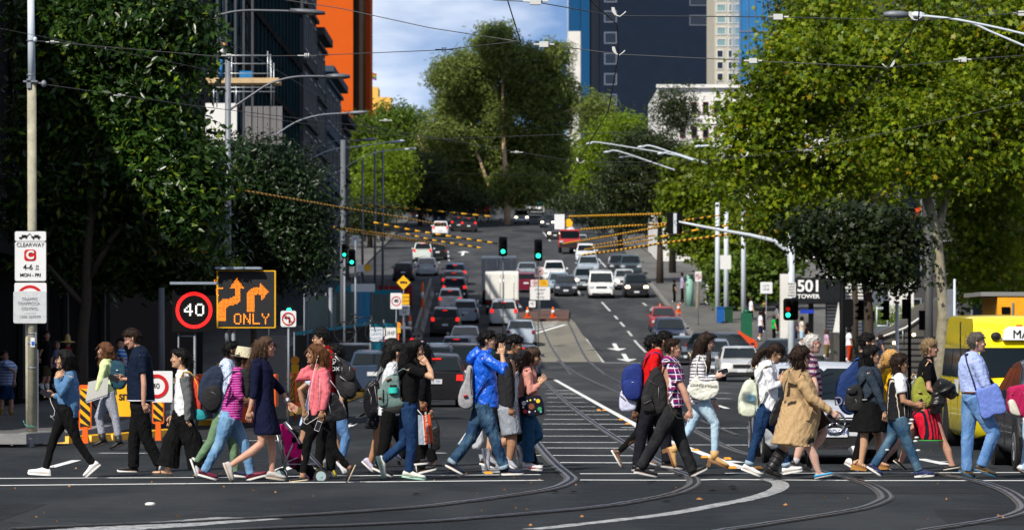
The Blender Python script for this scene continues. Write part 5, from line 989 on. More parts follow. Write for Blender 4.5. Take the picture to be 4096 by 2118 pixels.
for dx in(-50,50):b=MB();b.tube([Vector((dx*k*.5,.02,-60*k)),Vector((dx*k,.02,-Z_(1600,71)+gz(71)))],.015,6);b.build('leg',M_yel,e,smooth=True)
GB='striped barrier panels of the road works'
def stripes(e,x0,x1,z0,z1,y,n,slope=1.0,m=M_sblk,bw=.5):
 """separate diagonal black bands on a yellow panel, clipped to it"""
 w_=x1-x0;h_=z1-z0;step=h_/n
 for i in range(-2,n+2):
  a=z0+i*step;poly=[]
  for x,z in((x0,a+slope*w_),(x1,a),(x1,a+step*bw),(x0,a+slope*w_+step*bw)):poly.append([x,min(max(z,z0),z1)])
  if abs(poly[0][1]-poly[3][1])+abs(poly[1][1]-poly[2][1])<1e-4:continue
  b=MB();b.add([(p[0],y,p[1])for p in poly]+[(p[0],y+.006,p[1])for p in poly],[(0,1,2,3),(7,6,5,4),(0,4,5,1),(1,5,6,2),(2,6,7,3),(3,7,4,0)]);b.build('stripe',m,e,smooth=False)
def panelpost(u,v0,v1,wd,Y,label):
 k=Y/F;zb=gz(Y);e=empty('barrier_board',(X_(u,Y),Y,zb),label=label,cat='barrier',group=GB);zt=Z_(v0,Y)-zb;zl=Z_(v1,Y)-zb+.13;W_=wd*k
 b=MB();b.prism([(a,c+(zt+zl)/2)for a,c in rr_poly(W_,zt-zl,.04)],-.03,.03);b.build('orange_frame',M_org,e,smooth='auto');b=MB();b.box((0,-.034,(zt+zl)/2-.01),(W_*.80,.006,(zt-zl)*.86));p_=b.build('yellow_panel',M_yel,e,smooth=False)
 stripes(e,-W_*.4,W_*.4,zl+(zt-zl)*.06,zl+(zt-zl)*.92,-.043,4,.9)
 b=MB();b.box((0,0,zl/2+.02),(W_*.5,.1,zl+.06),taper=.8);b.build('foot',M_org,e,smooth=False);return e
panelpost(341,1538,1745,50,68,'striped yellow and black barrier board left of the checked trousers');panelpost(633,1527,1722,48,70.5,'striped yellow and black barrier board right of the tall man in navy')
def kerbline(pts,label,h=.12,m=M_yel):
 e=empty('rubber_kerb',(0,0,0),label=label,cat='kerb');wp=[GP(*p)for p in pts]
 for a,c in zip(wp,wp[1:]):
  n_=max(1,int((c-a).length/1.0))
  for i in range(n_):
   p=a+(c-a)*((i+.5)/n_);L_=(c-a).length/n_;ang=math.atan2((c-a).y,(c-a).x);b=MB();b.box((0,0,h/2),(L_-.03,.32,h),taper=.9);b.build('kerb_block',m,e,loc=p,smooth=False,rotz=ang)
 return e
kerbline([(240,1772),(330,1768),(500,1756),(690,1738)],'yellow rubber kerb running under the striped barrier boards at the left')
kerbline([(820,1700),(1080,1672),(1200,1650),(1320,1622),(1440,1580),(1500,1545)],'yellow rubber kerb curving along the orange fence behind the pink jacket')
wp=[GP(1100,1640),GP(1180,1632),GP(1255,1622),GP(1330,1605),GP(1400,1580),GP(1470,1550)]
for i,(a,c)in enumerate(zip(wp,wp[1:])):
 d=c-a;L_=d.length;e=empty('orange_barrier',a+Vector((0,.3,0)),math.atan2(d.y,d.x),['first orange barrier panel with chevron stripes, by the navy dress','second orange barrier panel, right behind the raised pink elbow','third orange barrier panel, near the red T-shirt man','fourth orange barrier panel along the curving yellow kerb','last orange barrier panel, closest to the black four-wheel drive'][i],'barrier',GB)
 h=.95
 for z in(.12,h):b=MB();b.box((L_/2,0,z),(L_-.05,.05,.08));b.build('rail',M_org,e,smooth=False)
 for x in(.04,L_*.33,L_*.66,L_-.04):b=MB();b.box((x,0,h/2),(.06,.06,h+.12));b.build('post',M_org,e,smooth=False)
 b=MB();b.box((L_/2,.01,.54),(L_-.2,.01,.72));b.build('yellow_panel',M_yel,e,smooth=False)
 n_=3
 for j in range(n_):stripes(e,.1+j*(L_-.2)/n_,.1+(j+1)*(L_-.2)/n_,.18,.90,-.008,4,.45*(1 if j%2 else-1)*3.5/L_*.9,bw=.5)
 b=MB();b.box((L_/2,0,-.0+.04),(L_*.9,.4,.09),taper=.8);b.build('base',M_org,e,smooth=False)
for x,y,w_,h_,m,lb in((1010,1515,90,40,M_org,'orange plastic crate stack behind the straw hat'),(900,1480,60,60,M_yel,'yellow plastic block beside the orange crates'),(980,1420,80,40,M_org,'orange board on top of the plastic blocks')):
 k=88/F;e=empty('site_block',(X_(x,88),88,gz(88)),label=lb,cat='block');zt=Z_(y-h_/2,88)-gz(88);b=MB();b.box((0,0,zt/2),(w_*k,.8,zt),taper=.97);b.build('shell',m,e,smooth='auto');b=MB();b.box((0,-.41,zt*.7),(w_*k*.7,.02,.06));b.build('groove',M_sblk,e,smooth=False)
k=90/F;e=empty('concrete_block',(X_(1106,92),92,gz(92)),label='pale concrete slab standing upright behind the woman in the navy dress',cat='block');b=MB();b.box((0,0,Z_(1310,92)/2),(80*92/F,.3,Z_(1310,92)),taper=.95);b.build('slab',M_slab,e,smooth=False)
for i,(x,v,lb)in enumerate(((1180,1440,'amber warning lamp on a stub right of the no-left-turn post'),(1593,1298,'amber warning lamp beside the UHF board'))):
 Y=90 if i==0 else 140;e=empty('warning_lamp',(X_(x,Y),Y,gz(Y)),label=lb,cat='lamp');b=MB();b.cyl((0,0,Z_(v,Y)-gz(Y)),.10,.07,16,0,'y');b.build('lens',M_stud,e,smooth='auto');b=MB();b.box((0,0,Z_(v,Y)-gz(Y)-.2),(.17,.1,.2));b.build('battery_box',M_yel,e,smooth=False);b=MB();b.tube([Vector((0,0,0)),Vector((0,0,Z_(v,Y)-gz(Y)-.3))],.03,6);b.build('stub',M_org,e,smooth=True)
M_mesh=cloth('grey_green_shade_cloth',(.10,.14,.13),.9);M_dkh=cloth('black_shade_cloth',(.016,.016,.015),.95);M_tealc=cloth('teal_shade_cloth',(.02,.20,.28),.85)
def hoard(u0,v0a,u1,v0b,Ya,Yb_,zb0,m,label,posts=6,strip=None,nme='hoarding'):
 a=Vector((X_(u0,Ya),Ya,gz(Ya)));c=Vector((X_(u1,Yb_),Yb_,gz(Yb_)));d=c-a;L_=d.xy.length;e=empty(nme,a,math.atan2(d.y,d.x),label,'hoarding');h0=Z_(v0a,Ya)-a.z;h1=Z_(v0b,Yb_)-a.z
 n_=posts
 for i in range(n_):
  x0,x1=L_*i/n_,L_*(i+1)/n_;z0_,z1_=h0+(h1-h0)*i/n_,h0+(h1-h0)*(i+1)/n_;g0,g1=(c.z-a.z)*i/n_,(c.z-a.z)*(i+1)/n_;b=MB();b.add([(x0+.02,0,g0+.02),(x1-.02,.02,g1+.02),(x1-.02,0,z1_),((x0+x1)/2,-.05,(z0_+z1_)/2-.05),(x0+.02,0,z0_)],[(0,1,2,3,4)]);b.build('cloth_panel',m,e,smooth=False,fixn=False)
  b=MB();b.tube([Vector((x0,.03,g0)),Vector((x0,.03,z0_+.1))],.025,6);b.build('fence_post',M_galv,e,smooth=True)
  if strip:b=MB();b.add([(x0,-.03,z0_-.02),(x1,-.03,z1_-.02),(x1,-.03,z1_+strip[1]),(x0,-.03,z0_+strip[1])],[(0,1,2,3)]);b.build('top_strip',strip[0],e,smooth=False,fixn=False)
 return e
hoard(1180,1338,1482,1296,142,166,0,M_dkh,'long black cloth hoarding behind the red T-shirt man',5,(M_tealc,.10))
hoard(1340,1165,1480,1165,226,228,0,M_mesh,'grey-green mesh fence with a teal top left of the blue banner',4,(M_tealc,.35));hoard(1490,1175,1600,1175,229,231,0,M_mesh,'grey-green mesh fence right of the blue banner',3,(M_tealc,.25));hoard(1220,1180,1345,1180,150,166,0,M_mesh,'shaded mesh fence at the far left of the work zone',3)
hoard(1428,1155,1482,1155,224.4,224.6,0,mat('banner_blue',(.03,.22,.40),.7),'sky blue banner on the work zone fence',1);hoard(1484,1290,1590,1288,129,130,0,M_tealc,'teal board behind the UHF signs',2);hoard(1510,1140,1650,1140,262,263,0,mat('dark_red_plastic',(.25,.01,.012),.6),'low dark red barrier along the far side of the work zone',3)
e=empty('crash_barrier',(0,0,0),label='pale concrete crash barrier separating the works from the car queue',cat='barrier');pb=Vector((X_(1724,290),290,gz(290)));pa=Vector((X_(1662,222),222,gz(222)))
for i in range(12):
 a=pa+(pb-pa)*(i/12);c=pa+(pb-pa)*((i+.96)/12);a.z=gz(a.y);c.z=gz(c.y);b=MB();b.rings([[p+Vector((dx,0,z))for dx,z in((-.3,0),(-.1,.3),(-.08,.95),(.08,.95),(.1,.3),(.3,0))]for p in(a,c)]);b.build('barrier_unit',M_slab,e,smooth=False)
for i,(u,v,h,Y)in enumerate(((1640,1290,60,226),(1612,1300,50,224),(1690,1220,80,246))):
 e=empty('bollard',(X_(u,Y),Y,gz(Y)),label=['bright orange bollard nearest the crash barrier','shorter orange cone-shaped bollard left of it','orange and white plastic bollard on the crash barrier'][i],cat='bollard');b=MB();hh=Z_(v-h,Y)-gz(Y)+.2 if i==2 else Z_(v-h/2,Y)-gz(Y);b.tube([Vector((0,0,0)),Vector((0,0,hh))],[.12,.08],10);b.build('tube',M_org,e,smooth=True);b=MB();b.tube([Vector((0,0,hh*.6)),Vector((0,0,hh*.75))],.105,10);b.build('reflective_band',M_sw,e,smooth=True)
isl=place(2155,250);mb=MB();mb.rings([[Vector((x,y,z))for x,y in((-1.9,-3),(1.9,-3),(2.1,8),(-1.9,8))]for z in(-.2,.18)]);o=mb.build('traffic_island',mat('island_brown_paver',(.10,.055,.045),.85),smooth=False);o.location=isl;o.rotation_euler=(math.atan(.058),0,0);tag(o,kind='structure')
def cone(u,Y,s,label,dz=.18):
 e=empty('traffic_cone',(X_(u,Y),Y,gz(Y)+dz),label=label,cat='traffic cone',group='orange traffic cones');b=MB();b.tube([Vector((0,0,.04)),Vector((0,0,.7*s))],[.17*s,.035*s],14);b.build('cone_body',M_org,e,smooth=True);b=MB();b.tube([Vector((0,0,.30*s)),Vector((0,0,.48*s))],[.128*s,.09*s],14);b.build('white_band',M_sw,e,smooth=True);b=MB();b.box((0,0,.025),(.45*s,.45*s,.05));b.build('base',M_org,e,smooth=False)
cone(2110,248,1.0,'orange cone at the left end of the paved island');cone(2212,248,1.0,'orange cone at the right end of the paved island');cone(2714,255,.9,'orange cone on the right footpath beside the person in black',.13);cone(2640,255,.9,'orange cone at the right kerb beside the notice board',.13);cone(1312,140,.8,'small orange cone in the shade by the mesh fence',0);cone(1488,168,.9,'orange cone in front of the blue banner',0)
e=pole('signal_mast','tall grey mast whose curved arm carries a signal head over the road',3166,119,930,.115,M_wpole,'traffic signal',taper=.85);q2=lambda u,v,y=0:Vector((X_(u,119)-X_(3166,119),y,Z_(v,119)-gz(119)))
b=MB();b.tube([q2(3160,1085),q2(3158,1035),q2(3140,995),q2(3095,962),q2(3000,940),q2(2900,923),q2(2800,904),q2(2715,886)],[.075,.075,.072,.07,.06,.05,.045,.035],10);b.build('arm',M_wpole,e,smooth=True)
def sighead(u,v,Y,w_,h_,label,lit=None,back=False,two=False,off=None):
 k=Y/F;e=signempty('traffic_signal',label,u,v,Y,'traffic signal');b=MB();b.prism(rr_poly(w_*k,h_*k,.08),-.02,.01);b.build('target_board',M_blackp,e,smooth=False)
 cols=(-w_*k*.22,w_*k*.22)if two else(0,);b=MB();b.box((0,.1 if back else-.12,0),(w_*k*(.8 if two else.55),.2,h_*k*.82));b.build('housing',M_blackp,e,smooth='auto')
 if not back:
  for ci,cx in enumerate(cols):
   for i in range(3):
    z=(1-i)*h_*k*.26;ls=M_lens
    if lit and(ci,i)in lit:ls=lit[(ci,i)]
    r_=h_*k*.105;b=MB();b.cyl((cx,-.235,z),r_,.02,16,0,'y');b.build('lens',ls,e,smooth='auto')
    b=MB();b.rings([[Vector((cx+r_*1.15*math.cos(a),yy,z+r_*1.15*math.sin(a)))for a in np.linspace(R(-20),R(200),9)]for yy in(-.22,-.42)],False);b.build('visor',M_blackp,e,smooth=True,fixn=False)
 return e
sighead(2698,892,119,62,86,'back of the black signal head hanging at the tip of the curved arm',back=True);b=MB();b.box((X_(2700,118.6),118.6,Z_(893,118.6)),(.10,.1,.62));o=b.build('arm_end_bracket',M_wpole,smooth=False);tag(o,'pale vertical bracket behind the signal head at the arm tip','bracket')
sighead(3163,1236,117.5,60,88,'black double signal head with red and bright green lights by the 501 box',lit={(0,1):RED_,(0,2):GRN_},two=True)
sighead(2153,1000,210,32,86,'black signal head with a green light in the middle of the road by the truck',lit={(0,2):GRN_});sighead(2012,985,215,34,78,'black signal head with a green light just above the grey truck',lit={(0,2):GRN_})
for u,Y,vt,lb in((2153,210.3,1000,'thin dark post carrying the green signal right of the trucks'),(2012,215.3,985,'thin dark post behind the trucks carrying a green signal')):pole('signal_post',lb,u,Y,vt,.03,mat('dull_grey_steel',(.10,.11,.12),.7))
sighead(1378,1003,150,24,60,'dark signal with a tiny green light at the left footpath',lit={(0,2):GRN_});sighead(1408,1030,150,28,70,'second dark signal with a tiny green light, slightly right and lower',lit={(0,2):GRN_});pole('signal_post','thin post of the twin green signals on the left',1378,150.4,1003,.05,M_galv);pole('signal_post','grey post beside the lower of the twin green signals',1422,150.6,960,.05,M_galv)
e=signempty('signal_lamp','single green signal lamp glowing on top of the no-left-turn sign',1156,1238,80.4,'lamp');b=MB();b.ell((0,0,0),(.05,.05,.04));b.build('lens',GRN_,e,smooth=True);b=MB();b.box((0,.07,0),(.18,.1,.2));b.build('housing',M_blackp,e,smooth=False)
e=pole('signal_post','thick dark signal post right of the 501 box',3370,112,1120,.10,M_blackp);sighead(3395,1250,111.5,36,110,'back of a rounded black signal head on the thick dark post',back=True)
e=pole('signal_post','thin dark post with signal heads in front of the ramp',3638,98,1160,.05,M_blackp);
for u,v,lb in((3445,1240,'black signal head seen side-on left of the forked trunk'),(3486,1262,'small pedestrian signal showing a green walking figure'),(3545,1240,'black signal head seen side-on before the hedge'),(3620,1235,'wide black signal head back on the thin dark post'),(3688,1280,'black box hanging by the thick pole near the ramp')):
 k=98/F;e=signempty('traffic_signal',lb,u,v,98,'traffic signal');b=MB();b.box((0,0,0),(22*k,.2,78*k if u!=3486 else 40*k));b.build('housing',M_blackp,e,smooth='auto')
 if u in(3445,3545):
  for i in range(3):b=MB();b.prism([(-11*k,30*k-i*26*k),(-26*k,22*k-i*26*k),(-24*k,19*k-i*26*k),(-11*k,14*k-i*26*k)],-.06,.06);b.build('visor',M_blackp,e,smooth=False)
 if u==3486:b=MB();b.box((0,-.11,-10*k),(8*k,.02,16*k));b.build('green_figure',GRN_,e,smooth=False)
pole('post','light grey post with a clamp in front of the ramp',3588,97,1205,.055,M_wpole);pole('tram_pole','thick dark grey pole left of the mottled pale trunk',3714,108,900,.14,mat('dark_grey_steel',(.06,.06,.06),.6));pole('signal_post','slender dark post under the small signal at the forked trunk',3452,98.5,1280,.04,M_galv);pole('post','white post beside the grey panel right of the mottled trunk',3818,104,1115,.04,M_wpole);e=signempty('road_sign_back','back of a tall grey sign panel beside the white post',3806,1215,104.5);board(e,0,0,36*104/F,120*104/F,M_galv,0)
GW='three white tram poles beside the right footpath'
for u,vt,vb,lb in((2870,810,1285,'leftmost and bluest of the three white poles'),(2905,845,1292,'middle white pole, carrying the blank sign plate'),(2974,800,1322,'rightmost white pole, the tallest and speckled by leaves')):pole('tram_pole',lb,u,245,vt,.17,M_wpole,group=GW)
pole('tram_pole','pale green-blue pillar on the right footpath',2759,264,1098,.26,mat('pale_green_paint',(.22,.42,.36),.6),'pillar',taper=1.0)
for u,vt,lb,c in((2986,1230,'dark green bin-like cabinet with a crest at the kerb',(.01,.10,.05)),):e=empty('green_cabinet',(X_(u,222),222,gz(222)+.1),label=lb,cat='cabinet');b=MB();b.box((0,0,.85),(.62,.62,1.7));b.build('case',mat('cabinet_green',c,.5),e,smooth='auto');b=MB();b.tube([Vector((0,0,1.7)),Vector((0,0,1.9))],[.22,.16],12);b.build('cap',mat('cabinet_green',c),e,smooth=True)
for u,lb,c in((2882,'blue wheelie bin between the white poles',(.01,.10,.35)),(2915,'dark green wheelie bin right of the blue one',(.01,.05,.025))):e=empty('rubbish_bin',(X_(u,243),243,gz(243)),label=lb,cat='bin');b=MB();b.box((0,0,.55),(.45,.5,1.0),taper=1.1);b.build('tub',mat('bin_%d'%u,c,.5),e,smooth='auto');b=MB();b.box((0,-.03,1.1),(.52,.58,.08));b.build('lid',mat('bin_%d'%u,c),e,smooth='auto')
pole('tram_pole','slim grey lamp pole rising behind the message board',912,90,240,.085,M_galv,'lamp pole');pole('tram_pole','bare grey pole left of the LED speed sign',646,82,1150,.08,mat('dull_grey_steel',(.10,.11,.12),.7));pole('tram_pole','grey double pole at the end of the left footpath',1372,160,560,.13,mat('dull_grey_steel',(.10,.11,.12),.7));pole('tram_pole','thin grey pole at the far left kerb',1322,158,1150,.10,M_galv)
for i,(u,vt)in enumerate(((1450,640),(1500,590),(1531,595))):pole('tram_pole',['pale pole rising through the olive tree at the left','second pale pole before the lime tree','third pale pole, rightmost before the lime tree'][i],u,260,vt,.09,M_galv,group='far pale poles on the left')
def lamp(name,label,Y,pts,head,hw=.5,base=None,m=M_galv,r_=.028,headm=None,up=False):
 p0=W(*pts[0],Y);e=empty(name,(p0 .x,Y,gz(Y)),label=label,cat='street lamp');o=Vector((p0 .x,Y,gz(Y)));b=MB();b.tube([W(u,v,Y)-o for u,v in cat(pts,6)],r_,7);b.build('arm',m,e,smooth=True)
 if base:b=MB();b.tube([Vector((0,0,0)),W(*pts[0],Y)-o],[r_*2.4,r_*1.5],10);b.build('pole',m,e,smooth=True)
 (u0,v0),(u1,v1)=head;a,c=W(u0,v0,Y)-o,W(u1,v1,Y)-o;b=MB();b.tube([a,a+(c-a)*.3,a+(c-a)*.7,c],[(.04,.05),(.12,.07),(.13,.07),(.06,.04)],10);hd_=b.build('lamp_head',headm or m,e,smooth=True);b=MB();mid=a+(c-a)*.6;b.ell(mid-Vector((0,0,.03)),(abs(c.x-a.x)*.22,.1,.05));b.build('lens',mat('lamp_lens',(.35,.36,.36),.2,var=0),hd_,smooth=True);return e
lamp('street_lamp','long curved lamp arm across the construction building at the upper left',90,[(912,240),(860,82),(900,55),(975,43),(1080,43),(1160,45)],((1160,43),(1300,53)),m=mat('dark_galv',(.12,.13,.15),.5,.5))
lamp('street_lamp','second curved lamp arm springing from the slim pole over the street',90,[(918,440),(1000,385),(1080,335),(1180,308),(1310,306)],((1305,306),(1400,306)),m=mat('dark_galv',(.12,.13,.15)))
lamp('street_lamp','third curved lamp arm seen above the round dark tree',150,[(1090,550),(1180,490),(1280,460),(1400,452)],((1395,452),(1470,448)));lamp('street_lamp','fourth curved lamp arm lower over the left row',190,[(1190,640),(1270,590),(1350,562),(1440,562)],((1440,560),(1510,556)))
lamp('street_lamp','pale curved lamp arm before the hill trees at the left',200,[(1210,655),(1320,600),(1440,585),(1560,567)],((1555,570),(1620,562)),m=M_wpole);lamp('street_lamp','lowest pale lamp arm on the left, ending near the gum tree',230,[(1330,700),(1430,640),(1520,606),(1620,597)],((1615,598),(1665,593)),m=M_wpole)
lamp('street_lamp','big lamp head with twin arms at the top right corner',70,[(4110,140),(3960,105),(3800,75),(3630,60)],((3632,60),(3535,58)),m=M_wpole,r_=.022,headm=M_galv);lamp('street_lamp','lower one of the twin lamp arms at the top right corner',70.4,[(4110,190),(3970,130),(3860,85),(3700,64)],((3700,64),(3640,60)),m=M_wpole,r_=.022)
for i,(u0,v0,u1,v1,Y)in enumerate(((2800,650,2550,587,200),(2830,655,2630,613,205),(2760,640,2345,573,260),(2700,680,2415,607,250),(2940,610,2780,585,170),(2640,660,2475,628,280))):
 lamp('street_lamp',['bright lamp head over the right lanes, topmost of the pair','second bright lamp head just right of the topmost one','leftmost far lamp head below the navy tower','far lamp head above the lime green tree','lamp head half lost in the pale young plane tree','faint dark lamp head between the hill trees'][i],Y,[(u0,v0),(u0-60,v0-20),(u1+60,v1-2),(u1+20,v1)],((u1+24,v1),(u1,v1+2)),m=M_wpole if i!=5 else M_galv,r_=.045,base=None)
# --- overhead wires
M_wire=mat('wire_steel',(.10,.10,.10),.5,.5,var=0);M_wired=mat('wire_black',(.008,.008,.008),.6,var=0);M_ins=mat('insulator_grey',(.55,.56,.55),.4,var=0)
def wire(pts,label,r_=.006,m=M_wire,fr='D',grp='overhead tram wires'):
 P_=[W(*fuv(fr,(p[0],p[1])),p[2])for p in pts];out=[]
 for a,c in zip(P_,P_[1:]):
  for i in range(6):t=i/6;out.append(a+(c-a)*t)
 out.append(P_[-1]);b=MB();b.tube(out,r_,5);o=b.build('overhead_wire',m,smooth=True);return tag(o,label,'wire',grp)
wire([(92,103,65.6),(545,142,58),(775,140,56),(1110,126,53),(1300,104,50)],'span wire from the top of the white pole to the joint below the sky');wire([(1300,104,50),(1370,112,50),(1560,137,50),(1895,153,50),(2235,170,50),(2425,150,51),(2600,138,52)],'span wire from the joint across the navy tower to the right edge')
wire([(640,-12,54),(860,22,52),(1080,70,51),(1300,104,50)],'wire descending from the top left of the sky to the joint');wire([(1275,-5,46),(1309,104,50)],'short steep wire coming down into the joint',.008,M_wired);wire([(1240,0,44),(1345,5,44),(1545,40,45),(1955,43,46),(2310,52,47),(2600,30,48)],'topmost span wire along the upper right edge of the picture')
wire([(1478,-6,42),(1553,62,46),(1556,140,50),(1530,280,62),(1456,405,78),(1410,500,100)],'thick black contact wire curving down past the navy tower',.009,M_wired);wire([(2315,-5,44),(2310,52,47),(2235,170,52),(2090,330,66),(1900,460,84),(1690,560,120)],'thick black contact wire crossing the big plane tree',.009,M_wired)
wire([(95,210,65.6),(480,265,68),(950,322,72),(1290,380,76),(1456,407,78)],'lower span wire running from the pole joint past the construction site');wire([(1456,407,78),(1640,408,80),(1830,400,82),(2030,375,84),(2300,320,84),(2600,250,84)],'lower span wire continuing right through the plane tree leaves')
wire([(620,290,96),(900,330,100),(1100,350,104),(1640,330,110)],'thin far wire crossing the gum tree',.008);wire([(545,85,100),(950,330,120)],'faint diagonal wire before the grey buildings',.008);wire([(1500,420,150),(2000,400,150),(2400,350,140),(2600,300,130)],'dark wire dipping behind the young plane tree',.01,M_wired);wire([(900,430,170),(1300,440,180),(1700,430,190),(2000,410,190)],'far low wire above the tiger-striped cables',.014,M_wired);wire([(0,72,60),(300,130,68),(545,180,80)],'thin wire crossing the magnolia from the left edge',.004)
wire([(1430,470,180),(1700,455,180),(2000,500,170)],'dark feeder wire low over the oncoming lanes',.016,M_wired);wire([(1290,580,170),(1560,590,175),(1640,640,180)],'wire beneath the signals over the crest',.014,M_wired)
GI='insulators on the tram wires'
for i,(u,v,Y,s)in enumerate(((132,106,65,1),(575,140,58,1),(772,140,56,1.2),(1117,125,53,1.1),(1368,112,50,1.6),(1347,4,44,1.7),(1894,153,50,1.4),(1957,43,46,1.5),(2421,150,51,1.4),(2572,34,48,1.4),(1300,383,76,1.1),(970,303,74,1.1),(2027,378,84,1.2),(300,240,67,.9))):
 p=W(*fuv('D',(u,v)),Y);s_=.028*s;b=MB()
 if s>=1.3:b.rings([[Vector((x,y,z))for y,z in((-s_,-s_*.8),(s_,-s_*.8),(s_,s_*.8),(-s_,s_*.8))]for x in(-s_*1.3,s_*1.3)]);b.tube([Vector((-s_*3,0,0)),Vector((s_*3,0,0))],.012,6)
 else:
  for x in(-.8,0,.8):b.tube([Vector((x*s_-.006,0,0)),Vector((x*s_+.006,0,0))],s_*1.1,10)
  b.tube([Vector((-s_*4,0,0)),Vector((s_*4,0,0))],.008,6)
 o=b.build('insulator',M_ins if i!=3 else M_blackp,loc=p,smooth='auto')
 tag(o,['insulator nearest the white pole top','insulator beside the hook block','insulator over the grey stone building','dark ball insulator against the sky','block insulator right of the gum tree top','block insulator at the top edge over the sky','block insulator on the cream tower','block insulator on the blue glass tower','block insulator amid leaves at the right','block insulator at the top right corner','small insulator on the low wire before the gum tree','small insulator beside the grey steeple','small insulator in the yellow leaves','long insulator before the magnolia'][i],'insulator',GI)
for i,(u,v,Y)in enumerate(((1553,38,45),(1553,135,50),(2300,48,47),(2238,168,52),(1458,408,78),(1875,392,83))):
 p=W(*fuv('D',(u,v)),Y);b=MB();sgn=1 if i in(0,1,2,4)else-1;e=empty('wire_clamp',p,label=['metal hanger clamp at the top of the navy tower','metal hanger clamp beside the tower windows','metal hanger clamp under the big lamp head','metal hanger clamp in the middle of the plane tree','metal hanger clamp below the white slab','metal hanger clamp on the low wire in the leaves'][i],cat='clamp',group='hanger clamps on the contact wires')
 b.add([(sgn*x*1.0,y,z)for y in(-.006,.006)for x,z in((-.07,.09),(-.035,.09),(-.01,.01),(-.03,-.005),(-.065,.04))],[(0,1,2,3,4),(9,8,7,6,5),(0,5,6,1),(1,6,7,2),(2,7,8,3),(3,8,9,4),(4,9,5,0)]);b.build('plate',M_ins,e,smooth=False);b=MB();b.tube([Vector((sgn*-.02,0,0)),Vector((sgn*.03,0,-.02)),Vector((sgn*.08,0,.02)),Vector((sgn*.10,0,.04))],.008,6);b.build('hook',M_ins,e,smooth=True)
GT='yellow and black striped cable sleeves over the street'
def tiger(fr,pts,label,rad=.045,pitch=.55):
 rad*=.78
 P_=[W(*fuv(fr,(p[0],p[1])),p[2])for p in pts];L_=[0]
 for a,c in zip(P_,P_[1:]):L_.append(L_[-1]+(c-a).length)
 n_=int(L_[-1]/(pitch/2));n_=min(n_,120);e=empty('striped_cable',P_[0],label=label,cat='cable',group=GT);ps=[]
 for i in range(n_+1):
  s=L_[-1]*i/n_;j=max(0,min(len(P_)-2,int(np.searchsorted(L_,s))-1));t=(s-L_[j])/max(1e-6,L_[j+1]-L_[j]);p=P_[j]+(P_[j+1]-P_[j])*t;ps.append(p-P_[0])
 for m,par,nme in((mat('sleeve_yellow',(.62,.31,.01),.6),0,'yellow_sleeves'),(M_sblk,1,'black_sleeves')):
  b=MB()
  for i in range(par,n_,2):d=(ps[i+1]-ps[i]).normalized();sk=Vector((0,0,rad*.9));b.tube([ps[i]+d*0,ps[i+1]],rad if par==0 else rad*.82,6)
  tag(b.build(nme,m,e,smooth=True),kind='stuff')
tiger('D',[(598,477,92),(850,520,118),(1000,545,135),(1120,567,150)],'long striped cable from the slim pole to the white four-wheel drive',.038,.36)
tiger('L',[(210,200,200),(600,225,200),(1100,275,200)],'dim striped cable farthest up the hill on the left',.06,.6);tiger('L',[(325,315,165),(600,370,165),(850,410,165),(1150,455,165)],'bright striped cable reaching the signal above the trucks',.058,.45);tiger('L',[(60,345,150),(400,392,160),(800,470,170)],'shaded striped cable passing the twin green signals',.045,.5);tiger('L',[(80,362,152),(400,408,162),(760,462,172)],'lower twin of the shaded striped cable by the twin green signals',.03,.5)
tiger('L',[(540,390,172),(700,430,172),(1040,485,172)],'short bright striped cable above the silver sedan up the hill',.055,.4)
tiger('M',[(130,275,160),(400,268,150),(750,258,140)],'striped cable leaving the round yellow disc to the right',.058,.5);tiger('M',[(210,362,155),(480,340,148),(750,325,142),(975,290,138)],'striped cable second from the top on the right side',.055,.48);tiger('M',[(90,457,160),(400,405,150),(700,350,142),(780,330,140)],'striped cable crossing the red truck',.052,.48)
tiger('M',[(275,470,165),(520,430,160),(700,400,155)],'small striped cable between the red truck and the arm',.04,.45);tiger('M',[(232,494,165),(420,470,160),(680,430,155)],'small striped cable just below its twin by the red truck',.045,.35);tiger('M',[(215,532,150),(450,500,146),(700,460,142),(1000,420,138),(1180,395,136),(1490,320,130)],'lowest and longest striped cable on the right',.058,.5);tiger('M',[(740,410,130),(950,370,130),(1180,335,130),(1500,270,130)],'dark striped cable crossing under the curved arm',.05,.5);tiger('M',[(900,300,140),(1150,265,138)],'short striped cable end left of the white poles',.04,.45);tiger('M',[(1180,330,140),(1490,290,138)],'short striped cable end in front of the brick house',.04,.45)
e=signempty('wire_junction_box','white box hanging on the wires beside a yellow disc',2238,887,160,'box');k=160/F;b=MB();b.box((0,0,0),(40*k,.3,60*k));b.build('case',M_sw,e,smooth='auto');b=MB();b.cyl((36*k,0,-4*k),17*k,.06,20,0,'y');b.build('yellow_disc',M_yel,e,smooth='auto')
def bicycle(u,Y,label,c,dz=0,rz=0):
 e=empty('bicycle',(X_(u,Y),Y,gz(Y)+dz),R(rz),label,'bicycle');m=mat('bike_'+hexc(c),c,.4)
 for x in(-.5,.5):b=MB();b.tube([Vector((x+.33*math.cos(t),0,.34+.33*math.sin(t)))for t in[2*math.pi*i/20 for i in range(21)]],.02,5);b.build('wheel',M_tyre,e,smooth=True)
 b=MB();
 for p in(((-.5,.34),(-.1,.34)),((-.1,.34),(-.2,.85)),((-.2,.8),(.35,.82)),((-.1,.34),(.35,.78)),((.35,.9),(.5,.34)),((-.5,.34),(-.18,.8))):b.tube([Vector((p[0][0],0,p[0][1])),Vector((p[1][0],0,p[1][1]))],.018,6)
 b.build('frame',m,e,smooth=True);b=MB();b.ell((-.22,0,.9),(.12,.06,.03));b.build('saddle',M_plast,e,smooth=True);b=MB();b.tube([Vector((.35,-.25,.98)),Vector((.33,0,.95)),Vector((.35,.25,.98))],.015,6);b.build('handlebar',M_plast,e,smooth=True)
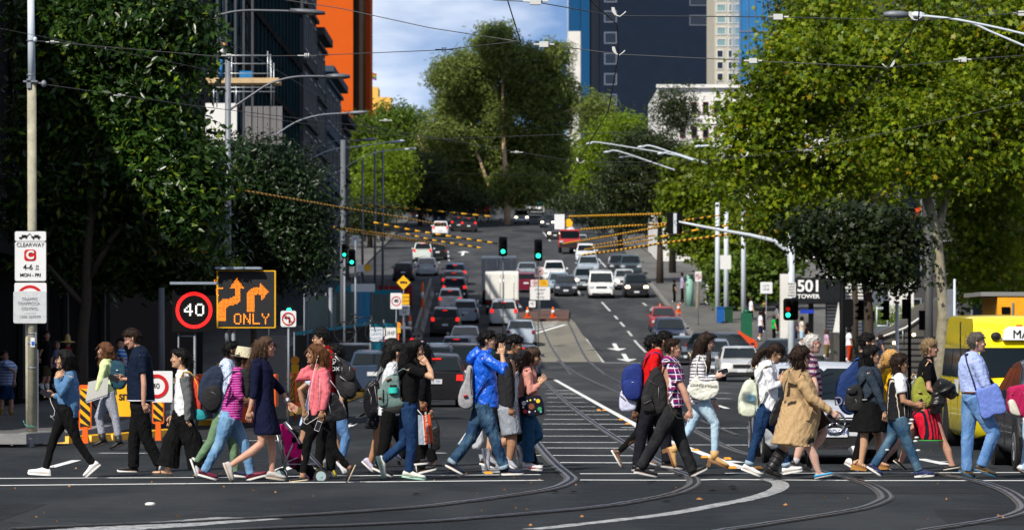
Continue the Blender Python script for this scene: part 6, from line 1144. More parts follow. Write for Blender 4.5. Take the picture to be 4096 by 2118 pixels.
bicycle(3560,118,'dark bicycle parked at the foot of the ramp',(.02,.02,.02));bicycle(3610,106,'white bicycle standing in front of the ramp wall',(.5,.5,.5));bicycle(1440,124,'dark bicycle leaning on top of the black hoarding line',(.015,.015,.015),1.75);bicycle(3030,190,'pale bicycle beside the green cabinet',(.3,.3,.3));bicycle(340,92,'dark bicycle in the shade behind the checked trousers',(.02,.02,.02),.13);bicycle(3265,165,'dark bicycle parked under the 501 box',(.02,.02,.02))
e=empty('hedge',(X_(3570,188),188,0),label='clipped green hedge on top of the dark wall by the ramp',cat='hedge');leaves('foliage',[(X_(u,188),188,Z_(1262,188),.55,.5,.55)for u in range(3480,3710,34)],6000,.10,L_bright,e,(X_(3570,188),188,0),'rhomb',77,.12,8)
e=empty('steel_frame',(X_(3520,160),160,0),label='white metal railing frame standing before the hedge',cat='railing');q3=lambda u,v:Vector((X_(u,160)-X_(3520,160),0,Z_(v,160)))
for a_,c_ in(((3507,1225),(3507,1305)),((3550,1225),(3550,1310)),((3507,1232),(3550,1232)),((3507,1302),(3550,1302))):b=MB();b.tube([q3(*a_),q3(*c_)],.03,6);b.build('tube',M_wpole,e,smooth=True)
e=empty('bunting',W(3600,900,100),label='orange-red safety netting draped through the plane tree limbs',cat='netting')
for i,(u,v)in enumerate(((3520,925),(3545,915),(3575,912),(3605,900),(3630,880),(3650,860),(3660,835),(2975+560,922))):b=MB();p=W(u,v,100)-W(3600,900,100);b.add([p,p+Vector((.16,0,.06)),p+Vector((.14,.02,-.05)),p+Vector((.02,-.02,-.10))],[(0,1,2,3)]);b.build('net_piece',mat('netting_orange',(.6,.06,.01),.7),e,smooth=False,fixn=False)
e=empty('site_fence',(X_(2960,205),205,gz(205)),label='bright orange mesh by the green leaves on the right footpath',cat='netting');b=MB();b.prism([(-.2,0),(1.0,.0),(.9,.9),(.2,1.3),(-.1,1.5)],0,.03);b.build('net_panel',mat('netting_orange',(.6,.06,.01)),e,smooth=False)
e=empty('site_machine',(X_(1000,100),100,gz(100)),label='white and orange lettered barrier wall pieces behind the blue shirt',cat='barrier');b=MB();b.box((0,0,.5),(1.2,.4,1.0),taper=.8);b.build('shell',mat('pale_plastic',(.35,.38,.42),.6),e,smooth='auto');b=MB();b.box((-.1,-.22,.9),(.9,.05,.2));b.build('orange_panel',M_org,e,smooth=False)
# --- people: one fused body each, clothes, hair and shoes as parts
SKINS={}
def skin(k):
 c={'fair':(.50,.27,.19),'pale':(.58,.36,.28),'asian':(.50,.29,.18),'tan':(.36,.19,.11),'brown':(.17,.085,.05),'dark':(.09,.045,.028)}[k]
 if k in SKINS:return SKINS[k]
 m=mat('skin_'+k,c,.5,var=.12,vs=14,spec=.4,bump=.12,bs=60)
 p=m.node_tree.nodes['Principled BSDF'];p.inputs['Subsurface Weight'].default_value=.12;p.inputs['Subsurface Radius'].default_value=(.02,.008,.004);p.inputs['Subsurface Scale'].default_value=.5
 SKINS[k]=m;return m
M_eye=mat('eye_white',(.6,.58,.55),.3,var=0);M_iris=mat('eye_dark',(.015,.01,.008),.2,var=0);M_lip=mat('lips',(.30,.09,.07),.5,var=0)
HAIRS={}
def hairm(k):
 c={'black':(.004,.0035,.0035),'dkbrown':(.018,.0095,.006),'brown':(.055,.031,.018),'auburn':(.13,.045,.016),'ginger':(.10,.042,.018),'grey':(.085,.075,.066),'white':(.5,.48,.45),'blond':(.42,.24,.08),'sandy':(.19,.13,.07),'ombre':(.085,.034,.012)}[k]
 if k in HAIRS:return HAIRS[k]
 m=bpy.data.materials.new('hair_'+k);m.use_nodes=True;n,l=nm(m);p=n['Principled BSDF'];p.inputs['Roughness'].default_value=.5;p.inputs['Specular IOR Level'].default_value=.14
 t=n.new('ShaderNodeTexCoord');mp=n.new('ShaderNodeMapping');mp.inputs['Scale'].default_value=(90,90,7);l.new(t.outputs['Object'],mp.inputs[0])
 z=n.new('ShaderNodeTexNoise');z.inputs['Scale'].default_value=1;z.inputs['Detail'].default_value=3;l.new(mp.outputs[0],z.inputs['Vector'])
 r=n.new('ShaderNodeMapRange');r.inputs[1].default_value=.3;r.inputs[2].default_value=.7;r.inputs[3].default_value=.45;r.inputs[4].default_value=1.7;l.new(z.outputs['Fac'],r.inputs[0])
 s=n.new('ShaderNodeVectorMath');s.operation='SCALE';s.inputs[0].default_value=c;l.new(r.outputs[0],s.inputs['Scale']);l.new(s.outputs[0],p.inputs['Base Color'])
 b=n.new('ShaderNodeBump');b.inputs['Strength'].default_value=.8;b.inputs['Distance'].default_value=.012;l.new(z.outputs['Fac'],b.inputs['Height']);l.new(b.outputs[0],p.inputs['Normal'])
 HAIRS[k]=m;return m
HEADT=[(.118,-.03,.02,.022),(.110,-.06,.05,.046),(.093,-.084,.073,.063),(.065,-.098,.087,.073),(.035,-.102,.091,.076),(.012,-.1,.087,.076),(-.008,-.095,.088,.075),(-.03,-.084,.090,.071),(-.048,-.072,.092,.066),(-.062,-.055,.088,.060),(-.076,-.04,.087,.055),(-.092,-.02,.086,.046),(-.106,.005,.079,.034),(-.113,.03,.065,.018)]
def head_tab(z,i):
 zs=[q[0]for q in HEADT][::-1];return float(np.interp(z,zs,[q[i]for q in HEADT][::-1]))
def head_parts(mb,hm,k,f=1,eyes=True,lip=2,beard=None):
 """face and skull in head space (x forward), put in place by hm; extra materials: 1 eye white, 2 lips, 3 iris/brow"""
 sub=MB();rings=[]
 for z,xb,xf,w_ in HEADT:
  cx=(xb+xf)/2;a=(xf-xb)/2
  ring=[]
  for i in range(16):
   t=2*math.pi*i/16;c_=math.cos(t);s_=math.sin(t)
   ring.append(Vector((cx+a*math.copysign(abs(c_)**.85,c_),w_*math.copysign(abs(s_)**.9,s_)*(1-.1*max(0,c_)),z)))
  rings.append(ring)
 sub.rings(rings[::-1],True,0)
 sub.tube([(.084,0,.022),(.092,0,.006),(.1035,0,-.016),(.102,0,-.026),(.088,0,-.033)],[.006,.008,.0105,.0115,.008],8,0)
 for s in(-1,1):
  sub.ell((.095,s*.011,-.025),(.010,.007,.007),6,5,0)
  sub.tube([(-.012,s*.074,.016),(-.016,s*.086,.010),(-.014,s*.086,-.018),(-.004,s*.075,-.032)],[.007,.012,.010,.006],6,0,flat=1.5)
  sub.ell((-.008,s*.078,-.004),(.016,.008,.022),8,6,0)
  if eyes:
   sub.ell((.0795,s*.031,.006),(.0095,.014,.0085),8,6,1);sub.ell((.0850,s*.032,.006),(.005,.0065,.0065),8,6,3)
   sub.tube([(.09,s*.012,.026),(.089,s*.03,.031),(.078,s*.048,.026)],[.0035,.0045,.003],5,3)
   sub.tube([(.084,s*.018,.014),(.085,s*.032,.0165),(.076,s*.046,.011)],[.003,.004,.003],5,0)
 sub.ell((.088,0,-.0515),(.011,.021,.0055),8,5,lip);sub.ell((.087,0,-.0605),(.011,.018,.006),8,5,lip)
 sub.ell((.079,0,-.094),(.016,.02,.014),8,6,0)
 for s in(-1,1):sub.ell((.058,s*.045,-.02),(.03,.022,.024),8,6,0)
 if beard is not None:
  for i in range(46):
   pass
 mb.add([hm@Vector(q)for q in sub.v],sub.f,0);mb.m[-len(sub.f):]=sub.m
def hand(mb,wrist,tip,nrm,k=1.0,curl=.5,mi=0):
 """palm, four unequal bent fingers and a thumb, reaching from wrist towards tip"""
 wr=Vector(wrist);d=(Vector(tip)-wr);d=d.normalized()if d.length>1e-4 else Vector((0,0,-1));nn=Vector(nrm);nn=(nn-d*nn.dot(d)).normalized();sd=d.cross(nn)
 P_=lambda a,b,c:wr+d*(a*k)+sd*(b*k)+nn*(c*k)
 mb.tube([P_(-.02,0,0),P_(.02,0,0),P_(.055,.0,0),P_(.088,0,.003)],[(.016*k,.025*k),(.015*k,.031*k),(.014*k,.040*k),(.011*k,.039*k)],10,mi,up=nn)
 for i,(L,off)in enumerate(((.068,-.030),(.077,-.010),(.072,.011),(.056,.030))):
  pts=[P_(.078,off,0)];a=0;pos=(.085,0.0)
  for j,fr_ in enumerate((.45,.3,.25)):
   a+=curl*(.55+.12*i)*(1.0 if j else.8);pos=(pos[0]+L*fr_*math.cos(a),pos[1]+L*fr_*math.sin(a));pts.append(P_(pos[0],off*1.08,-pos[1]))
  mb.tube(pts,[.0095*k,.009*k,.0083*k,.0065*k],6,mi)
 mb.tube([P_(.015,-.026,0),P_(.045,-.048,-.012),P_(.068,-.052,-.026),P_(.088,-.046,-.036)],[.014*k,.0115*k,.010*k,.0075*k],6,mi)
SHOE=[(0,.026,.045,.0),(.06,.034,.068,.0),(.2,.037,.082,0),(.36,.036,.078,0),(.5,.041,.062,0),(.68,.046,.050,0),(.85,.043,.042,.002),(.95,.032,.034,.005),(1.0,.014,.022,.010)]
def foot_frame(ank,toe,y,f):
 a=Vector((ank[0]*f,ank[1]));t=Vector((toe[0]*f,toe[1]));d=t-a;L=max(.16,d.length);an=math.atan2(d.y,d.x)+R(19)
 ux=Vector((math.cos(an)*f,0,math.sin(an)));uz=Vector((-math.sin(an)*f,0,math.cos(an)))
 FL=min(.30,L+.055);heel=Vector((toe[0],y,toe[1]))-ux*FL
 return heel,ux,uz,FL
def foot_mesh(mb,fr,w=.9,h=.85,mi=0):
 o,ux,uz,L=fr;rr=[]
 for s,hw,ht,lift in SHOE:
  c=o+ux*(L*s);rr.append([c+Vector((0,1,0))*(hw*w*math.cos(t))+uz*(lift+.012+ht*h*(.5+.5*math.sin(t)))for t in[2*math.pi*i/10 for i in range(10)]])
 mb.rings(rr,True,mi)
SHOEM={}
def shoe(kind,fr,parent,loc,ank,knee,col,sole=(.75,.75,.73),accent=None,k=1.0,y=0):
 o,ux,uz,L=fr;up=MB();Y=Vector((0,1,0));loc=Vector(loc)
 cm=mat('shoe_%02x%02x%02x'%tuple(int(min(1,c)*255)for c in col),col,.45,var=.1,bump=.2)
 sole=(.02,.02,.02)if kind=='moonboot' else sole;sm=mat('sole_%02x%02x%02x'%tuple(int(min(1,c)*255)for c in sole),sole,.6,var=.1)
 am=mat('shoe_trim_%02x%02x%02x'%tuple(int(min(1,c)*255)for c in(accent or(.8,.8,.8))),accent or(.8,.8,.8),.5,var=0)
 P_=lambda s,yy,h:o+ux*(L*s)+Y*yy+uz*h
 sb=MB()
 th=.022 if kind!='flat' else.012
 if kind in('wedge',):th=.012
 n=12;rings=[]
 for hh,g in((0,.98),(th*.5,1.05),(th,1.0)):
  ring=[]
  for i in range(n):
   t=2*math.pi*i/n;s=.5-.52*math.cos(t)*1.0;hw=np.interp(s,[q[0]for q in SHOE],[q[1]for q in SHOE]);ring.append(P_(s,math.copysign(hw*1.06*g*min(1,abs(math.sin(t))*1.5),math.sin(t)),hh+(.012 if s>.97 else 0)))
  rings.append(ring)
 sb.rings(rings,True)
 if kind=='wedge':
  for a_,b_,h_ in((0,.95,-.0),):
   sb.rings([[P_(s,hw*.95*sg,z)for s,z,sg in((0,-.06,1),(0,0,1),(0,0,-1),(0,-.06,-1))]for s,hw in((0,.032),)]+[[P_(s,q*sg,z)for z,sg in((-.06+s*.045,1),(0,1),(0,-1),(-.06+s*.045,-1))]for s,q in((.3,.036),(.6,.042),(.9,.04))],True)
 if kind=='heelboot':sb.box(tuple(P_(.1,0,-.03)),(.05,.055,.07),rot=Matrix((ux,Y,uz)).transposed())
 h={'sneaker':1.08,'flat':.55,'boot':1.2,'heelboot':1.15,'moonboot':1.45,'sandal':0,'wedge':0,'flipflop':0}[kind];wk=1.5 if kind=='moonboot' else 1.1
 if h:
  rr=[]
  for s,hw,ht,lift in SHOE:
   c=o+ux*(L*s);hh=ht*h
   if kind=='flat' and.15<s<.55:hh*=.8
   rr.append([c+Y*(hw*wk*math.cos(t))+uz*(lift+th*.4+.01+hh*(.5+.5*math.sin(t)))for t in[2*math.pi*i/12 for i in range(12)]])
  up.rings(rr,True)
  if kind in('boot','heelboot','moonboot'):
   a=Vector((ank[0],y,ank[1]));kn=Vector((knee[0],y,knee[1]));dd=(kn-a);hgt={'boot':.12,'heelboot':.09,'moonboot':.30}[kind];dd.normalize();base=P_(.2,0,.05)
   rad={'boot':.056,'heelboot':.052,'moonboot':.072}[kind]
   up.tube([base,a+dd*.03,a+dd*hgt],[rad*.95,rad,rad*1.12],12)
   if kind=='moonboot':
    for q in(.06,.13,.2,.27):up.tube([a+dd*(q-.016),a+dd*(q+.016)],[rad*1.16,rad*1.18],12)
 e=up.build('shoe',cm,parent,loc,smooth=True)if h else None
 if e is None:e=sb.build('shoe',sm,parent,loc,smooth='auto')
 else:sb.build('sole',sm,e,smooth='auto')
 if kind in('sandal','wedge','flipflop'):
  for s in((.62,.75)if kind!='flipflop' else(.6,)):st=MB();st.tube([P_(s,.045,.015),P_(s-.03,.03,.052),P_(s-.03,-.03,.052),P_(s,-.045,.015)],.006,6);st.build('strap',cm,e,smooth=True)
  if kind!='flipflop':st=MB();st.tube([P_(.12,.035,.02),P_(.2,.04,.075),P_(.28,0,.095),P_(.2,-.04,.075),P_(.12,-.035,.02),P_(.02,0,.05),P_(.12,.035,.02)],.006,6);st.build('strap',cm,e,smooth=True)
 if kind=='sneaker':
  la=MB()
  for i in range(4):s=.42+.07*i;hh=.083-.011*i;la.tube([P_(s,.022,hh-.008),P_(s+.012,0,hh+.004),P_(s,-.022,hh-.008)],.0035,5)
  la.build('laces',mat('laces_white',(.7,.7,.68),.7,var=0)if sum(col)<2.0 or True else cm,e,smooth=True)
  if accent:
   ac=MB()
   for s in(-1,1):ac.tube([P_(.22,s*.040,.03),P_(.36,s*.0425,.022),P_(.52,s*.045,.03),P_(.66,s*.045,.042)],[.004,.012,.009,.002],6,flat=.4)
   ac.build('side_stripe',am,e,smooth=True)
 return e
def hexc2(c):return '%02x%02x%02x'%tuple(int(min(1,x)**.4545*255)for x in c)
def person(fr,Y=None,gv=None,f=1,H=(0,0),nk=None,sh=None,hp=None,ln=None,lf=None,an=None,af=None,sk='asian',bt=1.0,lt=1.0,sw=.175,hw=.095,top=None,tt=None,sleeve='short',bottom='trousers',bm=None,skirt=None,hair='short',hc='black',hpath=None,shoes='sneaker',shc=(.8,.8,.8),sole=(.75,.75,.73),sha=None,label='',tilt=0,hs=1.0,glasses=None,extra=None,wide=(1,1,1),hem=1.0,curl=.6,hat=None,eye=True,yaw=0.0,wr=.006,hemroll=None,seed=0,scale_hand=1.0,socks=None,inner=None,armr=1.0,group=None,lowres=False,tw=1.0,shn=None):
 if Y is None:Y=gY(fuv(fr,(0,gv))[1])
 def q(p):
  u,v=fuv(fr,p);return((u-2048)/F*Y,CAMZ-(v-HOR)/F*Y)
 hpw=q(hp);base=Vector((hpw[0],Y,0));g=gz(Y)
 L=lambda p,y=0.0:Vector((q(p)[0]-base.x,y,q(p)[1]))
 lows=[q(leg[2])[1]for leg in(ln,lf)if leg]
 dz=g+.0-min(lows)if lows else 0
 if shoes in('wedge',):dz+=.06
 if shoes=='heelboot':dz+=.05
 if abs(dz)>.25:dz=0
 base=Vector((base.x,Y,g));rt=empty('person',base,label=label,cat='person',group=group);off=Vector((0,0,dz-g));LP=lambda p,y=0.0:L(p,y)+off
 vox=.012 if not lowres else.016
 nkp,shp,hpp=LP(nk),LP(sh),LP(hp);hd=LP(H)
 torsoL=(nkp-hpp).length
 ys=-1
 body=MB()
 hb=hd+Vector((-.02*f,0,-.06));body.tube([nkp+Vector((0,0,-.05)),nkp,(nkp*.4+hb*.6),hd+Vector((-.01*f,0,-.02))],[.055,.05,.05,.055],10)
 mid=(nkp+hpp)/2+Vector((.0,0,0))
 def ring(c,a,b,n=16):return[c+Vector((a*math.cos(2*math.pi*i/n),b*math.sin(2*math.pi*i/n),0))for i in range(n)]
 def tz(t):return hpp+(nkp-hpp)*t
 TB=[(-.10,.10,.13),(0,.112,.155),(.18,.108,.15),(.38,.098,.135),(.6,.108,.148),(.78,.108,.17),(.9,.085,.165),(.97,.06,.11)]
 bod_w=sw/.175
 ck=.80 if tt is not None else.93;body.rings([ring(tz(t),a*bt*ck,b*bod_w*ck)for t,a,b in TB])
 sN=shp+Vector((0,ys*sw,0));sF=(LP(shn)if shn else shp)+Vector((0,-ys*sw,0))
 body.tube([sN,sF],.045,8);rA=.78 if sleeve in('long','half','three')and tt is not None else 1.0;rA0=.8 if tt is not None and sleeve!='none' else 1.0
 rL=.80 if bottom in('trousers','flare')else 1.0;rL0=.8 if(bottom in('shorts',None)or skirt)else rL
 arms=[]
 for a,s0,sgn in((an,sN,-1),(af,sF,1)):
  if not a:continue
  ey,wy=(a[3]if len(a)>3 else(.05,.04))if len(a)>3 else(.05,.04)
  e=LP(a[0],s0 .y+sgn*ey);wv=LP(a[1],s0 .y+sgn*wy-(0));tp=LP(a[2],s0 .y+sgn*wy*.8)
  arms.append((s0,e,wv,tp,sgn));body.tube([s0,(s0+e)/2,e,(e+wv)/2+Vector((0,0,0)),wv,wv+(tp-wv).normalized()*.03],[.05*armr*rA0,.045*armr*rA0,.038*armr*rA,.037*armr*(rA+.1 if rA<1 else 1),.026,.022],8)
 legs=[]
 for lg,sgn in((ln,-1),(lf,1)):
  if not lg:continue
  h0=hpp+Vector((0,sgn*hw,-.02));kn=LP(lg[0],sgn*hw*1.0);ak=LP(lg[1],sgn*hw*.9);to=LP(lg[2],sgn*hw*.95)
  legs.append((h0,kn,ak,to,sgn));th=(h0+kn)/2
  sh_=(kn*.65+ak*.35)+(kn-ak).cross(Vector((0,1,0))).normalized()*(.012*-f if True else 0)
  body.tube([h0,th,kn+(h0-kn).normalized()*.06,kn,sh_,(kn*.25+ak*.75),ak],[.088*lt*rL0,.078*lt*rL,.058*lt*rL,.054*lt*rL,.055*lt*rL,.038*lt*(rL+.05),.034],10)
  fx=foot_frame((to.x*0+ak.x,ak.z),(to.x,to.z),ak.y,f);foot_mesh(body,fx,.78 if shoes not in('sandal','wedge','flipflop')else.9,.45 if shoes=='flat' else.6 if shoes not in('sandal','wedge','flipflop')else.85)
  legs[-1]=legs[-1]+(fx,)
 ex=MB();hm=Matrix.Translation(hd)@Matrix.Rotation(R(180)if f<0 else 0,4,'Z')@Matrix.Rotation(R(yaw),4,'Z')@Matrix.Rotation(R(tilt),4,'Y')@Matrix.Scale(hs,4)
 head_parts(ex,hm,1,eyes=eye)
 for s0,e,wv,tp,sgn in arms:hand(ex,wv,tp,Vector((0,sgn,.15))if abs((tp-wv).normalized().y)<.8 else Vector((1,0,0)),scale_hand,curl)
 fuse('body',body,[skin(sk),M_eye,M_lip if sk not in('brown','dark')else M_iris,M_iris],rt,(0,0,0),vox,extra=ex)
 if bottom in('trousers','shorts','flare'):
  tb=MB()
  tb.rings([ring(tz(t),a*bt*1.0,b*bod_w*1.03)for t,a,b in((-.17,.075,.11),(-.10,.108,.14),(0,.118,.158),(.12,.112,.152))])
  for h0,kn,ak,to,sgn,fx in legs:
   d2=(ak-kn);
   if bottom=='shorts':en=h0+(kn-h0)*hem;tb.tube([h0+Vector((0,0,.02)),(h0+en)/2,en],[.1*lt*wide[0],.098*lt*wide[0],.096*lt*wide[1]],12)
   else:
    en=kn+d2*hem;w0,w1,w2=wide
    tb.tube([h0+Vector((0,0,.02)),(h0+kn)/2,kn+(h0-kn).normalized()*.05,kn,(kn+en)/2,en],[.1*lt*w0,.088*lt*w0,.069*lt*w1,.066*lt*w1,(.062*lt*w1+.05*w2)/2,.05*w2],12)
  t_=fuse('trousers' if bottom!='shorts' else 'shorts',tb,bm,rt,(0,0,0),vox,wr=wr,wf=26,seed=seed,aniso=(1,1,.8))
  if hemroll:
   hr=MB()
   for h0,kn,ak,to,sgn,fx in legs:
    d2=(ak-kn).normalized();en=kn+(ak-kn)*hem;r_=.054*wide[2];hr.tube([en-d2*.045,en+d2*.004],[r_,r_],14)
   hr.build('trouser_cuff',hemroll,rt,smooth=True)
 if skirt:
  sb=MB();rr=[]
  for v_,x0,x1,hw_ in skirt:
   a=LP((x0,v_));b=LP((x1,v_));c=(a+b)/2;rr.append([Vector((c.x+abs(b.x-a.x)/2*math.cos(t)*(1+.0*math.sin(7*t)),hw_*math.sin(t),c.z))for t in[2*math.pi*i/28 for i in range(28)]])
  fuse('skirt',sb.rings(rr),bm if not isinstance(bm,list)else bm[0],rt,(0,0,0),vox,wr=wr*1.3,wf=22,seed=seed+3,aniso=(1.6,1.6,.25))
 if tt is not None:
  tb=MB()
  if top:
   rr=[];n_=len(top);zt=LP((0,top[0][0])).z;zb=LP((0,top[-1][0])).z
   for row in top:
    v_,x0,x1=row[:3];a=LP((x0,v_));b=LP((x1,v_));c=(a+b)/2;t=(zt-c.z)/max(.01,zt-zb)
    wl_=row[3]if len(row)>3 else float(np.interp(zt-c.z,[0,.04,.09,.2,.4,.6,1.2],[.06,.11,sw*1.0,sw*.98,sw*.86,sw*.98,sw*1.25]))
    rr.append([Vector((c.x+abs(b.x-a.x)/2*math.cos(q_),wl_*math.sin(q_),c.z))for q_ in[2*math.pi*i/20 for i in range(20)]])
   tb.rings(rr)
  else:
   tb.rings([ring(tz(t),a*bt*1.12+.008,b*bod_w*1.10)for t,a,b in((-.08,.112,.165),(.0,.114,.16),(.18,.108,.15),(.38,.1,.138),(.6,.11,.152),(.78,.11,.172),(.9,.085,.165),(.99,.062,.09))])
  tb.tube([sN,(sN+sF)/2+Vector((0,0,.035)),sF],[.062,.07,.062],10)
  for s0,e,wv,tp,sgn in arms:
   if sleeve=='none':continue
   if sleeve=='short':en=s0+(e-s0)*.62;tb.tube([s0,(s0+en)/2,en],[.068,.066*armr,.062*armr],10)
   elif sleeve=='three':en=e+(wv-e)*.25;tb.tube([s0,(s0+e)/2,e,en],[.066,.058*armr,.05*armr,.046*armr],10)
   else:en=e+(wv-e)*(.97 if sleeve=='long' else.55);tb.tube([s0,(s0+e)/2,e,(e+en)/2,en],[.07,.062*armr,.056*armr,.05*armr,.038*armr],10)
  fuse({'coat':'coat','dress':'dress'}.get(tw if isinstance(tw,str)else '','top'),tb,tt,rt,(0,0,0),vox,wr=wr,wf=24,seed=seed+5)
  if True and sleeve!='none' and not lowres:
   cb=MB();cb.tube([nkp+Vector((.004*f,0,-.03)),nkp+Vector((.012*f,0,.018))],[.066,.058],14);cb.build('collar',tt,rt,smooth=True)
 for h0,kn,ak,to,sgn,fx in legs:
  if shoes:shoe(shoes if isinstance(shoes,str)else shoes[0 if sgn<0 else 1],fx,rt,(0,0,0),(ak.x,ak.z),(kn.x,kn.z),shc if not isinstance(shc,list)else shc[0 if sgn<0 else 1],sole,sha,y=ak.y)
  if socks:s_=MB();s_.tube([ak+Vector((0,0,-.02)),ak+(kn-ak).normalized()*.07],[.042,.044],12);s_.build('sock',socks,rt,smooth=True)
 if hair:
  hb_=MB();th={'short':.020,'crop':.010,'full':.020,'long':.020,'curly':.045,'bob':.024,'bun':.018,'pony':.018}[hair]
  zs=[.118,.112,.098,.08,.06,.04,.02,0,-.02,-.04,-.06,-.075]
  if hair in('bob',):zs+=[-.09,-.11,-.13]
  if hair=='curly':zs+=[-.09,-.12,-.15,-.17]
  rr=[]
  for z in zs:
   zz=max(z,-.06 if hair in('bob','curly','long')else-.075)
   xb=head_tab(max(zz,-.045 if hair in('bob','curly','long','full')else-.075),1)-th*(1.2 if z<.05 else 1);xf=head_tab(zz,2);w_=head_tab(max(zz,-.03),3)+th*(.9 if z>-.03 else.45)
   fr_={True:xf+th*.8}.get(z>.085,None)
   if fr_ is None:
    lim={'short':.072,'crop':.066,'full':.085,'long':.06,'curly':.075,'bob':.078,'bun':.068,'pony':.068}[hair]
    fr_=np.interp(z,[.0,.03,.055,.085],[(.008 if hair in('short','crop','full','bun','pony')else.038),.03 if hair in('short','crop')else.048,lim,xf+th*.7])
   if z<.0 and hair in('short','crop','full','bun','pony'):fr_=-.022-(-z)*.25
   if z<.0 and hair in('short','crop','full','bun','pony'):w_*=.88;xb+=.008
   if hair=='long' and z<0:fr_=.035;w_=.09
   if hair=='curly' and z<0:fr_=.045-.03*(z<-.12);w_=.1;xb=-.12+(-z)*.15
   if hair=='bob' and z<0:fr_=.02;w_=.088;xb=-.11-z*.1
   if fr_<xb+.02:fr_=xb+.02
   cx=(xb+fr_)/2;a=(fr_-xb)/2
   rr.append([Vector((cx+a*math.copysign(abs(math.cos(t))**.7,math.cos(t)),w_*1.03*math.copysign(abs(math.sin(t))**.7,math.sin(t)),z+(th if z>=.11 else 0)*(1.0 if z>.115 else.5)))for t in[2*math.pi*i/18 for i in range(18)]])
  rr[0]=[Vector((p.x*.6-.006,p.y*.5,p.z))for p in rr[1]]
  for p in rr[0]:p.z=.118+th
  sub=MB();sub.rings(rr)
  hb_.add([hm@Vector(p)for p in sub.v],sub.f)
  if hpath:
   pts=[];rad=[]
   for x,v_,r_,*rest in hpath:pts.append(LP((x,v_),rest[0]if rest else 0.0));rad.append((r_*(rest[1]if len(rest)>1 else 1.15),r_))
   hb_.tube(pts,rad,14,up=(0,1,0))
  fuse('hair',hb_,hairm(hc),rt,(0,0,0),.009 if hair!='curly' else.012,wr={'curly':.024,'short':.012,'full':.016}.get(hair,.006),wf={'curly':75,'short':90}.get(hair,55),seed=seed+9,smooth_it=1,aniso=(1,1,1)if hair in('curly','short','crop','full')else(1.6,1.6,.12))
 if glasses is not None:
  gb=MB()
  for s in(-1,1):
   cen=Vector((.097,s*.032,.004));ringp=[cen+Vector((-.012*abs(math.sin(t))*0,.022*math.cos(t),.016*math.sin(t)))for t in[2*math.pi*i/12 for i in range(13)]]
   gb.tube([hm@p for p in ringp],.0035,5)
   gb.tube([hm@Vector(p)for p in((.096,s*.054,.01),(.06,s*.077,.012),(-.01,s*.086,.012))],.0035,5)
   if glasses=='sun':gb.add([hm@(p+Vector((.001,0,0)))for p in ringp[:-1]],[tuple(range(12))])
  gb.tube([hm@Vector((.099,-.011,.008)),hm@Vector((.099,.011,.008))],.003,5)
  gb.build('glasses' if glasses!='sun' else 'sunglasses',mat('spectacle_frame_red',(.35,.02,.01),.2,var=0)if glasses=='red' else mat('spectacle_frame',(.012,.011,.011),.15,var=0),rt,smooth=True)
 if hat=='cap':
  cb=MB();rr=[]
  for z,s_ in((.028,1.13),(.06,1.13),(.09,1.12),(.112,1.1)):
   xb=head_tab(z,1)*s_-.006;xf=head_tab(z,2)*s_+.004;w_=head_tab(z,3)*s_+.006;rr.append([Vector(((xb+xf)/2+(xf-xb)/2*math.cos(t),w_*math.sin(t),z+(.02 if z>.1 else.01)))for t in[2*math.pi*i/20 for i in range(20)]])
  rr.append([Vector((p.x*.35,p.y*.35,.145))for p in rr[-1]])
  cb.rings(rr);cb.prism([(.06,.040),(.10,.048),(.15,.040),(.178,.022),(.178,.016),(.15,.032),(.10,.040),(.06,.034)],-.065,.065)
  MBh=MB();MBh.add([hm@Vector(p)for p in cb.v],cb.f);MBh.build('cap',cloth('cap_black',(.012,.012,.014),.8),rt,smooth='auto')
 if hat in('fedora','straw'):
  cb=MB();pr=((.165,.035),(.15,.025),(.122,.035),(.116,.05),(.112,.11),(.098,.158),(.05,.15))if hat=='fedora' else((.25,.02),(.2,.045),(.12,.06),(.1,.08),(.08,.18),(.05,.24),(.02,.25))
  cb.rings([[Vector((-.005+r_*1.08*math.cos(t),r_*.9*math.sin(t),z))for t in[2*math.pi*i/24 for i in range(24)]]for r_,z in pr])
  MBh=MB();MBh.add([hm@Vector(p)for p in cb.v],cb.f);h_=MBh.build('hat',mat('woven_hat_'+hat,(.55,.50,.36)if hat=='fedora' else(.45,.33,.12),.85,var=.25,vs=45,bump=.6,bs=90),rt,smooth='auto')
  bb=MB();bb.rings([[hm@Vector((-.005+.119*math.cos(t),.101*math.sin(t),z))for t in[2*math.pi*i/24 for i in range(24)]]for z in(.042,.062)],False);bb.build('hat_band',mat('hat_band',(.02,.02,.025),.7),h_,smooth=True)
 rt['_Y']=Y;del rt['_Y']
 return dict(root=rt,LP=LP,arms=arms,legs=legs,base=base,hm=hm,Y=Y,f=f,seed=seed,sw=sw)
def carried(P,name,label,cat,group=None):
 return empty(name,P['base'],label=label,cat=cat,group=group)
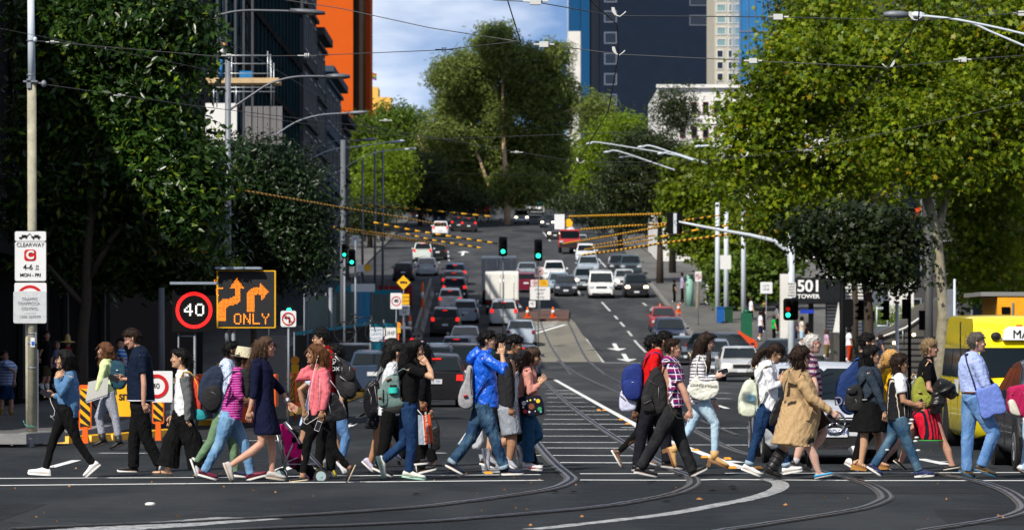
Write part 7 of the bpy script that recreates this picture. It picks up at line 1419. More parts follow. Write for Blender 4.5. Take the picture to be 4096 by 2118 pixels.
def backpack(P,outline,label,col,yc=0.0,hw=.15,pockets=(),straps=(),strapcol=None,rough=.8,accents=(),name='backpack',cat='backpack',p=3.0,wr=.006):
 e=carried(P,name,label,cat);L=P['LP'];m=mat('bag_'+hexc(col)+('s' if rough<.5 else ''),col,rough,var=.15,vs=12,bump=.45,bs=24)
 pl=[(L(q).x,L(q).z)for q in outline]
 pc=cat_closed(pl)
 mb=MB();mb.puff(pc,yc,hw,p=p);fuse('pack',mb,m,e,(0,0,0),.011,wr=wr,wf=28,seed=P['seed']+20)
 for j,(ol,c2,yy,hh)in enumerate(pockets):
  m2=mat('bag_'+hexc(c2),c2,rough,var=.12,vs=12,bump=.4,bs=24)if c2 else m
  b=MB();b.puff(cat_closed([(L(q).x,L(q).z)for q in ol]),yy,hh,p=p,edge=.8);b.build('pocket',m2,e,smooth=True)
 sm=mat('strap_'+hexc(strapcol or col),strapcol or col,.8,var=.1)
 for st in straps:
  b=MB();pts=[L(q[:2],q[2]if len(q)>2 else-P['sw']*.6)for q in st];b.tube(pts,[(.024,.006)]*len(pts),6,up=(0,1,0));b.build('strap',sm,e,smooth=True)
 for(p0,p1,y_,r_,c_)in accents:
  b=MB();b.tube([L(p0,y_),L(p1,y_)],r_,6,flat=.5);b.build('zip' if r_<.006 else 'trim',mat('trim_'+hexc(c_),c_,.35,var=0),e,smooth=True)
 return e
def cat_closed(pl,n=4):
 out=[];N=len(pl)
 for i in range(N):
  p0,p1,p2,p3=[np.array(pl[(i+j)%N])for j in(-1,0,1,2)]
  for k in range(n):t=k/n;out.append(tuple(.5*((2*p1)+(-p0+p2)*t+(2*p0-5*p1+4*p2-p3)*t*t+(-p0+3*p1-3*p2+p3)*t**3)))
 return out
def phone(P,c,ang,label,col=(.01,.01,.012),y=-.2,sz=(.07,.145)):
 e=carried(P,'phone',label,'phone');p=P['LP'](c,y);r_=Matrix.Rotation(R(ang),3,'Y')
 b=MB();b.box(p,(sz[1],.009,sz[0]),rot=r_);o=b.build('case',mat('phone_'+hexc(col),col,.3,var=0),e,smooth=False)
 b=MB();b.box(p+Vector((0,-.0055,0)),(sz[1]*.9,.002,sz[0]*.9),rot=r_);b.build('screen',mat('phone_glass',(.02,.02,.025),.08,var=0),e,smooth=False)
 return e
def cord(P,pts,label,col=(.75,.75,.75),r=.003,name='earphones'):
 b=MB();pp=[P['LP'](q[:2],q[2]if len(q)>2 else-.2)for q in cat([tuple(x)for x in pts],5)]if len(pts[0])==2 else[P['LP'](q[:2],q[2])for q in pts]
 b.tube(pp,r,5);o=b.build(name,mat('cord_'+hexc(col),col,.5,var=0),loc=P['base'],smooth=True);return tag(o,label,name)
# --- the people on the crossing
BLK=cloth('black_cloth',(.006,.006,.007),.9,spec=.1);BLKS=cloth('black_trousers',(.006,.006,.0065),.9,spec=.1)
DNM=lambda n,a,b:cloth(n,a,.85,'denim',b)
M_denim_shirt=cloth('denim_shirt',(.075,.17,.32),.8,'denim',(.11,.22,.38));M_jeans_mid=DNM('jeans_mid',(.018,.045,.10),(.07,.14,.22));M_jeans_light=DNM('jeans_light',(.11,.23,.40),(.22,.38,.55))
M_jeans_pale=DNM('jeans_pale',(.36,.52,.66),(.48,.62,.73));M_jeans_dark=DNM('jeans_dark',(.010,.028,.085),(.018,.05,.12));M_jeans_blue=DNM('jeans_blue',(.09,.20,.42),(.17,.30,.52))
M_whitec=cloth('white_cotton',(.72,.73,.76),.85)
PH='pedestrians on the crossing'
P=person('A',gv=1016,f=-1,H=(394,283),nk=(418,352),sh=(436,388),hp=(405,578),ln=[(480,780),(578,925),(530,1008)],lf=[(322,770),(274,955),(166,985)],an=[(385,492),(356,392),(398,358),(.07,.02)],af=[(372,520),(318,500),(268,492)],sk='asian',tt=M_denim_shirt,bm=BLKS,sleeve='long',hair='long',hpath=[(412,260,.10),(418,310,.085),(412,360,.07),(405,410,.045)],top=[(345,395,440),(372,378,466),(420,362,484),(480,355,490),(530,350,492),(575,368,488),(610,400,482),(636,440,476)],shc=(.78,.78,.78),wide=(.98,.95,.95),hem=.97,lt=.95,sw=.16,wr=.012,label='woman in a blue denim shirt and black jeans lifting a hand to her hair',curl=.9,seed=1,group=PH)
phone(P,(280,487),28,'phone in a black case with yellow patches held by the woman in the denim shirt',(.02,.02,.02),.02)
cord(P,[(308,515,-.02),(320,545,-.1),(345,590,-.15),(342,620,-.16),(318,632,-.16),(318,620,-.16),(345,652,-.16)],'white earphone cord hanging from the patterned phone')
P=person('A',gv=978,f=-1,H=(812,150),nk=(850,205),sh=(880,250),hp=(860,560),ln=[(905,760),(982,915),(985,958)],lf=[(820,770),(815,940),(716,966)],an=[(895,430),(893,545),(922,606)],af=[(850,400),(755,398),(690,385)],sk='fair',tt=cloth('navy_polo_cloth',(.006,.012,.028),.8),bm=BLKS,hair='short',hc='dkbrown',sw=.21,bt=1.15,lt=1.15,wide=(1.05,1.1,1.45),hs=1.02,top=[(192,832,882),(215,812,906),(260,795,930),(330,782,940),(420,778,945),(500,782,950),(533,786,950)],shc=(.015,.015,.016),tilt=22,wr=.008,label='tall man in a navy polo shirt with white piping looking down at his phone',seed=2,group=PH)
b=MB();L=P['LP'];b.rings([[L((784,527),0)*0+Vector((L((868,527)).x+(L((952,527)).x-L((868,527)).x)*math.cos(t)*1.03,.235*math.sin(t),L((868,z)).z))for t in[2*math.pi*i/24 for i in range(24)]]for z in(524,530)]);b.build('white_piping',M_whitec,P['root'],smooth=True)
phone(P,(690,395),25,'dark phone held out in front by the tall man in navy',y=.2)
P=person('A',gv=845,f=-1,H=(642,240),nk=(655,280),sh=(650,312),hp=(668,490),ln=[(712,640),(735,800),(684,846)],lf=[(602,640),(630,788),(566,832)],an=[(622,420),(596,498),(575,525)],af=None,sk='pale',tt=cloth('lime_jumper',(.62,.72,.36),.9),bm=cloth('houndstooth_trousers',(.30,.32,.40),.85,'plaid',(.12,.13,.17),70,c3=(.45,.46,.5)),sleeve='long',hair='curly',hc='ginger',hpath=[(672,215,.08),(680,260,.07),(700,285,.05)],hs=.95,shoes='boot',shc=(.014,.014,.015),sole=(.02,.02,.02),wide=(1.05,1.05,1.15),hem=.72,sw=.155,label='woman in a pale lime jumper and checked trousers carrying a folder',seed=3,group=PH,tilt=-8)
backpack(P,[(690,298),(735,300),(772,330),(775,430),(745,470),(690,455),(672,380)],'dark teal backpack with a round white badge on the woman in the lime jumper',(.012,.055,.085),hw=.14,straps=[[(700,300,-.1),(668,296,-.12),(655,340,-.13),(685,420,-.13)]],accents=[((720,352),(732,356),-.15,.018,(.7,.7,.7))])
e=carried(P,'folder','large pale grey folder of papers tucked under the arm of the woman in lime','folder');b=MB();b.prism([(L_.x,L_.z)for L_ in[P['LP'](q)for q in((552,425),(675,396),(670,500),(535,545))]],-.235,-.225);b.build('cover',mat('grey_card',(.48,.48,.45),.8),e,smooth=False);b=MB();b.prism([(L_.x,L_.z)for L_ in[P['LP'](q)for q in((558,430),(670,404),(668,510),(540,553))]],-.222,-.212);b.build('paper',M_whitec,e,smooth=False)
P=person('A',gv=1012,f=-1,H=(1102,272),nk=(1118,340),sh=(1140,385),hp=(1115,620),ln=[(1190,790),(1232,960),(1200,1002)],lf=[(1050,800),(1022,960),(930,985)],an=[(1165,530),(1160,655),(1158,688)],af=[(1080,530),(1052,625),(1040,668)],sk='asian',tt=M_whitec,bm=BLKS,sleeve='none',hair='pony',hpath=[(1150,250,.06),(1165,300,.05),(1172,345,.03)],top=[(342,1090,1142,.08),(368,1082,1152,.135),(430,1076,1170,.15),(520,1072,1175,.15),(600,1072,1180,.16),(650,1076,1190,.17)],shoes='flipflop',shc=(.02,.02,.02),sole=(.03,.03,.03),wide=(1.3,1.9,2.9),hem=.85,sw=.15,bottom='flare',label='woman in a white top, grey cardigan and wide black trousers with yellow bag straps',seed=4,group=PH,wr=.014)
b=MB();L=P['LP'];M_cardi=cloth('grey_marl_knit',(.11,.115,.12),.95)
rr=[]
for v,x0,x1,h in((352,1120,1165,.12),(380,1112,1186,.165),(440,1120,1200,.17),(520,1132,1210,.17),(590,1140,1212,.18),(640,1146,1208,.185)):
 a=L((x0,v));c_=L((x1,v));c=(a+c_)/2;rr.append([Vector((c.x+abs(c_.x-a.x)/2*math.cos(t),h*math.sin(t),c.z))for t in[2*math.pi*i/20 for i in range(20)]])
b.rings(rr)
for s0,e_,wv,tp,sgn in P['arms']:b.tube([s0,e_,e_+(wv-e_)*.95],[.075,.06,.045],10)
fuse('cardigan',b,M_cardi,P['root'],(0,0,0),.012,wr=.009,wf=28,seed=44)
backpack(P,[(1195,385),(1225,400),(1240,520),(1235,600),(1200,590),(1190,480)],'red and teal backpack with yellow straps worn over the grey cardigan',(.55,.05,.03),hw=.13,pockets=[([(1205,580),(1250,590),(1270,640),(1215,645)],(.02,.28,.32),0,.14)],straps=[[(1215,395,-.13),(1170,352,-.14),(1130,352,-.15),(1118,380,-.17),(1122,410,-.18)],[(1195,380,-.1),(1222,440,-.14),(1222,515,-.14)]],strapcol=(.75,.42,.02))
P=person('1',gv=1262,f=1,H=(462,215),nk=(428,290),sh=(425,335),hp=(400,720),ln=[(300,960),(180,1120),(182,1255)],lf=[(470,980),(490,1210),(585,1255)],an=[(480,500),(560,600),(590,640)],sk='brown',tt=cloth('pale_blue_stripe_shirt',(.62,.68,.80),.8,'v',(.25,.38,.65),60,.35),bm=cloth('sage_trousers',(.13,.22,.13),.85),hair='crop',hc='black',sw=.19,sleeve='long',shc=[(.55,.57,.55),(.015,.025,.07)],yaw=18,label='man in a pale blue shirt and sage green trousers just behind the pale woven hat',seed=5,group=PH,Y=48.0)
backpack(P,[(365,335),(300,350),(230,420),(198,540),(215,640),(290,720),(370,700),(392,600),(395,480),(420,380)],'large navy backpack of the man in the pale blue shirt',(.012,.022,.048),yc=-.02,hw=.19,pockets=[([(240,530),(330,490),(388,520),(390,640),(320,715),(240,670)],(.012,.012,.014),-.04,.2)],straps=[[(370,330,-.18),(410,335,-.2),(465,350,-.2),(480,380,-.2)]],accents=[((310,545),(350,570),-.235,.007,(.3,.3,.3))])
P=person('1',gv=1272,f=1,H=(572,275),nk=(535,350),sh=(515,395),hp=(445,740),ln=[(370,960),(245,1190),(350,1262)],lf=[(560,950),(618,1215),(755,1225)],an=[(530,560),(600,610),(650,610)],sk='brown',tt=cloth('magenta_stripe_top',(.33,.012,.19),.85,'h',(.62,.25,.5),33,.2),bm=M_jeans_light,hair='full',hc='black',hat='fedora',sw=.165,sleeve='half',shc=(.14,.012,.035),wide=(1.08,1.1,1.15),bt=1.05,top=[(345,505,560),(375,480,580),(440,450,580),(520,420,575),(600,398,568),(680,385,560),(720,380,552),(765,480,545)],tilt=8,glasses='sun',label='person in a magenta striped top, light jeans and a woven pale hat',seed=6,group=PH,Y=47.2,wr=.009)
backpack(P,[(560,345),(600,335),(625,400),(620,560),(590,615),(530,590),(512,480),(515,380)],'small black backpack worn on the chest over the magenta striped top',(.014,.014,.016),hw=.17,straps=[[(450,470,-.18),(400,610,-.18)],[(540,365,-.15),(480,370,-.17),(430,420,-.18),(380,470,-.15)],[(520,515,-.18),(450,570,-.18),(395,605,-.17)]])
M_navyd=cloth('navy_dress_cloth',(.007,.009,.03),.85)
P=person('1',gv=1285,f=1,H=(748,178),nk=(700,262),sh=(672,320),hp=(740,660),ln=[(715,960),(450,1150),(458,1278)],lf=[(785,960),(792,1215),(905,1272)],an=[(655,560),(622,690),(606,790)],af=[(860,530),(925,640),(1000,700)],sk='fair',tt=M_navyd,bottom=None,sleeve='three',hair='long',hc='brown',hpath=[(715,150,.10),(672,210,.075),(640,270,.05),(625,320,.02)],yaw=0,top=[(262,672,735),(300,650,775),(360,632,805),(450,640,815),(540,655,812),(620,655,815,.175),(700,645,828,.2),(780,636,848,.21),(875,645,874,.215),(890,652,870,.21)],shoes='sneaker',shc=(.42,.40,.38),sole=(.45,.40,.33),lt=1.0,tw='dress',sw=.165,wr=.006,label='woman in a short navy dress and silver shoes with long brown hair',seed=7,group=PH,curl=.5)
b=MB();a=P['arms'][1];b.tube([a[2]+(a[1]-a[2]).normalized()*.07,a[2]+(a[1]-a[2]).normalized()*.03],.036,12);b.box(a[2]+(a[1]-a[2]).normalized()*.05+Vector((0,-.04,.01)),(.04,.012,.035));b.build('watch',M_whitec,P['root'],smooth='auto')
M_pink=cloth('coral_pink_jersey',(.60,.14,.17),.85)
P=person('2',gv=1288,f=-1,H=(372,232),nk=(412,315),sh=(440,390),hp=(390,730),ln=[(540,1040),(652,1160),(640,1278)],lf=[(305,950),(262,1230),(158,1280)],an=[(470,540),(440,690),(415,790),(.12,.12)],af=[(215,425),(330,330),(360,320),(-.02,.02)],sk='tan',tt=M_pink,bm=BLKS,sleeve='long',hair='long',hc='ombre',hpath=[(400,200,.095),(435,250,.085),(440,310,.075),(425,370,.055)],top=[(330,375,445),(360,350,485),(420,330,505),(500,320,500),(580,315,495),(650,318,480),(700,325,440),(732,328,420)],shoes='flat',shc=(.014,.014,.014),sole=(.55,.45,.3),wide=(.95,.92,.85),hem=.9,sw=.16,wr=.012,tilt=-3,label='woman in a coral pink jacket and black leggings holding her long hair back',seed=9,group=PH)
phone(P,(404,812),110,'small white phone held low by the woman in the pink jacket',(.75,.75,.78),-.28,(.06,.12))
cord(P,[(400,240,-.1),(385,290,-.12),(360,400,-.16),(335,560,-.17),(318,650,-.17),(322,720,-.17),(290,760,-.2),(285,785,-.22),(310,800,-.24),(405,740,-.28)],'long white earphone cord looping down the front of the pink jacket')
backpack(P,[(500,555),(535,545),(600,640),(638,730),(600,765),(480,780),(450,760),(470,660)],'black leather shoulder bag with studded straps under the arm of the woman in pink',(.013,.013,.015),yc=-.2,hw=.06,name='shoulder_bag',cat='handbag',rough=.35,straps=[],accents=[((418,420),(415,660),-.235,.008,(.5,.5,.5)),((500,440),(560,520),-.22,.008,(.5,.5,.5)),((560,520),(630,680),-.26,.008,(.5,.5,.5)),((485,610),(510,720),-.27,.008,(.5,.5,.5))])
Yq=47.4
def PQ(x,v,y=0):u,vv=fuv('2',(x,v));return Vector(((u-2048)/F*Yq,y,CAMZ-(vv-HOR)/F*Yq))
bx=PQ(250,1270).x
e=empty('stroller',(bx,Yq,0),label='folding stroller with a bright pink seat and silver frame, its wheels by the pink jacket',cat='stroller')
Q=lambda x,v,y=0:PQ(x,v,y)-Vector((bx,0,PQ(0,1272).z))
M_alu=mat('brushed_aluminium',(.45,.45,.47),.35,.85,var=.1)
for s in(-1,1):
 y=s*.2
 for pts,r_ in(([(120,800),(205,900),(275,1020),(345,1090),(440,1190)],.011),([(205,945),(160,1060),(105,1215)],.011),([(60,880),(90,1000),(115,1140)],.009),([(115,1140),(200,1140),(380,1140)],.008),([(130,1130),(235,1085)],.007)):
  b=MB();b.tube([Q(x,v,y)for x,v in pts],r_,8);b.build('frame_tube',M_alu,e,smooth=True)
 for x,v in((90,1230),(425,1238)):
  b=MB();b.cyl(Q(x,v,y),.088 if x>200 else.08,.035,20,0,'y');wh=b.build('wheel',mat('stroller_tyre',(.02,.02,.02),.8),e,smooth='auto');b=MB();b.cyl(Q(x,v,y),.062,.042,20,0,'y');b.cyl(Q(x,v,y),.015,.06,12,0,'y');b.build('rim',mat('wheel_pale_teal',(.33,.45,.47),.5),wh,smooth='auto')
 b=MB();b.box(Q(205,942,y),(.05,.03,.06));b.box(Q(255,995,y),(.06,.035,.06));b.build('hinge',BLK,e,smooth=False)
M_hot=cloth('hot_pink_cloth',(.72,.01,.20),.7);b=MB();b.rings([[Q(x,v,y)for y in(-.19,-.1,0,.1,.19)]+[Q(x+9,v+6,y)for y in(.19,.1,0,-.1,-.19)]for x,v in((88,815),(105,900),(130,1010),(165,1075),(215,1090),(272,1085))]);b.build('seat',M_hot,e,smooth='auto')
for s in(-1,1):b=MB();b.prism([(Q(*q).x,Q(*q).z)for q in((88,815),(200,900),(270,1010),(275,1085),(200,1092),(140,1040))],s*.195-.004,s*.195+.004);b.build('side_panel',M_hot if s<0 else cloth('maroon_cloth',(.25,.01,.07),.8),e,smooth=False)
P=person('2',f=1,H=(178,838),nk=(165,895),sh=(170,920),hp=(225,1050),ln=[(300,1040),(350,1150),(420,1160)],lf=[(310,1045),(380,1150),(450,1155)],an=[(210,960),(240,915),(262,900),(.02,.0)],sk='brown',tt=cloth('toddler_top',(.25,.02,.08),.9),bm=BLKS,hair='curly',hc='black',hs=.78,sw=.10,hw=.06,bt=.75,lt=.7,scale_hand=.55,armr=.62,shoes='sneaker',shc=(.7,.25,.4),label='small child with curly black hair sitting in the pink stroller',seed=8,Y=Yq,wr=.004)
P=person('2',gv=1248,f=-1,H=(418,118),nk=(462,190),sh=(480,270),hp=(480,700),ln=[(505,950),(500,1190),(555,1245)],lf=[(420,960),(395,1180),(360,1225)],an=[(470,480),(400,600),(350,640)],sk='asian',tt=cloth('red_tee',(.42,.008,.012),.85),bm=BLKS,hair='full',sw=.185,glasses='clear',top=[(205,440,505),(240,420,530),(320,410,548),(420,405,550),(540,405,545),(640,405,545),(720,408,545)],shc=(.25,.27,.30),sole=(.6,.5,.02),label='man in a red lettered T-shirt and glasses behind the pink jacket',seed=10,group=PH,Y=48.6,wide=(1,1.1,1.3))
backpack(P,[(505,235),(560,265),(620,300),(690,380),(712,520),(690,600),(630,612),(560,560),(530,420)],'black school backpack with grey zips on the man in the red T-shirt',(.016,.016,.018),hw=.17,pockets=[([(600,330),(680,360),(700,440),(640,460)],None,-.04,.17),([(610,470),(700,480),(708,560),(660,600),(610,560)],None,-.04,.175)],straps=[[(470,240,-.15),(510,255,-.17),(545,310,-.17),(540,400,-.16)]],accents=[((540,258),(580,305),-.2,.016,(.5,.5,.5)),((580,425),(635,468),-.21,.012,(.35,.35,.36)),((596,350),(596,385),-.21,.005,(.6,.6,.6)),((660,345),(655,385),-.21,.005,(.6,.6,.6))])
for tx,x,v in(('BEYOND',497,360),('EDX',532,365)):text(tx,.07,M_whitec,P['root'],P['LP']((x,v),-.21),rot=(R(90),R(-60),0)if tx=='BEYOND' else(R(90),0,0),name='lettering')
P=person('2',gv=1150,f=-1,H=(455,215),nk=(440,300),sh=(400,350),hp=(330,730),ln=[(270,880),(262,1090),(200,1125)],lf=[(530,900),(600,1050),(640,1110)],an=[(250,470),(290,640),(292,700)],sk='tan',tt=cloth('pale_blue_blouse',(.45,.55,.72),.8),bottom='shorts',bm=BLKS,hem=.5,hair='full',shoes='flat',shc=(.25,.15,.08),sole=(.3,.25,.15),sw=.16,label='walker in a pale blue top and black shorts hidden behind the woman in pink',seed=11,Y=51.2,group=PH)
P=person('2',gv=1216,f=-1,H=(528,238),nk=(545,300),sh=(560,350),hp=(560,730),ln=[(625,920),(580,1130),(640,1215)],lf=[(440,950),(410,1130),(370,1210)],an=[(600,520),(590,640),(570,700)],sk='asian',tt=BLK,bm=M_jeans_blue,hair='full',sw=.16,shc=(.7,.72,.78),label='walker in blue jeans and white sneakers behind the black school backpack',seed=12,Y=49.6,group=PH)
P=person('3',gv=1222,f=1,H=(352,195),nk=(318,300),sh=(300,345),hp=(255,740),ln=[(215,960),(160,1150),(195,1215)],lf=[(300,960),(370,1080),(400,1120)],an=[(330,480),(360,560),(380,600)],sk='tan',tt=cloth('grey_top',(.16,.17,.18),.85),bottom=None,bm=cloth('dotted_black_skirt',(.012,.012,.016),.8,'dots',(.7,.7,.7),42,.16),skirt=[(690,180,300,.17),(760,150,290,.19),(830,118,268,.2),(850,120,265,.2)],hair='long',hc='black',hpath=[(345,190,.10),(320,250,.095),(290,310,.07),(275,360,.04)],shc=(.5,.48,.62),sole=(.7,.7,.72),label='woman in a dotted black skirt and lilac sneakers with tangled black hair',seed=13,Y=49.8,group=PH)
backpack(P,[(150,480),(190,445),(240,470),(262,560),(265,700),(250,790),(190,800),(135,740),(112,660),(118,540)],'black leather backpack with silver zips above the dotted skirt',(.010,.010,.012),hw=.15,rough=.3,straps=[[(215,450,-.12),(240,410,-.15),(290,350,-.16),(310,330,-.15)]],accents=[((150,520),(178,590),-.155,.004,(.6,.6,.6)),((178,590),(175,655),-.155,.004,(.6,.6,.6)),((205,500),(225,640),-.155,.004,(.6,.6,.6)),((55,632),(115,622),-.12,.004,(.3,.3,.3))])
P=person('3',gv=1262,f=1,H=(400,240),nk=(362,320),sh=(340,370),hp=(320,720),ln=[(290,960),(240,1160),(345,1258)],lf=[(420,950),(560,1130),(640,1150)],an=[(370,520),(400,600),(420,640)],sk='asian',tt=cloth('white_grey_shirt',(.60,.62,.66),.85),bm=BLKS,hair='bun',hc='black',hpath=[(360,225,.06),(325,270,.055),(290,330,.045),(265,355,.02)],shc=(.012,.012,.013),sole=(.7,.7,.7),label='woman in a white collared shirt and black trousers just behind the turquoise bottle',seed=14,Y=48.2,group=PH,wide=(1,1.15,1.2))
P=person('3',gv=1245,f=1,H=(570,195),nk=(590,300),sh=(580,350),hp=(570,680),ln=[(560,960),(590,1160),(712,1172)],lf=[(620,930),(560,1130),(545,1210)],an=[(600,500),(590,610),(600,645)],sk='tan',tt=BLK,bm=BLKS,hair='long',hc='black',hpath=[(590,170,.10),(610,230,.09),(625,290,.075),(622,350,.05)],sleeve='long',shc=(.012,.012,.013),sole=(.7,.7,.7),label='woman all in black with a small pink hair clip holding the orange paper bag',seed=16,Y=49.4,group=PH,wide=(1,1,1.3))
b=MB();b.ell(P['LP']((587,125),-.06),(.03,.012,.012));b.build('hair_clip',mat('pale_pink',(.6,.35,.36),.5),P['root'],smooth=True)
e=carried(P,'paper_bag','orange and white paper carrier bag with a web address printed up its side','shopping bag');L=P['LP']
def bagpoly(pts,y0,y1,m,nme,par=e):b=MB();b.prism([(L(q).x,L(q).z)for q in pts],y0,y1);return b.build(nme,m,par,smooth=False)
bagpoly([(562,722),(600,728),(617,962),(568,962)],-.3,-.18,cloth('bag_paper_white',(.32,.38,.46),.6),'side_face');bagpoly([(601,727),(660,715),(687,945),(618,962)],-.305,-.18,mat('bag_paper_orange',(.62,.07,.012),.5),'front_face')
bagpoly([(596,724),(603,724),(622,962),(616,962)],-.309,-.306,M_whitec,'edge')
text('www.coop.com.au',.062,mat('print_white',(.75,.75,.75),.6,var=0),e,L((643,842),-.31),rot=(R(90),R(83),0),name='lettering')
b=MB();b.tube([L((600,728),-.25),L((575,700),-.25),(L((558,680),-.22))],.005,6);b.build('handle',M_whitec,e,smooth=True)
P=person('3',gv=1130,f=1,H=(600,190),nk=(585,290),sh=(590,340),hp=(590,690),ln=[(640,930),(690,1095),(752,1118)],lf=[(480,930),(400,1060),(395,1110)],an=[(640,520),(640,650),(660,700)],sk='asian',tt=BLK,sleeve='long',bm=BLKS,hair='full',shoes='flat',shc=(.012,.012,.013),sole=(.02,.02,.02),sw=.155,label='walker in black flat shoes mostly hidden behind the orange paper bag',seed=17,Y=52.6,group=PH,wide=(1,1.15,1.4),hem=.85)
backpack(P,[(676,800),(735,792),(738,870),(745,950),(720,980),(680,975),(676,880)],'black leather handbag hanging just right of the orange paper bag',(.012,.012,.013),yc=-.2,hw=.05,rough=.35,name='handbag',cat='handbag',straps=[[(735,795,-.2),(690,700,-.2),(640,650,-.18)]])
P=person('3',gv=1272,f=1,H=(535,200),nk=(500,300),sh=(490,350),hp=(480,660),ln=[(510,950),(480,1190),(618,1262)],lf=[(440,960),(270,1100),(262,1252)],an=[(690,425),(640,310),(608,275),(.04,.0)],sk='asian',tt=BLK,bm=M_jeans_dark,hair='long',hc='black',hpath=[(510,165,.11),(475,240,.10),(450,320,.095),(445,400,.08),(450,450,.05)],glasses='clear',top=[(310,465,540),(345,440,570),(400,425,580),(480,415,575),(560,412,565),(620,430,560),(680,440,500)],shc=(.62,.66,.58),sha=(.35,.33,.33),sole=(.35,.62,.50),sw=.16,wide=(1.05,1.05,1.1),label='woman in a black T-shirt and dark jeans with very long black hair, one arm raised',seed=15,group=PH)
e=backpack(P,[(268,470),(300,420),(350,392),(400,400),(412,470),(420,600),(445,625),(430,655),(300,675),(240,650),(232,560)],'grey-green canvas backpack with a turquoise bottle in its side pocket',(.13,.20,.19),hw=.16,pockets=[([(232,520),(290,515),(312,560),(308,640),(250,655),(235,620)],(.13,.20,.19),-.06,.12),([(265,675),(440,640),(425,690),(390,715),(290,700)],(.012,.012,.013),0,.15)],straps=[[(355,400,-.13),(440,345,-.15),(500,370,-.16)]],accents=[((300,440),(340,425),-.17,.018,(.30,.08,.02)),((235,580),(257,582),-.19,.02,(.30,.08,.02)),((325,545),(395,535),-.175,.008,(.20,.06,.02)),((275,515),(275,620),-.19,.014,(.01,.01,.01))])
b=MB();p0=P['LP']((360,545),-.16);p1=P['LP']((357,498),-.16);b.tube([p0,p1],.06,14);b.tube([p1,p1+Vector((0,0,.03))],.042,14,mi=1);o=b.build('drink_bottle',[mat('turquoise_plastic',(.03,.50,.42),.3),mat('black_plastic',(.01,.01,.01),.5)],loc=P['base'],smooth='auto');tag(o,'turquoise drink bottle with a black lid in the side of the grey-green backpack','bottle')
M_bluej=cloth('royal_blue_nylon',(.004,.10,.62),.38,crease=1.0,spec=.6)
P=person('4',gv=1232,f=1,H=(412,120),nk=(385,210),sh=(385,260),hp=(375,640),ln=[(460,900),(548,1165),(705,1215)],lf=[(270,920),(115,1125),(210,1225)],an=[(550,365),(530,235),(530,165),(.06,.02)],sk='asian',tt=M_bluej,bm=M_jeans_mid,hair='full',hc='black',glasses='clear',sleeve='half',top=[(195,340,420,.08),(240,305,445,.15),(300,290,465),(380,285,480),(460,288,490),(540,292,495),(600,295,500),(640,298,502),(665,420,498,.17)],shc=(.012,.018,.04),sole=(.75,.75,.73),sw=.18,wide=(1.12,1.15,1.35),hemroll=cloth('denim_cuff',(.25,.33,.40),.9),lt=1.05,wr=.016,label='young man in a shiny royal blue jacket and jeans speaking into a phone',seed=18,group=PH,armr=1.15)
L=P['LP'];b=MB();b.tube([L((355,200)),L((300,245)),L((262,290)),L((248,305))],[(.10,.075),(.13,.08),(.10,.06),(.05,.03)],14,up=(0,1,0));b.tube([L((400,215)),L((430,232))],[.085,.07],12);fuse('hood',b,M_bluej,P['root'],(0,0,0),.012,wr=.015,wf=26,seed=180)
phone(P,(552,172),-5,'dark phone held flat to the mouth by the young man in royal blue',y=-.18)
backpack(P,[(245,330),(290,335),(290,450),(296,580),(290,650),(240,682),(185,660),(170,600),(185,520),(225,440)],'light grey sling bag with a small red square patch on the royal blue jacket',(.30,.30,.32),hw=.13,name='sling_bag',cat='bag',straps=[[(275,340,-.15),(270,450,-.17),(280,560,-.17)],[(290,590,-.16),(350,500,-.19),(412,405,-.2)]],strapcol=(.01,.01,.012),accents=[((214,570),(245,568),-.14,.03,(.45,.02,.02))])
P=person('4',gv=1195,f=1,H=(632,148),nk=(590,230),sh=(555,290),hp=(575,660),ln=[(610,890),(590,1110),(640,1180)],lf=[(610,900),(420,1010),(395,1185)],an=[(585,470),(600,660),(605,745)],sk='tan',tt=cloth('charcoal_hoodie',(.022,.022,.026),.95),bottom='shorts',bm=cloth('light_grey_shorts',(.27,.30,.35),.9),hem=.95,hair='full',hc='black',sleeve='long',tilt=18,top=[(225,560,622),(260,525,632),(330,505,632),(430,495,635),(540,498,636),(640,505,636),(655,520,634)],shc=(.42,.44,.52),lt=1.25,sw=.19,wide=(1.1,1.12,1),label='young man in a charcoal hoodie and light grey shorts behind the royal blue jacket',seed=19,Y=50.4,group=PH,armr=1.15)
b=MB();L=P['LP'];b.tube([L((555,215)),L((540,250)),L((560,275))],[(.12,.06),(.14,.06),(.10,.05)],12,up=(0,1,0));fuse('hood',b,cloth('charcoal_hoodie',(.022,.022,.026)),P['root'],(0,0,0),.012,wr=.01,seed=190)
cord(P,[(610,165,-.085),(622,200,-.09),(625,245,-.1),(615,280,-.12)],'thin black earphone cord hanging from the ear of the man in charcoal',(.01,.01,.01),.003)
P=person('4',gv=1178,f=1,H=(520,150),nk=(500,240),sh=(490,290),hp=(470,660),ln=[(440,910),(400,1120),(470,1170)],lf=[(500,920),(470,1070),(500,1135)],an=[(400,480),(380,620),(370,700)],sk='asian',tt=BLK,bottom='shorts',bm=BLKS,hem=.8,hair='full',shc=(.012,.012,.012),sole=(.75,.75,.74),label='walker with black sneakers hidden behind the young man in royal blue',seed=20,Y=51.6,group=PH)
e=carried(P,'plastic_bag','translucent white plastic bag swinging behind the jeans of the blue jacket','bag');L=P['LP']
b=MB();b.puff([(L(q).x,L(q).z)for q in((165,965),(255,840),(300,820),(370,860),(380,940),(340,1010),(290,1008),(270,960),(185,975))],-.1,.08);b.build('sack',cloth('thin_white_plastic',(.55,.57,.62),.4),e,smooth=True)
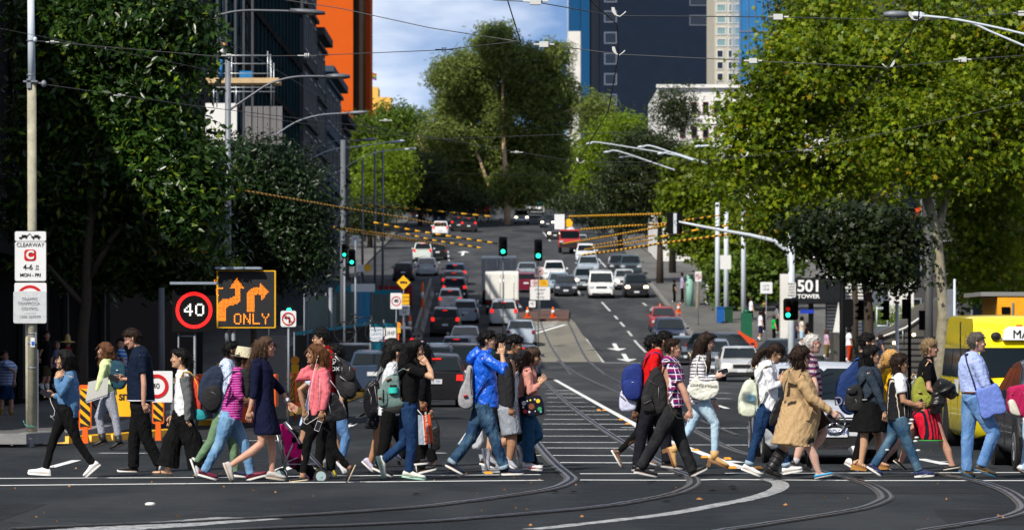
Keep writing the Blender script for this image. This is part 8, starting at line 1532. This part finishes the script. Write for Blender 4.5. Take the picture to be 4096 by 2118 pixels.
P=person('4',gv=1160,f=1,H=(660,280),nk=(670,350),sh=(670,390),hp=(670,720),ln=[(690,920),(700,1060),(750,1130)],lf=[(740,920),(800,1100),(868,1125)],an=[(690,520),(690,600),(690,640)],sk='asian',tt=M_whitec,sleeve='long',bm=BLKS,hair='long',hpath=[(655,270,.09),(650,340,.07)],shc=(.015,.015,.016),sw=.15,label='walker in black jeans and black sneakers behind the dusty pink jacket',seed=22,Y=52.2,group=PH)
P=person('4',gv=1192,f=1,H=(782,250),nk=(752,330),sh=(735,375),hp=(740,730),ln=[(745,900),(742,1130),(860,1182)],lf=[(830,890),(680,1010),(665,1150)],an=[(760,550),(835,470),(878,408),(.06,.04)],sk='asian',tt=cloth('dusty_pink_twill',(.52,.235,.195),.9),bm=DNM('jeans_21',(.02,.075,.16),(.035,.12,.23)),hair='long',hc='brown',hpath=[(745,265,.07),(715,310,.055),(690,345,.045),(668,375,.02)],hat='cap',glasses='clear',sleeve='long',hs=.95,tilt=8,top=[(325,722,785),(350,695,800),(400,672,815),(480,660,822),(560,655,830),(640,652,838),(700,648,845),(722,650,850)],shc=(.75,.74,.74),sha=(.6,.02,.03),sw=.155,wide=(1.05,1.2,1.65),hem=.9,wr=.01,label='woman in a black cap and dusty pink jacket with a patch-covered tote',seed=21,group=PH)
e=carried(P,'tote_bag','black tote bag covered in small round coloured patches on the pink jacket','bag');L=P['LP']
b=MB();b.puff(cat_closed([(L(q).x,L(q).z)for q in((665,580),(760,570),(840,565),(870,640),(872,700),(850,722),(760,730),(690,732),(675,680))],3),-.23,.035,edge=.9);b.build('pouch',cloth('black_canvas_navy',(.010,.011,.022),.9),e,smooth=True)
for x,v,r_,c in((708,625,.030,(.62,.62,.68)),(823,607,.027,(.75,.55,.02)),(770,652,.040,(.20,.055,.025)),(836,672,.028,(.03,.28,.10)),(718,692,.028,(.5,.04,.05)),(760,600,.012,(.7,.65,.05)),(735,607,.010,(.6,.6,.6)),(796,594,.012,(.6,.6,.6)),(703,658,.014,(.6,.6,.65)),(752,696,.014,(.6,.6,.6)),(845,694,.015,(.1,.4,.35)),(800,690,.008,(.6,.6,.6))):
 b=MB();b.cyl(L((x,v),-.27),r_,.006,14,0,'y');b.build('patch',mat('patch_'+hexc(c),c,.7,var=0),e,smooth=False)
for x in(715,735):b=MB();b.tube([L((x,580),-.24),L((x+5,520),-.23),L((750,420),-.22),L((725,350),-.15)],.008,6,flat=2);b.build('handle',BLK,e,smooth=True)
P=person('5',gv=1172,f=1,H=(400,160),nk=(380,250),sh=(370,290),hp=(330,700),ln=[(265,880),(105,1040),(130,1170)],lf=[(380,900),(370,1110),(430,1155)],an=[(270,520),(240,700),(235,790)],sk='brown',tt=BLK,sleeve='long',bm=BLKS,hair='full',shoes='sandal',shc=(.22,.18,.15),sole=(.7,.7,.68),hem=.95,wide=(.85,.8,.75),sw=.15,label='walker in black leggings and strappy sandals half hidden behind the red polo shirt',seed=25,Y=51.8,group=PH)
P=person('5',gv=1188,f=1,H=(490,120),nk=(425,200),sh=(400,250),hp=(370,620),ln=[(300,860),(262,1130),(405,1180)],lf=[(500,870),(510,1110),(640,1172)],an=[(385,440),(440,560),(500,600)],sk='tan',tt=cloth('red_polo_cloth',(.55,.008,.010),.8),bm=cloth('dark_trousers_23',(.012,.012,.018),.85),hair='full',hc='black',tilt=5,top=[(180,385,455),(215,345,475),(260,320,482),(340,305,480),(420,300,478),(500,298,475),(560,298,475)],shc=(.012,.012,.013),sole=(.4,.4,.4),sw=.19,wide=(1.1,1.2,1.4),label='man in a bright red polo shirt with a royal blue backpack',seed=23,Y=50.7,group=PH)
backpack(P,[(195,320),(260,300),(300,330),(305,440),(300,560),(260,600),(180,590),(140,520),(138,420),(155,350)],'royal blue backpack with small white zip pulls on the red polo shirt',(.010,.025,.16),hw=.16,pockets=[([(150,440),(280,450),(285,570),(230,600),(160,570)],(.010,.025,.16),-.02,.165)],straps=[[(290,300,-.13),(360,225,-.16),(410,205,-.17),(450,225,-.17),(470,280,-.17)]],accents=[((150,465),(165,455),-.17,.007,(.7,.7,.7)),((215,453),(232,453),-.185,.007,(.7,.7,.7))])
backpack(P,[(118,590),(135,520),(155,560),(250,610),(250,670),(215,690),(150,695),(120,670)],'pale lilac and black lunch bag hanging under the royal blue backpack',(.55,.57,.75),hw=.11,name='lunch_bag',cat='bag',accents=[((120,560),(165,600),-.12,.012,(.01,.01,.01))])
P=person('5',gv=1248,f=1,H=(560,185),nk=(520,265),sh=(540,340),hp=(550,690),ln=[(440,900),(290,1160),(425,1240)],lf=[(620,930),(725,1190),(845,1175)],an=[(640,530),(695,690),(655,775)],sk='fair',tt=cloth('purple_check',(.20,.012,.11),.8,'plaid',(.70,.62,.70),13,.2,c3=(.03,.02,.10)),bm=cloth('black_denim',(.014,.015,.017),.85,'denim',(.03,.03,.034)),hair='crop',hc='dkbrown',glasses='sun',bt=1.1,top=[(245,490,560),(280,460,600),(330,470,635),(400,490,655),(480,495,650),(560,498,645),(640,500,650),(665,505,648)],shc=(.014,.014,.015),sole=(.5,.5,.5),sw=.2,lt=1.12,wide=(1.12,1.15,1.45),armr=1.2,label='man in a purple checked shirt and sunglasses with a large black backpack',seed=24,group=PH)
backpack(P,[(395,350),(440,340),(485,430),(500,560),(500,660),(460,720),(360,730),(310,700),(300,600),(325,480),(360,410)],'large black backpack with a grey-edged front pocket on the purple checked shirt',(.013,.013,.014),hw=.17,pockets=[([(300,575),(370,560),(392,640),(400,695),(330,700),(305,650)],None,-.06,.15)],straps=[[(430,345,-.13),(480,300,-.17),(530,290,-.19),(590,300,-.2),(605,340,-.2)],[(500,590,-.19),(540,545,-.21),(570,505,-.21)],[(510,600,-.2),(545,700,-.21),(590,750,-.21),(630,755,-.21)]],strapcol=(.05,.055,.035),accents=[((315,635),(375,605),-.215,.013,(.10,.10,.10)),((350,440),(440,500),-.18,.005,(.12,.09,.09)),((435,500),(437,590),-.18,.006,(.3,.3,.3)),((385,640),(398,690),-.22,.005,(.10,.07,.07))])
P=person('5',gv=1205,f=1,H=(832,170),nk=(790,250),sh=(775,320),hp=(790,640),ln=[(900,830),(895,1110),(1000,1200)],lf=[(700,870),(560,1060),(560,1198)],an=[(790,480),(905,450),(965,420),(.03,.02)],af=[(880,560),(905,650),(915,690)],sk='pale',tt=cloth('striped_knit',(.62,.62,.66),.85,'h',(.03,.03,.05),24,.3),bm=M_jeans_pale,hair='long',hc='dkbrown',hpath=[(810,150,.095),(780,220,.09),(760,300,.085),(745,370,.07),(735,420,.045)],sleeve='long',top=[(250,735,815),(285,720,845),(340,705,865),(420,695,868),(500,690,850),(580,690,840),(660,690,850),(675,700,840)],shoes='heelboot',shc=(.55,.33,.13),sole=(.20,.10,.04),sw=.165,wide=(.98,.95,.9),label='woman in a striped top, pale jeans and tan heeled boots reading her phone',seed=26,group=PH,tilt=12)
b=MB();L=P['LP'];b.tube([L((850,250),-.10),L((845,330),-.14),L((838,420),-.15)],[.03,.035,.02],8);fuse('hair_lock',b,hairm('dkbrown'),P['root'],(0,0,0),.009,wr=.006,wf=55,aniso=(1.6,1.6,.12))
e=backpack(P,[(690,500),(745,440),(790,490),(905,480),(928,540),(915,590),(860,630),(780,642),(700,610),(668,560)],'white canvas tote bag with faint lettering under the striped sleeve',(.68,.68,.60),yc=-.20,hw=.07,name='tote_bag',cat='bag',straps=[[(735,450,-.24),(745,350,-.22),(765,270,-.17)],[(820,430,-.24),(825,370,-.22),(790,280,-.17)]],wr=.014)
text('COUNTRY ROAD',.046,mat('faint_print',(.42,.42,.38),.8,var=0),e,P['LP']((795,515),-.281),rot=(R(90),R(4),0),name='lettering')
phone(P,(962,405),-18,'white phone in the hand of the woman with the white canvas tote',(.75,.75,.75),-.18)
P=person('6',gv=1245,f=1,H=(372,225),nk=(325,295),sh=(300,350),hp=(270,680),ln=[(220,900),(145,1150),(248,1238)],lf=[(420,900),(470,1170),(600,1190)],an=[(330,510),(410,460),(435,405),(.03,.0)],sk='asian',tt=cloth('white_linen',(.70,.71,.76),.85),bm=M_jeans_dark,hair='pony',hc='dkbrown',hpath=[(300,190,.05),(250,220,.055),(215,275,.05),(190,335,.025)],hat='cap',glasses='sun',sleeve='long',tilt=28,top=[(278,265,340),(310,225,362),(370,200,385),(450,205,392),(530,215,395),(600,225,392),(660,240,385),(700,330,375)],shc=(.78,.78,.77),sw=.16,wide=(1.05,1.05,1.05),hem=.93,hemroll=cloth('denim_cuff_pale',(.28,.38,.48),.9),wr=.016,label='woman in a white shirt and black cap with a ponytail bent over her phone',seed=27,group=PH)
backpack(P,[(110,480),(145,440),(200,450),(215,500),(225,620),(235,700),(215,740),(120,748),(72,710),(70,620),(85,540)],'cream backpack with a pale blue bottle in its pocket on the white shirt',(.62,.66,.52),hw=.15,pockets=[([(80,620),(190,640),(205,700),(180,740),(100,735),(75,690)],(.62,.66,.52),-.02,.15)],straps=[[(190,450,-.13),(225,390,-.17),(280,325,-.18),(330,318,-.18)],[(235,650,-.14),(265,580,-.17),(290,520,-.17)]],strapcol=(.58,.64,.52),accents=[((155,450),(165,425),-.05,.01,(.6,.64,.5))])
b=MB();b.tube([P['LP']((172,612),-.16),P['LP']((170,565),-.16)],.045,12);o=b.build('drink_bottle',mat('pale_blue_plastic',(.25,.50,.65),.3),loc=P['base'],smooth='auto');tag(o,'pale blue drink bottle in the side pocket of the cream backpack','bottle')
P=person('6',gv=1222,f=1,H=(678,165),nk=(640,240),sh=(640,300),hp=(660,700),ln=[(590,930),(535,1130),(650,1218)],lf=[(770,880),(660,1060),(640,1190)],an=[(690,500),(700,600),(720,660)],sk='pale',tt=cloth('red_navy_check',(.45,.38,.42),.8,'plaid',(.35,.02,.06),14,.3,c3=(.03,.03,.10)),bottom='shorts',bm=cloth('brown_shorts',(.035,.016,.010),.9),hem=.85,hair='crop',hc='white',glasses='red',bt=1.2,top=[(235,600,680),(270,575,705),(340,565,730),(430,565,745),(520,570,755),(600,580,755),(700,590,765)],shc=(.012,.012,.013),sole=(.02,.02,.02),sw=.19,lt=1.25,wide=(1.15,1.2,1),socks=cloth('grey_sock',(.45,.43,.48),.95),hs=1.02,label='white-haired man in a red and navy checked shirt and brown shorts',seed=29,Y=49.9,group=PH)
P=person('6',gv=1270,f=1,H=(585,265),nk=(545,350),sh=(560,430),hp=(550,720),ln=[(650,1000),(725,1200),(840,1215)],lf=[(440,1010),(330,1190),(425,1262)],an=[(660,590),(820,700),(890,750),(.04,.02)],sk='pale',tt=cloth('tan_trench_cloth',(.42,.285,.15),.8),bottom='shorts',hem=.85,bm=BLKS,hair='curly',hc='dkbrown',glasses='clear',sleeve='long',wide=(.9,.9,1),top=[(345,470,620),(375,440,645),(440,425,680),(520,432,715),(600,435,735),(700,410,745,.2),(800,380,735,.22),(900,350,710,.24),(960,333,690,.25),(985,480,680,.24)],shoes=['flat','moonboot'],shc=[(.05,.33,.58),(.012,.012,.013)],sole=(.5,.5,.5),sw=.18,bt=1.1,lt=1.05,armr=1.2,tw='coat',wr=.012,label='woman with curly brown hair in a tan trench coat and one black medical boot',seed=28,group=PH)
L=P['LP'];b=MB();M_tr=cloth('tan_trench_cloth',(.42,.285,.15));b.prism([(L(q).x,L(q).z)for q in((440,392),(575,350),(540,470),(520,474),(428,442))],-.205,-.195);b.build('storm_flap',M_tr,P['root'],smooth=False)
b=MB();b.prism([(L(q).x,L(q).z)for q in((438,572),(522,585),(520,612),(438,608))],-.19,-.18);b.build('belt',M_tr,P['root'],smooth=False);b=MB();b.prism([(L(q).x,L(q).z)for q in((640,650),(668,665),(640,765),(612,768))],-.22,-.208);b.build('pocket_flap',M_tr,P['root'],smooth=False)
b=MB();b.tube([L((760,690),-.2),L((840,735),-.2)],.062,10);
phone(P,(830,755),35,'black phone held low in front of the tan trench coat',y=-.17)
backpack(P,[(400,590),(435,600),(430,660),(385,780),(345,815),(325,790),(350,690)],'black leather bag hanging at the back edge of the tan trench coat',(.012,.012,.013),yc=.12,hw=.06,rough=.35,name='handbag',cat='handbag',straps=[[(430,600,-.1),(440,480,-.2),(480,365,-.17)]])
P=person('7',gv=1208,f=1,H=(310,155),nk=(265,240),sh=(260,300),hp=(270,680),ln=[(260,900),(185,1160),(225,1205)],lf=[(330,900),(215,1075),(232,1130)],an=[(280,480),(290,600),(300,650)],sk='asian',tt=BLK,bm=BLKS,hair='full',hc='black',shc=(.78,.78,.80),sw=.185,label='tall man in a black T-shirt carrying a large blue sports bag on his back',seed=30,Y=50.4,group=PH)
backpack(P,[(170,335),(215,290),(262,330),(255,480),(240,650),(180,735),(110,720),(65,640),(48,540),(75,440)],'large dark blue sports bag with big worn letters on the tall man in black',(.006,.028,.12),hw=.17,name='sports_bag',cat='bag',straps=[[(180,330,-.1),(200,285,-.14),(240,270,-.15),(262,290,-.15)]],strapcol=(.012,.05,.2))
text('DA',.16,mat('worn_print',(.25,.22,.3),.8,var=.3),P['root'],P['LP']((92,625),-.18),name='lettering',rot=(R(90),R(-6),0))
P=person('7',gv=1180,f=1,H=(505,270),nk=(490,350),sh=(480,390),hp=(460,700),ln=[(460,940),(430,1110),(500,1178)],lf=[(560,940),(450,1100),(470,1150)],an=[(500,520),(520,620),(530,650)],sk='pale',tt=cloth('mustard_top',(.70,.38,.01),.8),bottom=None,skirt=[(640,420,500,.17),(760,400,510,.2),(860,400,520,.21)],bm=BLKS,hair='long',hc='blond',hpath=[(490,260,.09),(460,310,.075),(440,360,.05),(430,390,.03)],shoes='flat',shc=(.2,.08,.05),sw=.155,label='blond woman in a mustard yellow top between the denim jacket and striped vest',seed=32,Y=50.9,group=PH)
P=person('7',gv=1210,f=1,H=(345,245),nk=(325,325),sh=(310,390),hp=(315,680),ln=[(275,900),(250,1140),(305,1180)],lf=[(410,920),(405,1120),(490,1168)],an=[(380,560),(440,700),(440,765)],sk='asian',tt=cloth('dark_denim_jacket',(.022,.032,.048),.85,'denim',(.035,.05,.07)),bottom=None,skirt=[(620,235,400,.17),(700,200,430,.2),(800,175,455,.23),(870,155,462,.25)],bm=BLK,hair='bob',hc='black',glasses='clear',sleeve='long',top=[(322,285,365),(350,240,400),(410,215,425),(490,225,440),(570,245,440),(645,260,430)],shoes='wedge',shc=(.55,.38,.22),sole=(.42,.20,.05),sw=.165,wr=.01,label='woman in a dark denim jacket, black skirt and tan wedge sandals',seed=31,group=PH,Y=49.3)
backpack(P,[(150,530),(180,490),(230,485),(260,520),(268,620),(255,690),(190,705),(135,690),(125,600)],'small black nylon backpack with a metal clasp on the dark denim jacket',(.012,.012,.013),hw=.14,pockets=[([(135,520),(185,500),(215,530),(190,560),(140,555)],None,-.08,.09)],straps=[[(240,490,-.12),(290,420,-.16),(345,358,-.17)],[(268,620,-.14),(310,570,-.17),(345,530,-.17)]],accents=[((140,522),(158,520),-.17,.008,(.4,.4,.4)),((255,605),(295,605),-.17,.014,(.45,.45,.45)),((200,600),(215,635),-.145,.004,(.4,.4,.4))])
P=person('7',gv=1200,f=1,H=(822,190),nk=(800,265),sh=(785,330),hp=(800,680),ln=[(925,960),(1000,1150),(1060,1160)],lf=[(640,960),(585,1130),(625,1198)],an=[(800,520),(870,545),(900,560),(.02,.02)],af=[(850,520),(910,570),(960,590)],sk='fair',tt=BLK,bottom=None,skirt=[(680,700,890,.17),(740,670,905,.2),(840,690,925,.23),(935,705,942,.24)],bm=cloth('red_stripe_skirt',(.55,.01,.03),.8,'v',(.012,.012,.02),17,.5),hair='full',hc='sandy',top=[(275,765,835),(310,730,850),(380,715,868),(460,710,880),(560,700,885),(690,705,885)],shoes='flat',shc=(.012,.012,.013),sole=(.6,.58,.5),sw=.165,label='short-haired woman in a black top and red and black striped skirt',seed=34,group=PH,Y=50.3)
b=MB();b.rings([[P['LP']((823.5+119.5*math.cos(t),z),.245*math.sin(t))for t in[2*math.pi*i/28 for i in range(28)]]for z in(934,940)]);b.build('green_hem',mat('green_braid',(.05,.45,.06),.8),P['root'],smooth=True)
backpack(P,[(700,450),(735,415),(765,440),(800,540),(850,580),(850,625),(790,670),(715,695),(680,650),(668,560)],'olive green canvas backpack with tan straps on the woman in the striped skirt',(.24,.26,.035),hw=.15,pockets=[([(690,560),(820,590),(830,640),(760,680),(700,670)],(.24,.26,.035),-.03,.14)],straps=[[(745,410,-.14),(765,340,-.18),(795,295,-.18)],[(700,450,.05),(668,425,.05),(685,395,.05),(725,410,.05)]],strapcol=(.55,.36,.18),accents=[((712,545),(738,545),-.175,.02,(.5,.3,.1)),((770,610),(805,575),-.17,.004,(.02,.02,.02))])
e=carried(P,'leather_jacket','black leather jacket folded over the arm of the woman in the striped skirt','jacket');L=P['LP'];b=MB();b.tube([L((845,540),-.18),L((900,500),-.22),(L((960,520),-.22)),L((1005,580),-.2)],[.07,.12,.11,.06],12);b.tube([L((880,560),-.2),L((860,640),-.22),L((840,720),-.2)],[.09,.10,.07],12);fuse('folded_hide',b,mat('black_leather',(.014,.014,.015),.33,bump=.4,bs=14),e,(0,0,0),.012,wr=.03,wf=16,seed=340)
P=person('7',gv=1248,f=1,H=(572,310),nk=(545,390),sh=(560,430),hp=(560,740),ln=[(620,930),(730,1190),(850,1225)],lf=[(510,920),(360,1150),(425,1235)],an=[(590,610),(690,640),(740,640),(.03,.02)],af=[(620,600),(700,660),(755,665)],sk='tan',tt=M_whitec,bm=DNM('jeans_33',(.03,.075,.14),(.11,.19,.26)),hair='bob',hc='dkbrown',glasses='sun',top=[(390,520,600,.10),(420,500,625,.14),(470,490,640,.15),(560,480,650,.14),(640,475,655,.14),(740,480,650,.15)],shc=(.02,.03,.10),sha=(.72,.72,.72),sw=.165,bt=1.05,wide=(1.1,1.1,1.15),hem=.95,armr=1.15,label='woman in a white T-shirt under a black striped vest with ripped jeans',seed=33,group=PH)
L=P['LP'];b=MB();rr=[]
for v,x0,x1,h in((425,478,615,.13),(470,470,655,.165),(560,466,668,.165),(650,462,672,.175),(740,460,672,.19),(768,460,600,.19)):
 a=L((x0,v));c_=L((x1,v));c=(a+c_)/2;rr.append([Vector((c.x+abs(c_.x-a.x)/2*math.cos(t),h*math.sin(t),c.z))for t in[2*math.pi*i/20 for i in range(20)]])
b.rings(rr);fuse('vest',b,cloth('striped_vest',(.012,.012,.014),.8,'v',(.5,.45,.36),12,.1),P['root'],(0,0,0),.012,wr=.006,seed=330)
for x,v in((700,905),(690,935),(712,1010),(650,790),(660,760),(470,1010)):
 b=MB();b.ell(L((x,v),-.16 if x>500 else.04),(.03,.02,.014));b.build('torn_patch',mat('frayed_denim',(.6,.62,.62),.95),P['root'],smooth=True)
phone(P,(738,632),60,'black phone held in both hands by the woman in the striped vest',y=-.16,sz=(.08,.12))
P=person('8',gv=1268,f=1,H=(478,305),nk=(450,375),sh=(455,430),hp=(440,680),ln=[(590,940),(500,1175),(605,1258)],lf=[(420,920),(405,1215),(460,1268)],an=[(520,600),(565,695),(605,790)],sk='fair',tt=cloth('lavender_shirt',(.30,.38,.68),.85,'v',(.36,.44,.72),80,.5),bm=M_jeans_blue,hair='short',hc='grey',sleeve='half',top=[(365,410,480),(400,362,510),(450,342,540),(520,340,560),(590,350,572),(640,358,570),(660,372,500)],shc=(.055,.045,.03),sole=(.03,.10,.18),sha=(.5,.25,.02),sw=.2,bt=1.1,lt=1.12,wide=(1.1,1.15,1.4),armr=1.2,wr=.012,label='man in a lavender shirt and blue jeans with a blue messenger bag',seed=35,group=PH)
L=P['LP']
backpack(P,[(450,640),(500,620),(560,600),(600,590),(640,680),(665,770),(650,800),(580,810),(540,835),(490,830),(470,740)],'periwinkle blue messenger bag hanging at the hip of the lavender shirt',(.13,.20,.55),yc=-.24,hw=.07,name='messenger_bag',cat='bag',straps=[[(450,640,-.24),(420,540,-.23),(385,430,-.2),(385,385,-.12)],[(385,385,-.12),(430,372,.06),(520,480,.2),(585,600,-.1)]],strapcol=(.015,.015,.03))
b=MB();b.rings([[Vector((L((437,650)).x+(L((505,650)).x-L((437,650)).x)*1.02*math.cos(t),.20*math.sin(t),L((437,v)).z))for t in[2*math.pi*i/24 for i in range(24)]]for v in(662,648)]);b.build('belt',mat('brown_leather',(.10,.035,.015),.5),P['root'],smooth=True)
P=person('8',gv=1255,f=1,H=(880,530),nk=(840,590),sh=(850,630),hp=(850,850),ln=[(830,1040),(800,1200),(850,1255)],lf=[(900,1040),(920,1200),(960,1250)],an=[(880,740),(920,800),(940,820)],sk='pale',tt=M_whitec,bm=M_jeans_pale,hair='long',hc='auburn',hpath=[(870,520,.08),(845,560,.05),(838,590,.03)],shc=(.75,.75,.75),sole=(.02,.02,.02),hs=.9,label='auburn-haired walker in pale jeans stepping past the dark car at the edge',seed=36,Y=48.1,group=PH)
backpack(P,[(700,620),(760,600),(830,595),(860,660),(850,780),(830,820),(770,820),(700,790),(690,700)],'crimson backpack with cream side pockets in front of the dark car',(.36,.005,.07),hw=.15,pockets=[([(692,705),(730,705),(770,800),(765,815),(710,800),(695,760)],(.6,.58,.5),-.05,.14)],accents=[((710,660),(720,655),-.16,.01,(.4,.2,.02))])
SH='people in the shade of the left footpath'
person('9',f=1,H=(50,305),nk=(55,350),sh=(60,390),hp=(75,620),ln=[(20,770),(10,900),(10,960)],lf=[(110,780),(105,930),(110,985)],an=[(180,470),(165,570),(160,610),(.1,.1)],sk='fair',tt=cloth('blue_white_stripes',(.18,.28,.60),.85,'h',(.5,.55,.68),14,.45),bottom='shorts',bm=M_jeans_dark,hem=.9,hair='crop',hc='dkbrown',shoes='boot',shc=(.35,.20,.04),bt=1.25,top=[(340,20,90),(370,-20,150),(420,-30,190),(500,-25,170),(600,-10,165),(620,-5,160)],sw=.2,yaw=-50,lt=1.1,label='man in a blue striped polo shirt and denim shorts standing left of the pole',seed=50,Y=90,group=SH,lowres=True)
person('9',f=1,H=(498,110),nk=(498,160),sh=(500,200),hp=(490,430),ln=[(480,540),(450,640),(460,700)],lf=[(510,540),(500,640),(500,700)],an=[(440,290),(420,350),(430,380)],sk='fair',tt=BLK,bottom='shorts',bm=cloth('olive_shorts',(.06,.05,.03),.9),hair='short',hc='dkbrown',yaw=-70,label='bearded man in black standing in deep shade right of the concrete pole',seed=51,Y=104,group=SH,lowres=True)
person('9',f=1,H=(720,190),nk=(720,230),sh=(720,255),hp=(715,430),ln=[(715,540),(710,640),(720,690)],lf=[(730,540),(735,640),(740,690)],an=[(680,320),(700,380),(720,390)],sk='fair',tt=cloth('dark_red_top',(.20,.01,.015),.9),bm=BLKS,hair='crop',hat='straw',yaw=-80,label='person in a conical straw sun hat and dark red top under the tree',seed=52,Y=106,group=SH,lowres=True)
person('9',f=1,H=(605,215),nk=(600,260),sh=(600,290),hp=(590,450),ln=[(590,560),(590,650),(600,700)],lf=[(610,560),(610,650),(620,700)],an=[(560,360),(550,410),(560,440)],sk='fair',tt=cloth('slate_blue_shirt',(.12,.14,.28),.9),bm=BLKS,hair='crop',hc='grey',yaw=-60,label='bald person in a slate blue shirt between the black shirt and the straw hat',seed=53,Y=108,group=SH,lowres=True)
person('A',f=1,H=(742,195),nk=(745,225),sh=(745,240),hp=(745,400),ln=[(740,480),(740,560),(760,600)],lf=[(750,480),(750,560),(770,600)],an=[(770,300),(770,350),(775,370)],sk='fair',tt=cloth('azure_stripes',(.05,.20,.55),.85,'h',(.5,.6,.7),12,.3),bm=BLKS,hair='crop',yaw=-90,label='person in a bright blue striped shirt behind the tall man in navy',seed=54,Y=84,group=SH,lowres=True)
FP='far pedestrians on the right footpath'
M_wt=cloth('white_tee_far',(.72,.74,.80),.9)
def far(fr,x,vh,vf,tt,bm,bottom,sk,hc,label,seed,dx=1,hair='crop',Y=None,sleeve='short'):
 Hh=vf-vh;k=Hh/8.0
 return person(fr,f=dx,H=(x,vh+k*.6),nk=(x,vh+k*1.25),sh=(x,vh+k*1.6),hp=(x,vh+k*3.9),ln=[(x-k*.1,vh+k*5.9),(x-k*.35,vh+k*7.5),(x-k*.2,vf)],lf=[(x+k*.25,vh+k*5.9),(x+k*.25,vh+k*7.5),(x+k*.5,vf)],an=[(x+k*.3,vh+k*3.0),(x+k*.55,vh+k*3.9),(x+k*.6,vh+k*4.4),(.22,.24)],af=[(x-k*.2,vh+k*3.0),(x+k*.1,vh+k*3.9),(x+k*.2,vh+k*4.4),(.22,.24)],sk=sk,tt=tt,bm=bm,bottom=bottom,hair=hair,hc=hc,yaw=90,label=label,seed=seed,group=FP,lowres=True,Y=Y or gY(fuv(fr,(0,vf))[1],.13),eye=False,sleeve=sleeve)
GRN=cloth('bright_green_top',(.01,.35,.06),.85);NVS=cloth('navy_shorts',(.01,.015,.06),.9)
far('N',140,480,870,M_wt,NVS,'shorts','fair','dkbrown','man in a white T-shirt and navy shorts walking away near the green box',60,Y=205)
far('N',318,530,900,GRN,BLKS,'trousers','fair','brown','woman in a bright green top and black trousers walking away',61,Y=200)
far('N',190,360,760,BLK,BLKS,'trousers','fair','blond','blond person in a black top with a thin red strap',62,Y=228)
far('N',360,395,770,cloth('grey_blue_top',(.16,.18,.22),.9),BLKS,'trousers','fair','black','person in a grey hooded top with a pale backpack',63,Y=222)
far('N',15,290,660,M_wt,BLKS,'shorts','pale','brown','jogger in a white singlet and black shorts coming along the right footpath',64,Y=232)
far('N',690,555,940,cloth('cream_top',(.55,.50,.42),.9),M_jeans_pale,'shorts','tan','black','person in a cream top and pale blue shorts beneath the blue street sign',65,Y=186)
far('N',765,640,1010,BLK,cloth('taupe_trousers',(.10,.08,.07),.9),'trousers','tan','dkbrown','person in a dark sleeveless top beside the steel handrail',66,Y=178)
far('N',1020,730,1120,cloth('mauve_top',(.45,.30,.42),.9),cloth('khaki_trousers',(.16,.11,.03),.9),'trousers','fair','brown','person in a mauve top and khaki trousers by the white panelled wall',67,Y=172)
far('N',610,590,900,cloth('plum_top',(.05,.03,.06),.9),NVS,'trousers','tan','sandy','person in a dark plum top under the traffic signal',68,Y=196)
far('N',1320,700,1170,M_wt,cloth('orange_red_trousers',(.5,.04,.01),.9),'trousers','brown','black','worker in a white shirt and orange trousers behind the dark signal post',69,Y=150)
far('N',1740,800,1230,cloth('dark_mixed_top',(.03,.03,.05),.9),M_jeans_dark,'trousers','tan','dkbrown','person in a dark hooded top at the foot of the concrete ramp',70,Y=140)
far('M',1050,700,860,M_wt,BLKS,'trousers','tan','black','person in a white T-shirt standing by the pale green pillar',71,Y=262)
far('M',880,640,860,cloth('pale_lilac_top',(.35,.32,.5),.9),BLKS,'trousers','tan','black','person in a pale lilac top beside the parked cars up the right footpath',72,Y=268)
far('M',828,690,850,BLK,BLKS,'trousers','tan','black','person all in black next to the orange cone on the right footpath',73,Y=270)
finish_jobs()
